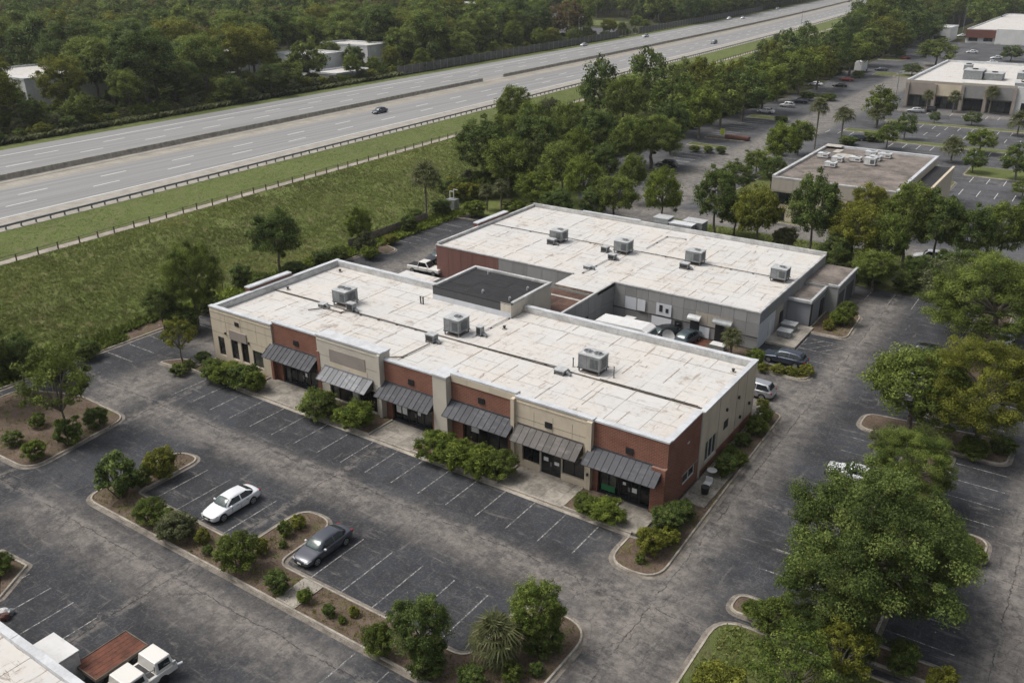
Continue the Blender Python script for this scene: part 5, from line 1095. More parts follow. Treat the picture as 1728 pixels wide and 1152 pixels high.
# white pickup behind the shops
X = thing('pickup_truck', 'white pickup truck parked behind the shop row beside the penthouse', 'pickup truck', ((-73.79, 86.94)[0]-1.0, (-73.79, 86.94)[1]+2.2, 0), R(185))
def pick():
    m = MB(); m.box(-2.6, -.75, -.9, .9, .45, 1.0); m.box(.75, 2.65, -.9, .9, .45, 1.05); m.box(-.75, .75, -.9, .9, .45, 1.02); m.build('body', 'paint_pickup', X, world=False, bevel=.12, smooth=False)
    m = MB(); a = [(-.95,-.80,1.0),(.95,-.80,1.0),(.95,.80,1.0),(-.95,.80,1.0),(-.35,-.66,1.72),(.75,-.66,1.72),(.75,.66,1.72),(-.35,.66,1.72)]
    m.add(a, [(0,3,2,1),(4,5,6,7),(0,1,5,4),(1,2,6,5),(2,3,7,6),(3,0,4,7)]); m.build('cab', 'paint_pickup', X, world=False, bevel=.06)
    m = MB(); L = lambda p, q, t: tuple(p[i]+(q[i]-p[i])*t for i in range(3))
    for s in (1, -1): m.add([(-.72,s*.795,1.08),(.86,s*.795,1.08),(.70,s*.70,1.62),(-.34,s*.70,1.62)], [(0,1,2,3) if s < 0 else (3,2,1,0)])
    m.add([(-.93,-.7,1.06),(-.93,.7,1.06),(-.42,.6,1.66),(-.42,-.6,1.66)], [(0,3,2,1)]); m.build('windows', 'car_glass', X, world=False)
    for wx in (-1.75, 1.7):
        for s in (1, -1): w = piece('wheel', CARS['sedan']['tyre'], X, (wx, s*.86, .36), 0, (1.1,1,1.1)); piece('rim', CARS['sedan']['rim'], w, (0,0,0), 0 if s > 0 else math.pi)
    MB().box(.9, 2.55, -.75, .75, 1.052, 1.06).build('bed', 'plastic_black', X, world=False)
pick()
t = thing('box_trailer', 'long white box trailer whose roof shows behind the penthouse', 'trailer', (*(-68.85, 80.22), 0)); MB().box(-2.7, 2.7, -1.15, 1.15, .9, 3.1).build('box', 'white_wall', t, world=False); MB().box(-2.75, 2.75, -1.2, 1.2, 3.1, 3.18).build('roof', 'roof_membrane', t, world=False)
for x in (0.8, 1.8): 
    for s in (1,-1): piece('wheel', CARS['sedan']['tyre'], t, (x, s*.95, .42), 0, (1.25,1.1,1.25))
MB().box(-2.6, 2.6, -.5, .5, .7, .9).build('chassis', 'metal_dark', t, world=False)
t = thing('dark_car_tail', 'x', 'car') if 0 else None
car('black car showing beside the maroon end of the warehouse', (-76.26, 92.83)[0]-.4, (-76.26, 92.83)[1]+1.5, R(80), 'paint_black', full=False)
# courtyard vehicles and clutter
t = thing('motor_home', 'white motor home with rounded nose parked in the courtyard between the buildings', 'motor home', (-40.7, 81.9, 0))
m = MB(); pr = [(-3.4,.7),(-3.4,2.4),(-3.0,2.9),(2.6,3.05),(3.3,2.75),(3.5,1.9),(3.6,.7)]; n = len(pr)
m.add([(a,-1.2,b) for a,b in pr]+[(a,1.2,b) for a,b in pr], [tuple(range(n)), tuple(range(2*n-1,n-1,-1))]+[(i,n+i,n+(i+1)%n,(i+1)%n) for i in range(n)]); m.build('body', 'white_wall', t, world=False, bevel=.08)
MB().box(-2.6, -.6, -1.23, -1.2, 1.7, 2.3).build('window', 'car_glass', t, world=False); MB().box(.9, 2.3, -1.23, -1.2, 1.7, 2.3).build('window', 'car_glass', t, world=False); MB().add([(3.36,-1.0,2.7),(3.36,1.0,2.7),(3.56,1.0,1.9),(3.56,-1.0,1.9)], [(0,3,2,1)])
mm = MB(); mm.add([(3.37,-1.0,2.62),(3.37,1.0,2.62),(3.53,1.0,1.95),(3.53,-1.0,1.95)], [(0,3,2,1)]); mm.build('windscreen', 'windscreen', t, world=False)
for x in (-2.2, 2.3):
    for s in (1,-1): piece('wheel', CARS['sedan']['tyre'], t, (x, s*1.05, .42), 0, (1.25,1.1,1.25))
car('dark car with a pale bonnet parked beyond the motor home', (-38.09, 86.45)[0], (-38.09, 86.45)[1], R(60), 'paint_black', full=False)
car('blue car beside the small door in the courtyard', (-34.76, 85.48)[0]-.6, (-34.76, 85.48)[1]+1.0, R(80), 'paint_slate', full=False)
t = thing('satellite_dish', 'round white satellite dish in the courtyard', 'satellite dish', ((-36.18, 85.31)[0], (-36.18, 85.31)[1]-1.2, 0)); m = MB()
for i in range(14):
    a0, a1 = 2*math.pi*i/14, 2*math.pi*(i+1)/14
    for r0, r1 in ((0.01,.4),(.4,.75)):
        m.add([(math.cos(a)*r, -.25-.35*(r*r) , 1.7+math.sin(a)*r) for a, r in ((a0,r0),(a1,r0),(a1,r1),(a0,r1))], [(0,1,2,3)])
m.build('dish', 'white_wall', t, world=False); MB().tube((0,0,0),(0,-.1,1.7),.05).build('mast', 'metal_grey', t, world=False); MB().tube((0,-.3,1.1),(0,-1.0,1.6),.02).tube((0,-1.0,1.6),(0,-1.1,1.7),.06).build('feed_arm', 'metal_dark', t, world=False)
mb = MB(); mb.box(-45.7, -28.2, 84.5, 88.7, 0, .06); struct('courtyard_ground', mb, 'mulch')
mb = MB(); mb.box(-36.4, -33.2, 85.0, 88.6, .061, .09); struct('courtyard_paving', mb, 'rust_deck')
for lb, p, s_ in (('white board leaning in the courtyard corner', (-44.6, 87.6), (1.6,1.1,.15)), ('grey crate stack in the courtyard below the white panel', (-42.8, 87.4), (1.2,1.0,1.0)), ('low grey crate in the courtyard before the roller door', (-31.6, 86.8), (1.6,1.0,.6))):
    t = thing('storage_crate', lb, 'crate', (*p, .06)); MB().box(-s_[0]/2,s_[0]/2,-s_[1]/2,s_[1]/2,0,s_[2]).build('box', 'metal_grey', t, world=False); MB().box(-s_[0]/2-.03,s_[0]/2+.03,-s_[1]/2-.03,s_[1]/2+.03,s_[2],s_[2]+.05).build('lid', 'white_wall', t, world=False)
# bottom left: flatbed, white truck, cabinet
t = thing('flatbed_trailer', 'flatbed trailer with a rust brown plank deck beside the white truck', 'trailer', (-43.7, 21.0, 0))
for i in range(6): MB().box(-1.08+i*.36, -.74+i*.36, -1.75, 1.65, 1.14, 1.2).build('plank', 'rust_deck', t, world=False)
MB().box(-1.12, 1.12, -1.8, -1.76, 1.0, 1.24).box(-1.14, -1.09, -1.75, 1.68, 1.0, 1.25).box(1.09, 1.14, -1.75, 1.68, 1.0, 1.22).box(-1.12, 1.12, 1.66, 1.72, 1.0, 1.25).build('rail', 'wood_weathered', t, world=False)
MB().box(-1.0, 1.0, -1.7, 1.6, .8, 1.13).build('chassis', 'metal_dark', t, world=False)
for y in (-.9, .5):
    for s in (1,-1): piece('wheel', CARS['sedan']['tyre'], t, (s*.95, y, .36), R(90), (1.1,1.1,1.1))
t = thing('utility_truck', 'white utility truck with open side lockers beside the rust brown flatbed', 'truck', (-41.1, 20.6, 0))
MB().box(-1.0, 1.0, -3.4, 2.35, .50, .98).build('bed', 'paint_pickup', t, world=False, bevel=.06)
for (y0_, y1_, zt_, nm) in ((.95, 2.2, 1.72, 'cab'), (-1.0, .45, 1.62, 'crew_cab'), (-3.2, -1.55, 1.55, 'locker')):
    m = MB(); a_, b_ = .93, .80; m.add([(-a_,y0_,.98),(a_,y0_,.98),(a_,y1_,.98),(-a_,y1_,.98),(-b_,y0_+.1,zt_),(b_,y0_+.1,zt_),(b_,y1_-.12,zt_),(-b_,y1_-.12,zt_)], [(0,3,2,1),(4,5,6,7),(0,1,5,4),(1,2,6,5),(2,3,7,6),(3,0,4,7)]); c_ = m.build(nm, 'paint_pickup', t, world=False, bevel=.05)
    g = .012; f_ = lambda z: a_+(b_-a_)*(z-.98)/(zt_-.98)+g
    for sgn in (1, -1):
        m = MB(); z0_, z1_ = 1.16, zt_-.12; m.add([(sgn*f_(z0_), y0_+.22, z0_), (sgn*f_(z0_), y1_-.22, z0_), (sgn*f_(z1_), y1_-.26, z1_), (sgn*f_(z1_), y0_+.26, z1_)], [(0,1,2,3) if sgn > 0 else (3,2,1,0)]); m.build('side_window', 'car_glass', t, world=False)
    m = MB(); m.add([(-.78, y1_-.02, 1.12), (.78, y1_-.02, 1.12), (.68, y1_-.085, zt_-.10), (-.68, y1_-.085, zt_-.10)], [(3,2,1,0)]); m.build('windscreen', 'windscreen', t, world=False)
    MB().box(-.80, .80, y0_-.42, y0_-.02, .985, 1.0).build('floor_plate', 'metal_dark', t, world=False)
MB().box(1.02, 1.12, 2.0, 2.2, 1.05, 1.3).build('mirror', 'metal_light', t, world=False)
MB().tube((.75,1.0,1.06),(.75,1.0,1.5),.04).tube((.7,1.6,1.06),(.85,1.6,1.4),.05).tube((.6,.4,1.3),(.95,1.9,1.3),.03).build('rack', 'galvanised', t, world=False); MB().tube((1.0,2.3,.8),(1.15,2.6,.85),.09,n=10).build('lamp', 'headlamp', t, world=False)
for y in (-2.2, 1.3):
    for s in (1,-1): piece('wheel', CARS['sedan']['tyre'], t, (s*.88, y, .36), R(90), (1.1,1.1,1.1))
t = thing('metal_cabinet', 'pale metal cabinet standing against the lower left building', 'cabinet', (-45.6, 18.6, 0)); MB().box(-1.5, 1.1, -1.2, .9, 0, 2.2).build('housing', 'metal_light', t, world=False, bevel=.03); MB().box(-1.55, 1.15, -1.25, .95, 2.2, 2.26).build('lid', 'white_wall', t, world=False)
MB().box(1.1, 1.13, -1.0, .7, .2, 2.0).build('door', 'metal_light', t, world=False)
t = thing('rubbish_pile', 'small heap of white and brown rubbish bags at the left edge', 'rubbish bags', ((-54.05, 19.73)[0], (-54.05, 19.73)[1], 0))
for i, (x, y, r_, m_) in enumerate(((-.2,.1,.32,'white_wall'),(.3,-.1,.3,'brick_dull'),(.1,.35,.26,'metal_grey'))):
    bm_ = bmesh.new(); bmesh.ops.create_icosphere(bm_, subdivisions=2, radius=r_)
    for v in bm_.verts: v.co *= 1+random.uniform(-.15,.15); v.co += Vector((x,y,r_*.7))
    me = bpy.data.meshes.new('bag'); bm_.to_mesh(me); bm_.free(); me.materials.append(M[m_]); piece('bag', me, t)
# picnic table, pole and bollards at the brick corner
t = thing('patio_chair', 'white plastic chair turned over beside the brick corner', 'chair', (-21.6, 60.0, .15))
MB().box(-.3,.3,-.3,.3,.38,.42).build('seat', 'white_wall', t, world=False); MB().box(-.3,.3,.26,.31,.42,.85).build('backrest', 'white_wall', t, world=False)
for a in (-.26,.26):
    for b in (-.26,.26): MB().tube((a,b,0),(a,b,.38),.025).build('leg', 'white_wall', t, world=False)
t = thing('round_table', 'small round white table on the slabs by the side window', 'table', (-21.9, 61.6, .15)); MB().tube((0,0,.68),(0,0,.72),.42,n=18).build('tabletop', 'white_wall', t, world=False); MB().tube((0,0,0),(0,0,.68),.04).build('leg', 'metal_grey', t, world=False); MB().tube((0,0,0),(0,0,.03),.22,n=12).build('foot', 'metal_grey', t, world=False)
t = thing('trash_bin', 'dark round bin beside the overturned white chair', 'bin', (-21.4, 59.0, .15)); MB().tube((0,0,0),(0,0,.6),.28,.33,n=14).build('drum', 'plastic_black', t, world=False); MB().tube((0,0,.6),(0,0,.66),.35,n=14).build('lid', 'metal_dark', t, world=False)
t = thing('metal_frame_rack', 'small metal A frame standing in the shrubs under the big tree', 'rack', ((-9.07, 49.19)[0], (-9.07, 49.19)[1], 0)); m = MB()
for s in (-.5,.5): m.tube((s,-.4,0),(s,0,1.7),.035).tube((s,.4,0),(s,0,1.7),.035).tube((s,-.2,.8),(s,.2,.8),.03)
m.tube((-.5,0,1.7),(.5,0,1.7),.035); m.build('frame', 'metal_light', t, world=False)
# lamp posts and poles
def lamp_post(label, x, y, z, h, arm=1.8, rz=0):
    t = thing('lamp_post', label, 'lamp post', (x, y, z), rz); MB().tube((0,0,0),(0,0,h),.13,.08,n=8).build('pole', 'metal_grey', t, world=False)
    MB().tube((0,0,h),(arm,0,h+.3),.05,n=6).build('arm', 'metal_grey', t, world=False); MB().cbox((arm+.3,0,h+.3),(.9,.35,.15)).build('lamp_head', 'metal_light', t, world=False); MB().box(-.25,.25,-.25,.25,0,.4).build('base', 'concrete', t, world=False)
lamp_post('tall lamp post in front of the slatted fence beside the highway', (-209.45, 361.34)[0], (-209.45, 361.34)[1], GZ, 10.5); lamp_post('thin lamp post on the verge above the upper trees', (-130.57, 424.89)[0], (-130.57, 424.89)[1], GZ, 13)
lamp_post('lamp post on the corner of the far shop lot', (-55.35, 275.38)[0], (-55.35, 275.38)[1], 0, 9.5, .6); lamp_post('lamp post in the woodland edge behind the pale sheds', (-308.80, 288.73)[0], (-308.80, 288.73)[1], GZ, 9)
lamp_post('lamp post rising before the dark far trees at the top right', (-80.47, 537.45)[0], (-80.47, 537.45)[1], 0, 15); lamp_post('lamp post near the white curved lamp beyond the highway fence', (-235.27, 572.73)[0], (-235.27, 572.73)[1], GZ, 7)
t = thing('metal_gate', 'chain link gate between two posts behind the left end of the shops', 'gate', (-91.8, 70.5, 0)); m = MB()
for y in (-2.0, 0, 2.0): MB().tube((0,y,0),(0,y,2.3),.06).build('post', 'bark_dark', t, world=False)
for i in range(18): m.tube((0,-1.95+i*.22,.1),(0,-1.95+i*.22,2.0),.01,n=4)
m.tube((0,-2,2.1),(0,2,2.1),.03).tube((0,-2,.15),(0,2,.15),.03); m.build('mesh_panel', 'metal_grey', t, world=False)
t = thing('board_fence', 'weathered grey board fence along the hedge beside the rear bays', 'fence', (-91.0, 100, 0)); bmh = MB().box(-.02,.02,-.11,.11,0,1.5).mesh('board', 'wood_weathered')
for i in range(74): piece('board', bmh, t, (random.uniform(-.02,.02), -9+i*.25, random.uniform(-.05,.05)))
MB().box(.03,.08,-9,9.3,.3,.4).box(.03,.08,-9,9.3,1.1,1.2).build('rail', 'wood_weathered', t, world=False)
t = thing('pump_box', 'grey utility cabinet with white pipes beside the tall palm', 'cabinet', ((-92.39, 117.84)[0], (-92.39, 117.84)[1], 0)); MB().box(-.9,.9,-.7,.7,0,1.7).build('housing', 'metal_grey', t, world=False); MB().tube((-.5,0,1.7),(-.5,0,3.0),.08).tube((.3,0,1.7),(.3,0,3.4),.08).tube((-.5,0,3.0),(.3,.0,3.0),.06).tube((.3,0,3.4),(1.2,0,3.4),.06).build('pipe', 'white_wall', t, world=False)
for i, (p, lb) in enumerate((((-74.41, 203.68), 'pinkish covered pile on the small island in the middle lot'),)):
    t = thing('covered_pile', lb, 'pile', (p[0], p[1], .1)); MB().box(-3.0,3.0,-.7,.7,0,.9).build('cover', 'brick_dull', t, world=False, bevel=.25)
t = thing('hanging_sign', 'bright yellow green sign on a post in the middle lot', 'sign', ((-77.42, 201.71)[0], (-77.42, 201.71)[1], 0)); MB().tube((0,0,0),(0,0,1.4),.05).build('post', 'metal_grey', t, world=False); MB().box(-.5,.5,-.04,.04,1.2,2.6).build('board', 'yellow_sign', t, world=False)
t = thing('box_truck', 'white and blue box truck beside the trees up the lot road', 'truck', ((-84.52, 352.64)[0], (-84.52, 352.64)[1], 0), R(85)); MB().box(-3.5,2.5,-1.3,1.3,.9,4.0).build('box', 'white_wall', t, world=False); MB().box(2.6,4.3,-1.15,1.15,.7,2.7).build('cab', 'paint_slate', t, world=False, bevel=.15); MB().box(4.25,4.32,-1,1,1.6,2.4).build('windscreen', 'car_glass', t, world=False); MB().box(-3.4,3.8,-.5,.5,.6,.9).build('chassis', 'metal_dark', t, world=False)
for x in (-2.4, 3.3):
    for s in (1,-1): piece('wheel', CARS['sedan']['tyre'], t, (x, s*1.1, .42), 0, (1.25,1.1,1.25))
# fallen litter
for i, p in enumerate(((-74.56, 87.88)[0:2],)): pass
t = None
lit = MB()
for (cx, cy, n, sx, sy, z) in ((-90.5, 60, 12, 1.2, 12, 0.2), (-93, 40, 20, 2.0, 12, 0.35), (-91, 80, 12, 1.0, 8, .2)):
    for i in range(n):
        x, y = random.gauss(cx, sx), random.gauss(cy, sy); s = random.uniform(.05, .13); a = random.uniform(0, 3); c, d = math.cos(a)*s, math.sin(a)*s
        lit.add([(x-c,y-d,z),(x+d,y-c,z+.05),(x+c,y+d,z+.02),(x-d,y+c,z+.07)], [(0,1,2,3)])
o = lit.build('scattered_litter', 'litter'); tag(o, 'bits of white litter caught in the weeds at the foot of the slope', 'litter', kind='stuff')

# ------------------------------------------------------------------ foliage
def leafmesh(name, centers, rad, nper, size, mat, seed, up=0.6, jitter=1.0, droop=0.0):
    """leaf-sized folded quads spread through clumps; face attribute 'tint' varies leaf and clump colour"""
    rg = np.random.RandomState(seed); C_ = np.array(centers, float); K = len(C_)
    rad = np.broadcast_to(np.array(rad, float).reshape(-1, 1) if np.ndim(rad) else np.full((K,1), rad), (K,1))
    idx = np.repeat(np.arange(K), nper); n = len(idx)
    d = rg.normal(size=(n,3)); d /= np.linalg.norm(d, axis=1, keepdims=True)
    r = rg.uniform(0.25, 1.0, (n,1))**0.6*rg.uniform(.75, 1.15, (n,1)); r = np.where(rg.uniform(0,1,(n,1)) < .1, r*rg.uniform(1.0, 1.7, (n,1)), r); c = C_[idx] + d*r*rad[idx]*np.array([1,1,.72]) ; c[:,2] -= droop*rad[idx][:,0]*rg.uniform(0,1,n)
    nrm = d + rg.normal(size=(n,3))*0.55*jitter + np.array([0,0,up]); nrm /= np.linalg.norm(nrm, axis=1, keepdims=True)
    t = np.cross(nrm, rg.normal(size=(n,3))); t /= np.linalg.norm(t, axis=1, keepdims=True); b = np.cross(nrm, t)
    s = size*rg.uniform(.55, 1.5, (n,1)); v = np.empty((n,4,3))
    v[:,0] = c - t*s; v[:,1] = c - b*s*.52 + nrm*s*.14; v[:,2] = c + t*s; v[:,3] = c + b*s*.52 + nrm*s*.10
    me = bpy.data.meshes.new(name); me.vertices.add(n*4); me.vertices.foreach_set('co', v.reshape(-1)); me.loops.add(n*4); me.loops.foreach_set('vertex_index', np.arange(n*4)); me.polygons.add(n)
    me.polygons.foreach_set('loop_start', np.arange(0, n*4, 4)); 
    cl = rg.uniform(0,1,K)
    tint = np.clip(0.62*cl[idx] + 0.5*rg.uniform(0,1,n) - 0.05, 0, 1)
    at = me.attributes.new('tint', 'FLOAT', 'FACE'); at.data.foreach_set('value', tint.astype(np.float32)); me.materials.append(M[mat]); me.update(calc_edges=True); return me
def crown_pts(rg, n, rx, rz, zc, shape='round', lobes=5):
    """clump centres filling the outer part of an uneven crown"""
    pts = []; lob = [(rg.uniform(0, 2*math.pi), rg.uniform(-.5, .9), rg.uniform(.55, 1.0)) for _ in range(lobes)]
    k = 0
    while len(pts) < n and k < n*60:
        k += 1; a = rg.uniform(0, 2*math.pi); u = rg.uniform(-0.75, 1.0); rr = math.sqrt(max(0, 1-u*u))
        bump = 0.80+0.26*max(0, max(math.cos(a-l[0])*l[2]-abs(u-l[1])*.6 for l in lob))+rg.uniform(-.16, .17)
        if shape == 'cone': w = (1-(u+.75)/1.9)*1.15
        elif shape == 'umbrella': w = 1.0 if u > 0 else 0.82
        else: w = 1.0
        q = rg.uniform(.45, 1.0)**.45
        if shape == 'cone': p = (math.cos(a)*rx*w*q*bump, math.sin(a)*rx*w*q*bump, zc+u*rz)
        else: p = (math.cos(a)*rr*rx*q*bump, math.sin(a)*rr*rx*q*bump, zc+u*rz*q*bump*(1 if u > 0 else .85))
        if all((p[0]-o[0])**2+(p[1]-o[1])**2+((p[2]-o[2])*1.2)**2 > (rx*.11)**2 for o in pts[-40:]): pts.append(p)
    return pts
def trunkmesh(name, rg, pts, h0, r, mat, limbs=10, lean=0):
    m = MB(); z = 0; p = Vector((0,0,-.2)); segs = 4; q = p
    for i in range(segs):
        q = Vector((lean*(i+1)/segs+rg.uniform(-.03,.03)*h0, rg.uniform(-.03,.03)*h0, h0*(i+1)/segs)); m.tube(p, q, r*(1.15-.13*i), r*(1.15-.13*(i+1)), n=8, cap=False); p = q
    top = q; sel = sorted(pts, key=lambda a: rg.uniform(0,1))[:limbs]
    for a in sel:
        a = Vector(a); s = top if a.z > top.z*.7 else Vector((0,0,h0*.7)); mid = s+(a-s)*.5+Vector((rg.uniform(-.1,.1)*h0, rg.uniform(-.1,.1)*h0, .08*h0)); m.tube(s, mid, r*.5, r*.28, n=6, cap=False); m.tube(mid, a, r*.28, r*.08, n=5, cap=False)
    return m.mesh(name, mat)
PROTO = {}
# unit prototypes: height 1 scaled per tree; crown radius about 0.38
def proto(key, seed, mat, n, nper, leafs, shape='round', rx=.36, rz=.36, zc=.60, cr=.13, bark='bark', limbs=12, hb=.42, r=.022, lean=0):
    rg = np.random.RandomState(seed); pts = crown_pts(rg, n, rx, rz, zc, shape)
    pts = [(a+lean, b, c) for a, b, c in pts]
    rad = [cr*rg.uniform(.5, 1.6) for _ in pts]
    PROTO[key] = (leafmesh('crown', pts, rad, nper, leafs, mat, seed+1), trunkmesh('trunk', rg, pts, hb, r, bark, limbs, lean))
for i in range(4):      # near, high detail
    proto(('big', i), 11+i, ('leaf_mid','leaf_dark','leaf_yellow','leaf_mid')[i], 260, 470, .0058, rx=.46, rz=.40, zc=.55, cr=.058, limbs=20, r=.028)
for i in range(6):
    proto(('tree', i), 31+i, ('leaf_mid','leaf_dark','leaf_bright','leaf_yellow','leaf_grey','leaf_mid')[i], 150, 165, .0110, shape=('round','round','round','round','umbrella','cone')[i], rx=.38, rz=.38, zc=.60, cr=.068)
for i in range(7):
    proto(('far', i), 51+i, ('leaf_mid','leaf_dark','leaf_mid','leaf_dark','leaf_bright','leaf_yellow','leaf_brown')[i], 95, 80, .0190, shape=('round','round','umbrella','cone','round','round','round')[i], rx=.40, rz=.43, zc=.53, cr=.085, limbs=7)
for i in range(3):      # airy trees with visible limbs
    proto(('airy', i), 71+i, ('leaf_mid','leaf_dark','leaf_yellow')[i], 80, 120, .0120, rx=.42, rz=.36, zc=.62, cr=.065, limbs=26, r=.018, hb=.3)
# bushes: crown sits on the ground
def bproto(key, seed, mat, n, nper, leafs, rz=.48, spread=.46, cr=.105, spiky=False):
    rg = np.random.RandomState(seed); pts = crown_pts(rg, n, spread, rz, .46)
    pts = [(a, b, max(.10, c)) for a, b, c in pts]; rad = [cr*rg.uniform(.7, 1.3) for _ in pts]
    m = MB()
    for p in pts[:9]: m.tube((0,0,-.1), p, .022, .008, n=5, cap=False)
    PROTO[key] = (leafmesh('foliage', pts, rad, nper, leafs, mat, seed+1), m.mesh('stem', 'bark_dark'))
for i, mt in enumerate(('leaf_mid','leaf_dark','leaf_bright','leaf_yellow','leaf_grey','leaf_bright')): bproto(('bush', i), 91+i, mt, 90, 150, .0215)
for i, mt in enumerate(('leaf_mid','leaf_dark','leaf_yellow')): bproto(('shrub', i), 101+i, mt, 70, 90, .027, rz=.50, spread=.42, cr=.095)
# palms
def frondmesh(seed, blades=15, L=1.0):
    rg = np.random.RandomState(seed); m = MB(); m.tube((0,0,0), (L*.5,0,L*.16), .018, .012, n=4, cap=False); tip = Vector((L*.5,0,L*.16))
    for i in range(blades):
        a = (i/(blades-1)-.5)*math.radians(230); ln = L*rg.uniform(.42,.58)*(1-.15*abs(a)/2); d = Vector((math.cos(a), math.sin(a), 0)); s = Vector((-d.y, d.x, 0))*.026*L
        mid = tip+d*ln*.55+Vector((0,0,.05*L)); end = tip+d*ln+Vector((0,0,-rg.uniform(.10,.28)*L)); m.add([tip-s*.5, mid-s, mid+s, tip+s*.5], [(0,1,2,3)]); m.add([mid-s, end, mid+s], [(0,1,2)])
    me = m.mesh('frond', 'palm_leaf'); at = me.attributes.new('tint', 'FLOAT', 'FACE'); at.data.foreach_set('value', rg.uniform(.1, .95, len(me.polygons)).astype(np.float32)); return me
FR = [frondmesh(i) for i in range(4)]
def palm_parts(seed, H, crown_r, nf=34):
    rg = np.random.RandomState(seed); out = []
    for i in range(nf):
        el = math.radians(75-115*(i/nf)**.9+rg.uniform(-8,8)); out.append((FR[i % 4], (0,0,H+crown_r*.05), (0, -el, i*2.399+rg.uniform(-.2,.2)), crown_r*rg.uniform(.85,1.1)))
    return out
def joined_palm(seed):
    m = bpy.data.meshes.new('crown'); bm_ = bmesh.new()
    for me, loc, rot, sc in palm_parts(seed, 0, 1.0, 30):
        b2 = bmesh.new(); b2.from_mesh(me); from_e = Matrix.Translation(loc) @ (Matrix.Rotation(rot[2], 4, 'Z') @ Matrix.Rotation(rot[1], 4, 'Y')) @ Matrix.Scale(sc, 4); b2.transform(from_e); t2 = bpy.data.meshes.new('t'); b2.to_mesh(t2); b2.free(); bm_.from_mesh(t2); bpy.data.meshes.remove(t2)
    bm_.to_mesh(m); bm_.free(); m.materials.append(M['palm_leaf']); return m
PALMJ = [joined_palm(3), joined_palm(8)]
NPLANT = 0
def plant(kind, x, y, h, w, label, name=None, z=0, cat=None, group=None, rz=None):
    """kind (family, index); h height, w crown width in metres"""
    global NPLANT; NPLANT += 1
    fam = kind[0]; cr, tr = PROTO[kind]; bush = fam in ('bush', 'shrub')
    t = thing(name or ('shrub' if bush else {'leaf_mid': 'broadleaf_tree', 'leaf_dark': 'dark_tree', 'leaf_bright': 'bright_tree', 'leaf_yellow': 'yellowing_tree', 'leaf_grey': 'grey_tree', 'leaf_brown': 'brown_tree'}[cr.materials[0].name]), label, cat or ('shrub' if bush else 'tree'), (x, y, z), random.uniform(0, 6.28) if rz is None else rz, group)
    k = {'big': 1.06, 'tree': .90, 'far': .93, 'airy': .98, 'bush': 1.14, 'shrub': 1.03}[fam]
    sx = w/k; t.scale = (sx, sx*random.uniform(.92, 1.08), h/(.99 if not bush else 1.02))
    piece('crown' if not bush else 'foliage', cr, t); piece('trunk' if not bush else 'stem', tr, t); return t
def palm(x, y, h, w, label, z=0, detailed=False, group=None, seed=1, name='palm_tree'):
    t = thing(name, label, 'palm', (x, y, z), random.uniform(0, 6.28), group); hh = max(.25, h-w*.30)
    m = MB(); rg = np.random.RandomState(seed); n = 10
    for i in range(n): a = hh*i/n; b = hh*(i+1)/n; m.tube((0,0,a-.05), (0,0,b), .17+.02*(i % 2), .15+.03*((i+1) % 2), n=9, cap=False)
    m.build('trunk', 'palm_trunk', t, world=False)
    if detailed:
        for me, loc, rot, sc in palm_parts(seed, hh, w*.52): o = piece('frond', me, t, loc); o.rotation_euler = (0, rot[1], rot[2]); o.scale = (sc,)*3
    else: o = piece('crown', PALMJ[seed % 2], t, (0,0,hh)); o.scale = (w*.55,)*3
    return t
def put(kind, T, label, **k): return plant(kind, T[0], T[1], T[2], T[3], label, **k)
def putp(T, label, **k): return palm(T[0], T[1], T[2], T[3], label, **k)

# --- foreground right
put(('big',1), (-7.07, 49.87, 12.09, 13.39), 'biggest tree in view, broad dense crown over the lower right bays', name='oak_tree')
put(('big',0), (-5.77, 53.63, 8.53, 9.13), 'dense companion tree merging with the right half of the biggest crown', name='oak_tree'); put(('big',1), (-8.48, 48.07, 7.75, 7.19), 'lower dark tree merging with the left half of the biggest crown', name='oak_tree')
put(('big',3), (-7.62, 66.76, 6.85, 7.75), 'tall loose crowned tree with a pale leaning trunk behind the biggest tree', name='oak_tree')
put(('tree',0), (-10.18, 78.81, 8.55, 9.71), 'dense dark tree on the small round island of the east bays')
put(('big',2), (-4.52, 78.79, 11.02, 11.44), 'yellowish green broad tree right of the small round island')
put(('tree',5), (-7.17, 78.25, 7.28, 6.84), 'mid green tree squeezed between the round island tree and the yellowish one'); put(('tree',4), (-10.06, 71.53, 4.28, 4.52), 'small pale tree in front of the round island tree')
put(('big',3), (-6.64, 101.59, 11.43, 16.06), 'tall pale green tree at the right edge above the white nose on car'); put(('tree',4), (-10.82, 106.74, 8.60, 10.24), 'loose grey green tree left of the tall one at the right edge')
put(('bush',2), (-9.15, 92.85, 3.32, 4.86), 'light green shrub beneath the trees by the black hatchback')
put(('bush',0), (-11.48, 46.70, 2.71, 3.63), 'left clump of the long hedge under the biggest tree'); put(('bush',1), (-9.41, 46.80, 2.96, 3.19), 'right clump of the long hedge under the biggest tree, beside the metal frame'); put(('bush',0), (-13.15, 47.26, 1.46, 1.56), 'small end clump of the long hedge nearest the open lane')
put(('airy',0), (-8.54, 40.71, 5.44, 6.49), 'light feathery young tree on the lawn at the bottom edge, larger one'); put(('airy',2), (-6.73, 43.83, 5.10, 4.21), 'light feathery young tree on the lawn beside the hedge'); put(('bush',3), (-12.19, 39.05, 2.99, 3.80), 'pale green bush at the left tip of the bottom lawn')
put(('bush',1), (-6.92, 46.43, 3.58, 4.01), 'dark undergrowth bush at the foot of the biggest tree'); put(('bush',1), (-3.86, 47.48, 2.52, 2.52), 'round bush on the bottom right island'); put(('shrub',2), (-1.55, 46.77, 2.26, 2.44), 'low pale bush at the bottom right island edge')
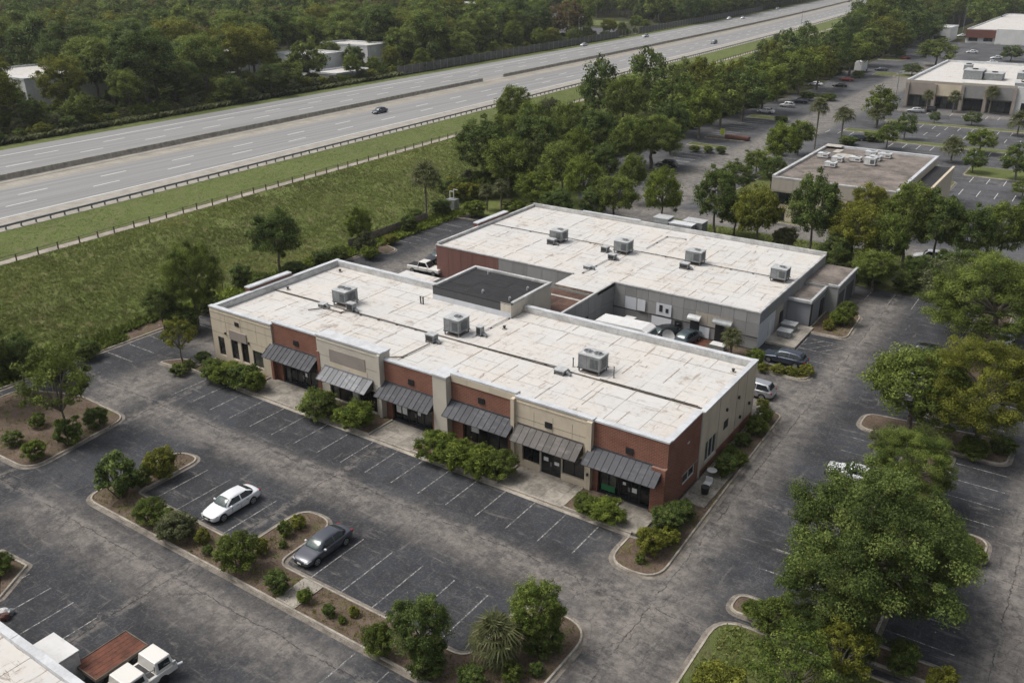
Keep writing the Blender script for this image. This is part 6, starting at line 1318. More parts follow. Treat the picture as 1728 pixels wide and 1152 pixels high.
put(('bush',1), (-3.03, 62.48, 1.82, 2.08), 'dark bush on the right nub of the tree strip, front one'); put(('shrub',0), (-2.13, 61.83, 1.39, 2.34), 'low bush on the right nub of the tree strip')
put(('tree',1), (-4.08, 55.49, 6.23, 5.61), 'dark tree rising behind the right side of the biggest crown'); put(('bush',0), (-4.53, 77.34, 2.17, 3.08), 'bush on the kerbed nub at the right, below the yellowish tree'); put(('bush',1), (-2.51, 79.53, 1.77, 2.58), 'dark bush on the same right nub, nearer the end')
# --- left side
put(('airy',0), (-72.97, 35.67, 8.82, 7.79), 'open branched tree on the left planted island', name='young_tree'); put(('airy',2), (-77.79, 51.63, 5.53, 4.70), 'small yellow green tree on the left end island of the shop bays', name='young_tree')
put(('bush',2), (-71.62, 31.85, 2.12, 2.36), 'round bright shrub at the front of the left island'); put(('bush',1), (-72.34, 38.21, 2.34, 2.41), 'round dark shrub on the right end of the left island'); put(('shrub',1), (-75.57, 32.14, 1.63, 2.11), 'low dark shrub near the left edge of the left island'); put(('shrub',0), (-76.87, 35.18, 1.67, 1.97), 'low shrub behind the round bright one on the left island'); put(('shrub',0), (-71.43, 34.91, 3.11, 3.27), 'shrub around the foot of the open branched tree')
put(('bush',0), (-58.66, 21.96, 1.93, 2.18), 'round shrub on the small bed at the left edge')
put(('big',1), (-84.49, 34.58, 10.71, 6.29), 'dark dense tree cut by the left edge'); put(('tree',1), (-84.58, 38.32, 6.42, 5.32), 'dark tree in the hedge left of the rear bays'); put(('bush',2), (-85.33, 41.87, 3.35, 4.89), 'bright bush in the hedge behind the open branched tree'); put(('bush',0), (-87.28, 46.75, 2.31, 3.47), 'bush at the end of the hedge by the bare dirt strip'); put(('bush',1), (-89.66, 38.97, 3.35, 3.67), 'dark bush in the hedge at the left edge')
# --- median island
put(('shrub',1), (-60.32, 32.58, 4.30, 3.92), 'tall open shrub on the left end of the long island'); put(('bush',3), (-60.10, 36.15, 3.19, 3.07), 'big rounded olive shrub beside the tall open one'); put(('shrub',0), (-60.15, 34.37, 2.09, 1.95), 'small shrub between the two at the left end of the long island')
put(('bush',0), (-55.20, 31.69, 2.47, 2.74), 'loose shrub in front of the white car bay'); put(('shrub',0), (-53.54, 32.07, 1.88, 1.81), 'low shrub between the loose one and the clipped mound'); put(('bush',4), (-51.70, 31.49, 2.42, 3.37), 'wide clipped mound on the long island beside the white car'); put(('shrub',2), (-49.60, 32.20, 1.48, 1.41), 'small pale tuft right of the clipped mound'); put(('shrub',1), (-48.26, 31.56, 0.94, 1.04), 'tiny tuft below the small pale one')
put(('bush',0), (-45.05, 31.59, 3.49, 3.53), 'large glossy shrub in the middle of the long island'); put(('shrub',2), (-45.15, 33.73, 1.56, 1.64), 'small shrub right behind the large glossy one'); put(('bush',1), (-40.83, 31.50, 1.99, 2.11), 'round shrub in front of the dark grey car'); put(('bush',2), (-38.47, 31.77, 1.29, 1.28), 'small bright shrub left of the slab crossing')
put(('shrub',0), (-45.22, 36.20, 1.65, 1.42), 'left shrub on the rounded nub beside the dark grey car'); put(('shrub',2), (-45.10, 37.46, 1.34, 1.53), 'right shrub on the rounded nub beside the dark grey car'); put(('shrub',0), (-44.32, 35.14, 0.79, 0.79), 'tiny shrub near the kerb of the rounded nub')
put(('bush',1), (-36.22, 31.73, 1.08, 1.10), 'small shrub right of the slab crossing'); put(('shrub',2), (-34.86, 32.65, 0.88, 0.94), 'tiny olive shrub near the bays right of the slab crossing'); put(('bush',0), (-35.03, 31.72, 0.68, 0.70), 'tiny round shrub below the slab crossing pair')
put(('bush',0), (-31.02, 30.81, 2.79, 2.36), 'loose shrub left of the glossy tree on the long island'); put(('tree',1), (-28.36, 31.74, 5.00, 4.44), 'glossy dark tree with spiky leaves on the long island', name='magnolia_tree'); put(('bush',1), (-27.66, 31.45, 2.75, 3.31), 'dense lower growth around the glossy tree')
putp((-24.73, 34.43, 2.87, 4.09), 'fan palm on the long island between the two glossy trees', detailed=True, seed=5); put(('tree',0), (-23.28, 36.83, 5.29, 4.10), 'glossy upright tree on the right nub of the long island', name='magnolia_tree'); put(('bush',1), (-22.92, 36.75, 2.80, 3.41), 'dense lower growth around the upright glossy tree')
put(('bush',1), (-24.77, 31.96, 1.74, 2.12), 'dark shrub at the bottom edge under the fan palm'); put(('shrub',0), (-22.98, 33.73, 1.61, 1.64), 'shrub between the fan palm and the upright tree'); put(('shrub',1), (-22.06, 34.93, 1.16, 1.08), 'small shrub on the bare soil of the right nub')
# --- shop front beds
for i, (T, lb) in enumerate((((-71.64, 51.04, 2.48, 3.78), 'leftmost clump of the hedge before the left shop windows'), ((-69.53, 51.12, 2.72, 4.04), 'second clump of the hedge before the left shop windows'), ((-67.37, 51.27, 2.89, 4.00), 'third clump of the hedge before the left shop windows'), ((-65.76, 51.39, 2.75, 2.37), 'right end clump of the hedge before the left shop windows'))): put(('bush', 5 if i % 2 else 0), T, lb)
put(('bush',1), (-75.96, 53.04, 1.39, 2.16), 'round bush at the left corner of the shop row'); put(('shrub',0), (-75.75, 49.65, 1.36, 2.47), 'low groundcover shrub on the left end island'); put(('shrub',1), (-76.03, 51.19, 1.10, 1.88), 'dark low shrub beside the young yellow green tree')
put(('bush',0), (-56.84, 51.23, 3.06, 4.43), 'large shrub in front of the grey awning, left one'); put(('bush',2), (-52.18, 51.45, 3.18, 4.04), 'large shrub in front of the grey awning, right one'); put(('shrub',0), (-54.44, 51.30, 1.50, 2.10), 'small filler shrub between the two before the grey awning')
put(('bush',2), (-42.70, 51.25, 3.09, 4.04), 'left clump of the big hedge before the wide brick shop'); put(('bush',2), (-40.31, 51.23, 3.00, 3.98), 'second clump of the big hedge before the wide brick shop'); put(('bush',2), (-38.04, 51.28, 3.24, 3.92), 'third clump of the big hedge before the wide brick shop'); put(('bush',0), (-36.65, 51.89, 2.96, 3.41), 'right end clump of the big hedge before the wide brick shop')
put(('bush',0), (-28.02, 51.48, 1.80, 2.54), 'left clump of the low hedge before the right brick shop'); put(('bush',2), (-26.26, 51.33, 2.05, 3.46), 'right clump of the low hedge before the right brick shop'); put(('shrub',1), (-29.07, 52.85, 0.95, 1.04), 'tiny dark shrub in the corner beside the stucco pier')
put(('bush',1), (-21.82, 52.47, 2.64, 2.77), 'dark clump on the corner bed nearest the brick wall'); put(('bush',1), (-21.57, 54.48, 2.05, 2.73), 'rear dark clump on the corner bed beside the slabs'); put(('bush',3), (-21.56, 49.52, 2.58, 2.84), 'yellow green shrub at the tip of the corner bed'); put(('shrub',2), (-20.90, 51.32, 1.57, 2.01), 'olive shrub right behind the yellow green one on the corner bed'); put(('shrub',0), (-21.76, 48.22, 0.93, 0.93), 'tiny tuft at the tip of the corner bed')
put(('bush',1), (-21.21, 62.69, 2.29, 2.58), 'nearest shrub along the right side wall bed'); put(('bush',0), (-20.86, 64.86, 1.57, 2.02), 'second shrub along the right side wall bed'); put(('bush',1), (-21.76, 68.22, 1.44, 1.79), 'third shrub along the right side wall bed'); put(('bush',0), (-21.51, 70.95, 1.95, 2.48), 'fourth shrub along the right side wall bed'); put(('bush',2), (-21.62, 73.58, 1.68, 1.99), 'farthest shrub along the right side wall bed'); put(('shrub',0), (-21.95, 65.89, 1.30, 1.54), 'low shrub close to the side window'); put(('shrub',2), (-22.70, 75.97, 1.15, 1.59), 'pale tuft behind the silver hatchback')
# --- between buildings and annex
putp((-29.77, 85.76, 2.93, 2.70), 'small yellowish palm in the courtyard bed', seed=2); put(('bush',2), (-26.73, 85.06, 2.26, 2.26), 'bright bush beside the dark blue estate car'); put(('shrub',2), (-25.59, 83.88, 1.09, 1.48), 'flowering tuft at the nose of the dark blue estate car')
put(('shrub',2), (-24.11, 84.53, 1.09, 2.10), 'weedy clump in the low bed, left end'); put(('shrub',4-2), (-22.80, 84.89, 1.02, 1.84), 'weedy clump in the low bed, middle'); put(('shrub',2), (-21.57, 85.89, 1.22, 2.09), 'weedy clump in the low bed, right end')
put(('bush',0), (-22.01, 101.86, 3.35, 2.93), 'taller bush on the annex island'); put(('bush',2), (-22.60, 101.03, 2.09, 2.50), 'bright shrub in front of the taller annex island bush'); put(('shrub',2), (-23.21, 99.33, 1.34, 1.79), 'pale tuft at the left of the annex island')
# --- foot of the slope
put(('big',0), (-84.29, 58.76, 11.69, 7.76), 'tall leafy tree at the slope foot left of the shops'); put(('tree',1), (-86.81, 56.00, 5.69, 4.54), 'dark shorter tree at the left foot of the tall leafy one'); put(('bush',1), (-84.86, 57.30, 3.53, 4.81), 'dark bush under the tall leafy tree'); put(('bush',1), (-87.59, 62.65, 2.93, 3.62), 'dark bush at the right foot of the tall leafy tree')
put(('tree',1), (-90.03, 76.71, 9.54, 7.71), 'rounded dark tree on the slope behind the shops'); put(('tree',2), (-88.26, 90.40, 7.09, 4.51), 'narrow bright tree on the slope behind the rear bays')
for T, lb, k in (((-91.11, 70.93, 3.75, 3.42), 'dark bush left of the rounded dark tree', 1), ((-89.03, 72.32, 2.54, 3.89), 'bush at the left foot of the rounded dark tree', 0), ((-88.28, 77.87, 2.36, 4.50), 'bush at the right foot of the rounded dark tree', 1), ((-88.52, 83.11, 2.77, 3.65), 'dark bush beside the rear hedge, left', 1), ((-88.52, 86.27, 2.47, 3.39), 'dark bush beside the rear hedge, right', 0),
        ((-86.91, 89.96, 4.17, 3.78), 'grey brown bush under the narrow bright tree', 4), ((-89.42, 102.72, 3.25, 3.36), 'dark bush in front of the board fence', 1), ((-85.15, 89.16, 2.30, 3.40), 'bush on the rear kerb nub', 2), ((-87.59, 96.42, 1.85, 2.68), 'low palmetto clump on the rear kerb', 3), ((-92.10, 114.37, 2.55, 4.40), 'dark bush beneath the tall palm', 1), ((-93.03, 108.49, 2.19, 3.90), 'bush left of the tall palm foot', 0), ((-86.19, 115.62, 3.12, 4.93), 'bright bush behind the rear bays', 2), ((-81.67, 121.27, 2.55, 5.00), 'bright low growth beyond the rear bays', 2)):
    put(('bush', k), T, lb)
putp((-92.78, 111.25, 8.14, 6.52), 'tall palm at the foot of the slope by the rear bays', seed=4, detailed=True); putp((-84.10, 120.57, 4.88, 3.62), 'right one of the two short palms behind the warehouse corner', seed=6); putp((-86.78, 120.16, 4.00, 3.24), 'left one of the two short palms behind the warehouse corner', seed=7)
put(('tree',0), (-114.82, 169.56, 14.06, 9.78), 'lone tall tree standing against the near carriageway'); 
# --- belt between highway and middle lot
BELT = [
    ((-101.11, 145.90, 11.91, 9.53), 0, 'leftmost of three mid green trees at the left end of the highway tree belt'),
    ((-88.28, 128.82, 11.55, 10.61), 0, 'middle of three mid green trees at the left end of the highway tree belt'),
    ((-101.18, 155.82, 13.31, 9.19), 0, 'rightmost of three mid green trees at the left end of the highway tree belt'),
    ((-94.63, 129.81, 13.37, 11.96), 1, 'left one of two dark trees at the left end of the highway tree belt'),
    ((-87.19, 136.33, 14.17, 11.50), 1, 'right one of two dark trees at the left end of the highway tree belt'),
    ((-109.41, 177.30, 10.73, 8.27), 4, 'only grey green tree rising against the near carriageway in the tree belt'),
    ((-78.19, 130.56, 11.59, 9.31), 0, 'left one of two mid green trees around the two slim palms in the tree belt'),
    ((-94.44, 160.25, 13.30, 9.93), 0, 'right one of two mid green trees around the two slim palms in the tree belt'),
    ((-78.35, 122.57, 7.21, 7.96), 2, 'leftmost of three bright trees standing right behind the warehouse roof'),
    ((-71.72, 126.97, 9.94, 8.35), 2, 'middle of three bright trees standing right behind the warehouse roof'),
    ((-56.44, 124.59, 10.19, 7.25), 2, 'rightmost of three bright trees standing right behind the warehouse roof'),
    ((-71.21, 117.57, 6.42, 6.62), 1, 'left one of two dark trees standing right behind the warehouse roof'),
    ((-66.48, 120.70, 6.70, 5.67), 1, 'right one of two dark trees standing right behind the warehouse roof'),
    ((-109.61, 200.29, 17.45, 11.36), 1, 'only tall dark tree rising against the near carriageway in the tree belt'),
    ((-85.71, 156.04, 12.80, 9.99), 1, 'left one of two dark trees around the two slim palms in the tree belt'),
    ((-75.44, 139.87, 9.59, 7.51), 1, 'right one of two dark trees around the two slim palms in the tree belt'),
    ((-81.25, 141.33, 11.40, 7.70), 2, 'only bright tree around the two slim palms in the tree belt'),
    ((-63.73, 122.53, 9.22, 8.12), 0, 'only mid green tree standing right behind the warehouse roof'),
    ((-103.75, 214.49, 18.72, 14.23), 1, 'only tall dark tree behind the spreading oak in the tree belt'),
    ((-97.28, 189.57, 15.49, 11.75), 0, 'leftmost of three mid green trees behind the spreading oak in the tree belt'),
    ((-77.87, 155.02, 12.48, 9.26), 0, 'middle of three mid green trees behind the spreading oak in the tree belt'),
    ((-68.11, 137.23, 9.28, 5.79), 0, 'rightmost of three mid green trees behind the spreading oak in the tree belt'),
    ((-110.67, 252.87, 12.67, 10.59), 4, 'left one of two grey green trees lining the middle lot in the tree belt'),
    ((-103.48, 260.35, 11.58, 10.67), 4, 'right one of two grey green trees lining the middle lot in the tree belt'),
    ((-95.61, 230.93, 16.08, 11.21), 3, 'only yellow green tree lining the middle lot in the tree belt'),
    ((-80.18, 178.96, 11.54, 9.00), 1, 'left one of two dark trees lining the middle lot in the tree belt'),
    ((-92.65, 216.47, 11.73, 8.20), 1, 'right one of two dark trees lining the middle lot in the tree belt'),
    ((-89.59, 200.90, 14.87, 13.15), 0, 'leftmost of three mid green trees lining the middle lot in the tree belt'),
    ((-91.89, 232.21, 13.18, 9.57), 0, 'middle of three mid green trees lining the middle lot in the tree belt'),
    ((-84.05, 216.99, 13.93, 12.83), 0, 'rightmost of three mid green trees lining the middle lot in the tree belt'),
    ((-82.06, 198.67, 12.94, 11.14), 2, 'only bright tree lining the middle lot in the tree belt'),
    ((-103.62, 287.80, 10.99, 10.35), 0, 'left one of two mid green trees beside the silver SUV of the far lot'),
    ((-86.35, 265.88, 14.67, 14.67), 0, 'right one of two mid green trees beside the silver SUV of the far lot'),
    ((-89.68, 240.66, 14.83, 11.41), 3, 'left one of two yellow green trees beside the silver SUV of the far lot'),
    ((-106.40, 318.24, 13.43, 9.57), 3, 'right one of two yellow green trees beside the silver SUV of the far lot'),
    ((-82.60, 228.29, 13.80, 12.35), 1, 'leftmost of three dark trees beside the silver SUV of the far lot'),
    ((-116.21, 336.66, 11.32, 8.83), 1, 'middle of three dark trees beside the silver SUV of the far lot'),
    ((-104.75, 327.21, 16.04, 12.72), 1, 'rightmost of three dark trees beside the silver SUV of the far lot'),
    ((-106.23, 354.24, 16.85, 12.21), 1, 'left one of two dark trees above the black and red cars of the far lot'),
    ((-87.65, 324.55, 17.98, 14.33), 1, 'right one of two dark trees above the black and red cars of the far lot'),
    ((-85.84, 283.50, 15.01, 15.40), 2, 'left one of two bright trees above the black and red cars of the far lot'),
    ((-85.31, 339.69, 14.44, 16.93), 2, 'right one of two bright trees above the black and red cars of the far lot'),
    ((-83.29, 244.82, 14.82, 13.69), 2, 'only bright tree beside the silver SUV of the far lot'),
    ((-83.94, 297.24, 14.44, 15.17), 3, 'only yellow green tree above the black and red cars of the far lot'),
    ((-87.56, 373.17, 16.01, 16.97), 0, 'only mid green tree near the box truck of the tree belt'),
    ((-86.59, 417.87, 15.39, 15.09), 1, 'leftmost of three dark trees near the box truck of the tree belt'),
    ((-90.42, 462.15, 17.03, 20.37), 1, 'middle of three dark trees near the box truck of the tree belt'),
    ((-89.70, 491.29, 14.15, 17.38), 1, 'rightmost of three dark trees near the box truck of the tree belt'),
    ((-89.50, 407.64, 17.67, 18.31), 3, 'only yellow green tree near the box truck of the tree belt'),
]
for T, k, lb in BELT: put(('tree', k) if T[1] < 190 else ('far', {0:0, 1:1, 2:4, 3:5, 4:2}[k]), T, lb, group='trees of the belt along the highway')
putp((-100.84, 173.06, 6.01, 5.04), 'left one of two slim palms in the tree belt', seed=1); putp((-95.13, 173.68, 6.46, 5.24), 'right one of two slim palms in the tree belt', seed=2)
put(('big',3), (-77.93, 165.05, 11.37, 13.53), 'spreading pale green oak over the black SUV', name='oak_tree')
for T, lb, k in (((-77.21, 185.45, 1.56, 3.14), 'left clump of the clipped hedge on the middle lot island', 2), ((-74.20, 185.89, 1.68, 2.86), 'middle clump of the clipped hedge on the middle lot island', 0), ((-71.44, 186.19, 1.93, 2.84), 'right clump of the clipped hedge on the middle lot island', 1), ((-73.82, 232.96, 1.81, 4.00), 'round clipped shrub beside the white saloon', 1), ((-79.78, 272.90, 3.08, 5.98), 'left shrub of the island row before the pale grey car', 1), ((-74.21, 276.52, 2.39, 5.28), 'right shrub of the island row before the pale grey car', 0), ((-80.73, 334.73, 2.80, 4.98), 'round shrub beside the box truck', 0)):
    put(('bush', k), T, lb)
# --- right of the lot road
RT = [((-48.04, 125.23, 11.18, 7.60), 1, 'dark tree left of the group behind the warehouse cabinets'), ((-45.99, 128.46, 6.51, 6.39), 2, 'small bright tree low behind the warehouse cabinets'), ((-40.01, 121.14, 10.74, 7.87), 3, 'yellow green tree behind the warehouse right of its cabinets'), ((-54.76, 150.98, 6.68, 7.40), 1, 'dark tree on the corner of the lot road'), ((-57.17, 168.66, 5.75, 6.93), 0, 'small tree left of the bright pair beside the dark roof'), ((-55.05, 176.25, 9.81, 9.01), 2, 'bright tree rising left of the dark roofed building'), ((-57.17, 194.07, 7.82, 7.70), 0, 'darker tree right behind the bright one left of the dark roof'), ((-50.77, 158.78, 6.82, 6.50), 1, 'dark low tree at the corner of the dark roofed building'),
 ((-32.60, 121.86, 12.86, 8.67), 1, 'dark grey green tree covering the left corner of the dark building'), ((-26.58, 120.69, 10.21, 8.72), 3, 'brightest yellow green tree in the strip beyond the warehouse'), ((-29.16, 139.63, 8.67, 6.93), 3, 'smaller yellow green tree in front of the dark roof centre'), ((-21.26, 127.24, 12.62, 9.21), 0, 'tall mid green tree at the right front of the dark roof'), ((-17.34, 126.84, 11.24, 7.75), 1, 'dark tree right of the tall mid green one in the strip'), ((-22.23, 121.27, 9.37, 6.36), 0, 'mid green tree between the yellow green and the tall one'), ((-13.33, 127.19, 10.15, 7.31), 1, 'dark tree in the strip before the right hand lot'), ((-10.13, 131.64, 10.44, 7.42), 0, 'mid green tree in the strip near the right edge'), ((-6.79, 133.87, 11.78, 7.74), 1, 'dark tree in the strip cut by the right edge'), ((-36.52, 123.45, 4.59, 4.28), 4, 'thin grey young tree in front of the dark building corner'), ((-13.70, 118.81, 6.29, 6.03), 1, 'low dark tree over the half hidden white cars'), ((-17.60, 118.82, 4.82, 5.37), 1, 'low dark tree right of the brightest yellow green one'), ((-22.26, 115.19, 5.74, 6.42), 0, 'low mid green tree under the yellow green crowns of the strip'), ((-27.84, 117.53, 6.18, 5.57), 1, 'low dark tree at the left end of the strip beside the annex'), ((-10.40, 119.73, 6.62, 6.72), 0, 'low mid green tree at the right of the half hidden cars')]
for T, k, lb in RT: put(('tree', k), T, lb)
for i, (T, lb) in enumerate((((-22.95, 117.97, 2.30, 3.91), 'dark undergrowth left of the front of the tree strip'), ((-18.46, 117.72, 2.42, 4.28), 'dark undergrowth under the low tree of the strip'), ((-15.03, 118.44, 2.56, 4.08), 'dark undergrowth right end of the strip'), ((-26.58, 117.23, 2.32, 3.95), 'dark undergrowth under the brightest tree'), ((-35.95, 121.23, 2.46, 4.21), 'low hedge right behind the warehouse parapet'), ((-42.36, 121.92, 2.25, 3.47), 'low hedge behind the warehouse cabinets'))): put(('bush', 1), T, lb)
PT = [((-56.01, 202.48, 10.32, 5.02), 'tallest slim palm beside the lot road'), ((-54.57, 218.43, 6.57, 5.87), 'rounded palm right of the tallest slim one'), ((-51.22, 237.44, 4.64, 5.34), 'palm at the left foot of the broad tree by the far lot'), ((-28.15, 203.86, 4.53, 5.67), 'left palm in the lot corner right of the dark roof'), ((-20.54, 244.27, 4.71, 6.21), 'bushy palm at the right edge of the far lot'), ((-45.77, 269.24, 5.37, 3.90), 'small palm before the left part of the far shops'), ((-39.70, 273.19, 5.05, 4.22), 'small palm before the middle of the far shops'), ((-31.18, 276.37, 6.56, 4.51), 'palm before the right part of the far shops'), ((-52.46, 279.84, 5.44, 3.74), 'palm at the left corner of the far shops')]
for i, (T, lb) in enumerate(PT): putp(T, lb, seed=i+3, detailed=(i < 2))
R2 = [((-51.81, 241.07, 10.19, 8.71), 0, 'broad loose tree at the corner of the far lot road'), ((-41.93, 224.96, 6.26, 5.83), 1, 'dark rounded tree on the far lot island'), ((-42.72, 211.21, 6.24, 5.81), 0, 'tree on the grass beside the dark roof back edge'), ((-24.69, 216.90, 5.72, 6.95), 2, 'leafy tree on the island at the right of the dark roof'), ((-22.90, 196.16, 4.92, 5.18), 1, 'dark tree below the leafy one at the right of the dark roof'), ((-15.02, 193.50, 7.34, 7.50), 1, 'dark tree at the right edge beside the small back lot'), ((-12.18, 179.12, 3.72, 4.21), 0, 'low tree at the right edge of the small back lot'), ((-31.98, 254.02, 3.53, 5.10), 1, 'small dark tree before the far shops parking'), ((-40.52, 252.57, 2.98, 3.04), 1, 'smallest dark tree before the far shops'), ((-65.41, 387.31, 10.86, 16.02), 0, 'large round tree left of the far shop roof'), ((-66.63, 351.68, 4.46, 7.60), 1, 'dark small tree at the corner of the far shop roof'), ((-43.49, 420.97, 6.36, 9.53), 1, 'dark tree between the far shops and the restaurant'), ((-88.59, 499.64, 7.76, 8.22), 0, 'small tree left of the white house'), ((-84.96, 410.52, 3.77, 7.42), 1, 'dark bushy tree near the small round island')]
for T, k, lb in R2: put(('far', {0:0, 1:1, 2:4, 3:5}[k]), T, lb)
for T, lb in (((-47.90, 219.32, 2.18, 5.52), 'hedge left part behind the dark roof back edge'), ((-51.33, 212.01, 2.15, 5.42), 'hedge by the blue car behind the dark roof'), ((-63.51, 207.38, 2.44, 4.12), 'dark hedge at the back left corner of the dark roof'), ((-60.91, 191.61, 2.81, 4.37), 'dark hedge along the left side of the dark roof')): put(('bush', 1), T, lb)

# --- woodland beyond the highway: 300 nearest as single trees, the rest one mass
rg = random.Random(12); cand = []
holes = [(c_[0]-w_/2-3, c_[0]+w_/2+3, c_[1]-d_/2-3, c_[1]+d_/2+3) for (c_, w_, d_, *_r) in SHEDS] + [(-218,-203,203,224), (-292,-212,385,492), (-345,-240,452,512)]
def fwd_px(x, y, z):
    d = Vector((x, y, z-40)); w = d.dot(fw)
    return (1500.7*d.dot(r2)/w+864, 576-1500.7*d.dot(u2)/w) if w > 1 else (9e9, 9e9)
cell = {}
def far_enough(x, y, r):
    i, j = int(x//12), int(y//12)
    for a in range(i-1, i+2):
        for b in range(j-1, j+2):
            for (u, v) in cell.get((a, b), ()):
                if (u-x)**2+(v-y)**2 < r*r: return False
    cell.setdefault((i, j), []).append((x, y)); return True
N = 0
for _ in range(60000):
    y = rg.uniform(20, 1150); xr = RX(y)-63.5; x = xr-rg.uniform(0, 1)**1.15*800
    px, py = fwd_px(x, y, GZ+8)
    if not (-120 < px < 1850 and -60 < py < 400): continue
    if any(a < x < b and c < y < d for a, b, c, d in holes): continue
    r = 9.4 if xr-x < 45 else 12.0
    if far_enough(x, y, r): cand.append((x, y, xr-x))
# trees at the far right, beyond the restaurant
for _ in range(6000):
    x = rg.uniform(-175, 260); y = rg.uniform(560, 1250)
    if x < RX(y)+(75 if y < 650 else 35) or (-78 < x < -35 and y < 650) or (x < -76 and y < 580 and x > -100): continue
    if not far_enough(x, y, 11): continue
    cand.append((x, y, 500))
for _ in range(1500):
    x = rg.uniform(-172, -90); y = rg.uniform(400, 620)
    if x < RX(y)+40 or x > -98-(y-400)*.01: continue
    if far_enough(x, y, 7.5): cand.append((x, y, 500))
cand.sort(key=lambda c: math.hypot(c[0], c[1]))
kinds = ['mid green', 'dark green', 'flat topped', 'pointed dark', 'bright green', 'yellow green', 'brownish']
wts = [26, 26, 12, 12, 14, 8, 3]
def zone(x, y, d):
    row = 'in the first woodland rank' if d < 16 else 'in the second woodland rank' if d < 34 else 'in the third woodland rank' if d < 56 else 'deep in the woodland'
    px, py = fwd_px(x, y, 8)
    side = [s_ for lim, s_ in ((110, 'at the left edge'), (230, 'before the white roofed shed'), (340, 'right of the white roofed shed'), (450, 'left of the grey building'), (560, 'before the grey building'), (660, 'right of the white shed'), (780, 'behind the fence start'), (900, 'behind the fence, left half'), (1030, 'behind the fence, right half'), (9e9, 'by the side yard')) if px < lim][0]
    return row + ', ' + side
for c in cand[:300]:
    k = rg.choices(range(7), wts)[0]; h = rg.uniform(13.5, 20.5) if c[2] > 8 else rg.uniform(9, 14)
    if c[2] < 5: h *= .7
    fx_, _fy = fwd_px(c[0], c[1], GZ)
    for (c_, w_, d_, *_r) in SHEDS:
        if _r[3]-14 < fx_ < _r[4]+14 and math.hypot(c[0], c[1]) < math.hypot(*c_) and math.hypot(c[0]-c_[0], c[1]-c_[1]) < 95 and rg.random() < .72: h = min(h, 7.5+rg.random()*2.5)
    zn = zone(*c); szw = 'tall ' if h > 18 else 'low ' if h < 14.5 else ''; lb = '%s%s tree %s' % (szw, kinds[k], zn)
    plant(('far', k) if c[2] > 120 or k in (2, 3, 6) else ('tree', {0: 0, 1: 1, 4: 2, 5: 3}[k]), c[0], c[1], h, h*rg.uniform(.82, 1.08), lb, z=GZ-.1, group='woodland trees, %s%s, %s' % (szw, kinds[k], zn))
# the rest of the woodland
rest = cand[300:]; me = bpy.data.meshes.new('woodland'); me.from_pydata([(x, y, GZ-.1 if x < RX(y) else -.1) for x, y, d in rest], [], [])
at = me.attributes.new('sz', 'FLOAT', 'POINT'); at.data.foreach_set('value', [(rg.uniform(6, 9) if any(_r[3]-10 < fwd_px(x, y, GZ)[0] < _r[4]+10 and math.hypot(x, y) < math.hypot(*c_) and math.hypot(x-c_[0], y-c_[1]) < 120 for (c_, w_, d_, *_r) in SHEDS) else rg.uniform(15, 22)) for x, y, d in rest])
wd = bpy.data.objects.new('distant_woodland', me); COL.objects.link(wd); tag(wd, 'far off woodland filling the top of the view behind the nearer trees', 'woodland', kind='stuff')
pc = bpy.data.collections.new('woodland_kinds')
for k in range(7):
    for rep in range(3 if k in (0, 1) else 1):
        bm_ = bmesh.new(); bm_.from_mesh(PROTO[('far', k)][0]); bm2 = bmesh.new(); bm2.from_mesh(PROTO[('far', k)][1]); tmp = bpy.data.meshes.new('t'); bm2.to_mesh(tmp); nf = len(bm_.faces); bm_.from_mesh(tmp); bm_.faces.ensure_lookup_table()
        for i in range(nf, len(bm_.faces)): bm_.faces[i].material_index = 1
        m2 = bpy.data.meshes.new('woodland_tree'); bm_.to_mesh(m2); bm_.free(); bm2.free(); bpy.data.meshes.remove(tmp); m2.materials.append(PROTO[('far', k)][0].materials[0]); m2.materials.append(M['bark'])
        o = bpy.data.objects.new('woodland_tree', m2); pc.objects.link(o)
def gn_scatter(obj, coll, attr):
    g = bpy.data.node_groups.new('scatter', 'GeometryNodeTree'); g.interface.new_socket('Geometry', in_out='INPUT', socket_type='NodeSocketGeometry'); g.interface.new_socket('Geometry', in_out='OUTPUT', socket_type='NodeSocketGeometry')
    nn = g.nodes; L = g.links; gi = nn.new('NodeGroupInput'); go = nn.new('NodeGroupOutput'); ip = nn.new('GeometryNodeInstanceOnPoints'); ci = nn.new('GeometryNodeCollectionInfo')
    ci.inputs['Collection'].default_value = coll; ci.inputs['Separate Children'].default_value = True; ci.inputs['Reset Children'].default_value = True
    ip.inputs['Pick Instance'].default_value = True; ri_ = nn.new('FunctionNodeRandomValue'); ri_.data_type = 'INT'; ri_.inputs[4].default_value = 0; ri_.inputs[5].default_value = 50; ri_.inputs['ID']
    rr = nn.new('FunctionNodeRandomValue'); rr.data_type = 'FLOAT_VECTOR'; rr.inputs[0].default_value = (0,0,0); rr.inputs[1].default_value = (0,0,6.28)
    na = nn.new('GeometryNodeInputNamedAttribute'); na.data_type = 'FLOAT'; na.inputs['Name'].default_value = attr
    L.new(gi.outputs[0], ip.inputs['Points']); L.new(ci.outputs[0], ip.inputs['Instance']); L.new(ri_.outputs[2], ip.inputs['Instance Index']); L.new(rr.outputs[0], ip.inputs['Rotation']); L.new(na.outputs[0], ip.inputs['Scale']); L.new(ip.outputs[0], go.inputs[0])
    md = obj.modifiers.new('scatter', 'NODES'); md.node_group = g
gn_scatter(wd, pc, 'sz')

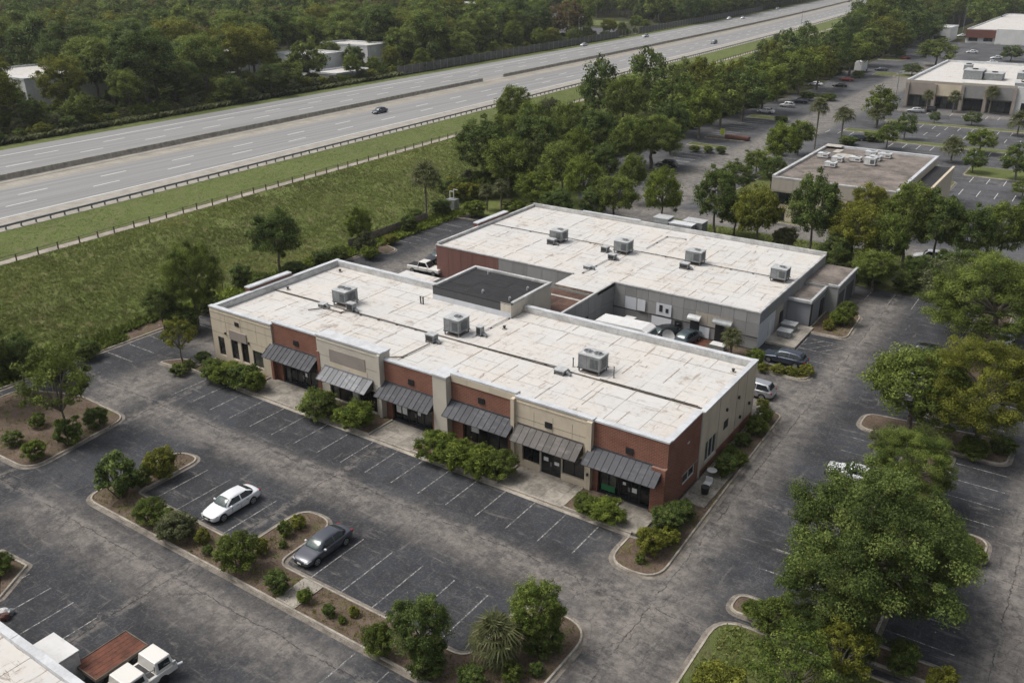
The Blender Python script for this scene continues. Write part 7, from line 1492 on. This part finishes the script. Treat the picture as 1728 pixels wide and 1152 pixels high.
us = []
for _ in range(2600):
    y = rg.uniform(20, 700); off = -62.8-rg.uniform(0, 1)**1.7*45; x = RX(y)+off
    if any(a-2 < x < b+2 and c-3 < y < d for a, b, c, d in holes): continue
    us.append((x, y, GZ-.1))
for _ in range(500): us.append((-89-rg.uniform(0, 1)*12, rg.uniform(122, 380), .3))
me = bpy.data.meshes.new('woodland_undergrowth'); me.from_pydata(us, [], []); at = me.attributes.new('sz', 'FLOAT', 'POINT'); at.data.foreach_set('value', [rg.uniform(1.2, 4.2) for _ in us])
ug = bpy.data.objects.new('woodland_undergrowth', me); COL.objects.link(ug); tag(ug, 'mixed bushes filling the ground below the woodland trees', 'undergrowth', kind='stuff')
pc2 = bpy.data.collections.new('undergrowth_kinds')
for k in range(5): pc2.objects.link(bpy.data.objects.new('undergrowth_bush', PROTO[('bush', k)][0]))
gn_scatter(ug, pc2, 'sz')

# --- undergrowth along the far verge, and rough growth on the slope
def tufts(name, label, pts, hmin, hmax, mat, seed, blades=5, wide=.5):
    rg_ = np.random.RandomState(seed); Pp = np.array(pts); n = len(Pp); idx = np.repeat(np.arange(n), blades); m = len(idx)
    a = rg_.uniform(0, 2*np.pi, m); h = rg_.uniform(hmin, hmax, m); le = rg_.uniform(.3, 1.1, m)*h; w = h*wide*rg_.uniform(.25, .5, m)
    base = Pp[idx] + np.stack([rg_.normal(size=m)*.12, rg_.normal(size=m)*.12, np.full(m, -.03)], 1); d = np.stack([np.cos(a), np.sin(a), np.zeros(m)], 1); s = np.stack([-np.sin(a), np.cos(a), np.zeros(m)], 1)
    v = np.empty((m,4,3)); v[:,0] = base - s*w[:,None]*.5; v[:,1] = base + s*w[:,None]*.5; v[:,2] = base + d*le[:,None]*.6 + s*w[:,None]*.6 + np.array([0,0,1])*(h*.85)[:,None]; v[:,3] = base + d*le[:,None] - s*w[:,None]*.2 + np.array([0,0,1])*(h*.8)[:,None]
    me = bpy.data.meshes.new(name); me.vertices.add(m*4); me.vertices.foreach_set('co', v.reshape(-1)); me.loops.add(m*4); me.loops.foreach_set('vertex_index', np.arange(m*4)); me.polygons.add(m); me.polygons.foreach_set('loop_start', np.arange(0, m*4, 4))
    nz = np.array([mnoise.noise(Vector((p[0]*.11, p[1]*.05, 2)))+.5*mnoise.noise(Vector((p[0]*.4, p[1]*.2, 5))) for p in pts]); t_ = np.clip(.42+.75*nz[idx]+.5*(rg_.uniform(0,1,m)-.5), 0, 1); at = me.attributes.new('tint', 'FLOAT', 'FACE'); at.data.foreach_set('value', t_.astype(np.float32)); me.materials.append(M[mat]); me.update(calc_edges=True)
    o = bpy.data.objects.new(name, me); COL.objects.link(o); tag(o, label, 'weeds', kind='stuff'); return o
em = emb.data; nv = len(em.vertices); co = np.empty(nv*3); em.vertices.foreach_get('co', co); co = co.reshape(len(ys), nx+1, 3)
def slope_pt(y, t):
    j = min(len(ys)-2, max(0, (y+60)/2)); j0 = int(j); fj = j-j0; i = min(nx-1e-6, t*nx); i0 = int(i); fi = i-i0
    return (co[j0,i0]*(1-fi)*(1-fj)+co[j0,i0+1]*fi*(1-fj)+co[j0+1,i0]*(1-fi)*fj+co[j0+1,i0+1]*fi*fj)
pts = [(RX(y_)+rg.uniform(.7, 13.0), y_, GZ) for y_ in [20+rg.uniform(0, 1)**1.4*230 for _ in range(17000)] if mnoise.noise(Vector((y_*.12, 1, 0)))+rg.uniform(-.5, .5) > -.2]
tufts('verge_tufts', 'short uneven grass tufts on the verge between guardrail and footpath', pts, .05, .16, 'grass_blade', 13)
pts = []
while len(pts) < 62000:
    y = 20+rg.uniform(0, 1)**1.3*200; t_ = rg.uniform(0.02, .995)
    if mnoise.noise(Vector((y*.16, t_*5, 0)))+.7*mnoise.noise(Vector((y*.5, t_*14, 3)))+rg.uniform(-.6, .6) < -0.6: continue
    pts.append(tuple(slope_pt(y, t_)))
tufts('slope_weeds', 'rough tufted weeds covering the embankment slope', pts, .10, .34, 'grass_blade', 3)
pts = []
while len(pts) < 5200:
    y = rg.uniform(20, 330); off = -60.9-rg.uniform(0, 1)**1.6*7
    if y > 228 and off > -62: continue
    pts.append((RX(y)+off, y, GZ))
tufts('verge_undergrowth', 'tangled undergrowth between the far verge and the woodland', pts, .5, 1.7, 'leaf_grey', 4, 6, .6)
pts = [(-88.1-rg.uniform(0, 1)*3.7, rg.uniform(25, 116), 0) for _ in range(3600) if True]; pts = [p for p in pts if not (52 < p[1] < 60 and p[0] > -90.4)]
tufts('hedge_weeds', 'weeds and creepers in the strip behind the west kerb', pts, .2, .8, 'leaf_bright', 6, 6, .6)
pts = [(rg.uniform(-14.2, -1.6), rg.uniform(28, 45.6), .1) for _ in range(2600)] + [(rg.uniform(-56, -22), rg.uniform(117, 132), .03) for _ in range(2500)]
tufts('lawn_weeds', 'uneven grass tufts on the corner lawn and the tree strip', pts, .12, .4, 'grass_blade', 8)
pts = []
for (x0, x1, y0, y1, n) in ((-62, -21.6, 31, 33.4, 520), (-62, -60, 34, 39.5, 60), (-46.4, -43.6, 34, 39, 60), (-26, -21.5, 34, 40, 90), (-85, -71, 31, 40, 260), (-23.6, -20.2, 47.4, 74, 240), (-75, -67.2, 51.4, 54, 100), (-59, -50.8, 51.4, 54, 80), (-45, -36.6, 51.4, 54, 80), (-25, -21, 98, 105.5, 90), (-27.6, -21.5, 84.5, 86, 160), (-9.2, -6.1, 50, 116, 500)):
    pts += [(rg.uniform(x0, x1), rg.uniform(y0, y1), .12) for _ in range(n)]
tufts('bed_weeds', 'sparse weeds in the mulched planting beds', pts, .06, .22, 'leaf_yellow', 9, 5, .6)
# small ornamental detail on the asphalt: parking paint remnants are in the material; loose leaves near kerbs
pts = []
print('objects', len(bpy.data.objects), 'plants', NPLANT, 'cand', len(cand))

# air: one closed box round everything
hz = MB().box(-1560, 660, -180, 1860, -1.4, 46).build('haze', 'haze_air'); hz['kind'] = 'stuff'; hz['label'] = 'thin pale summer haze over the whole scene'
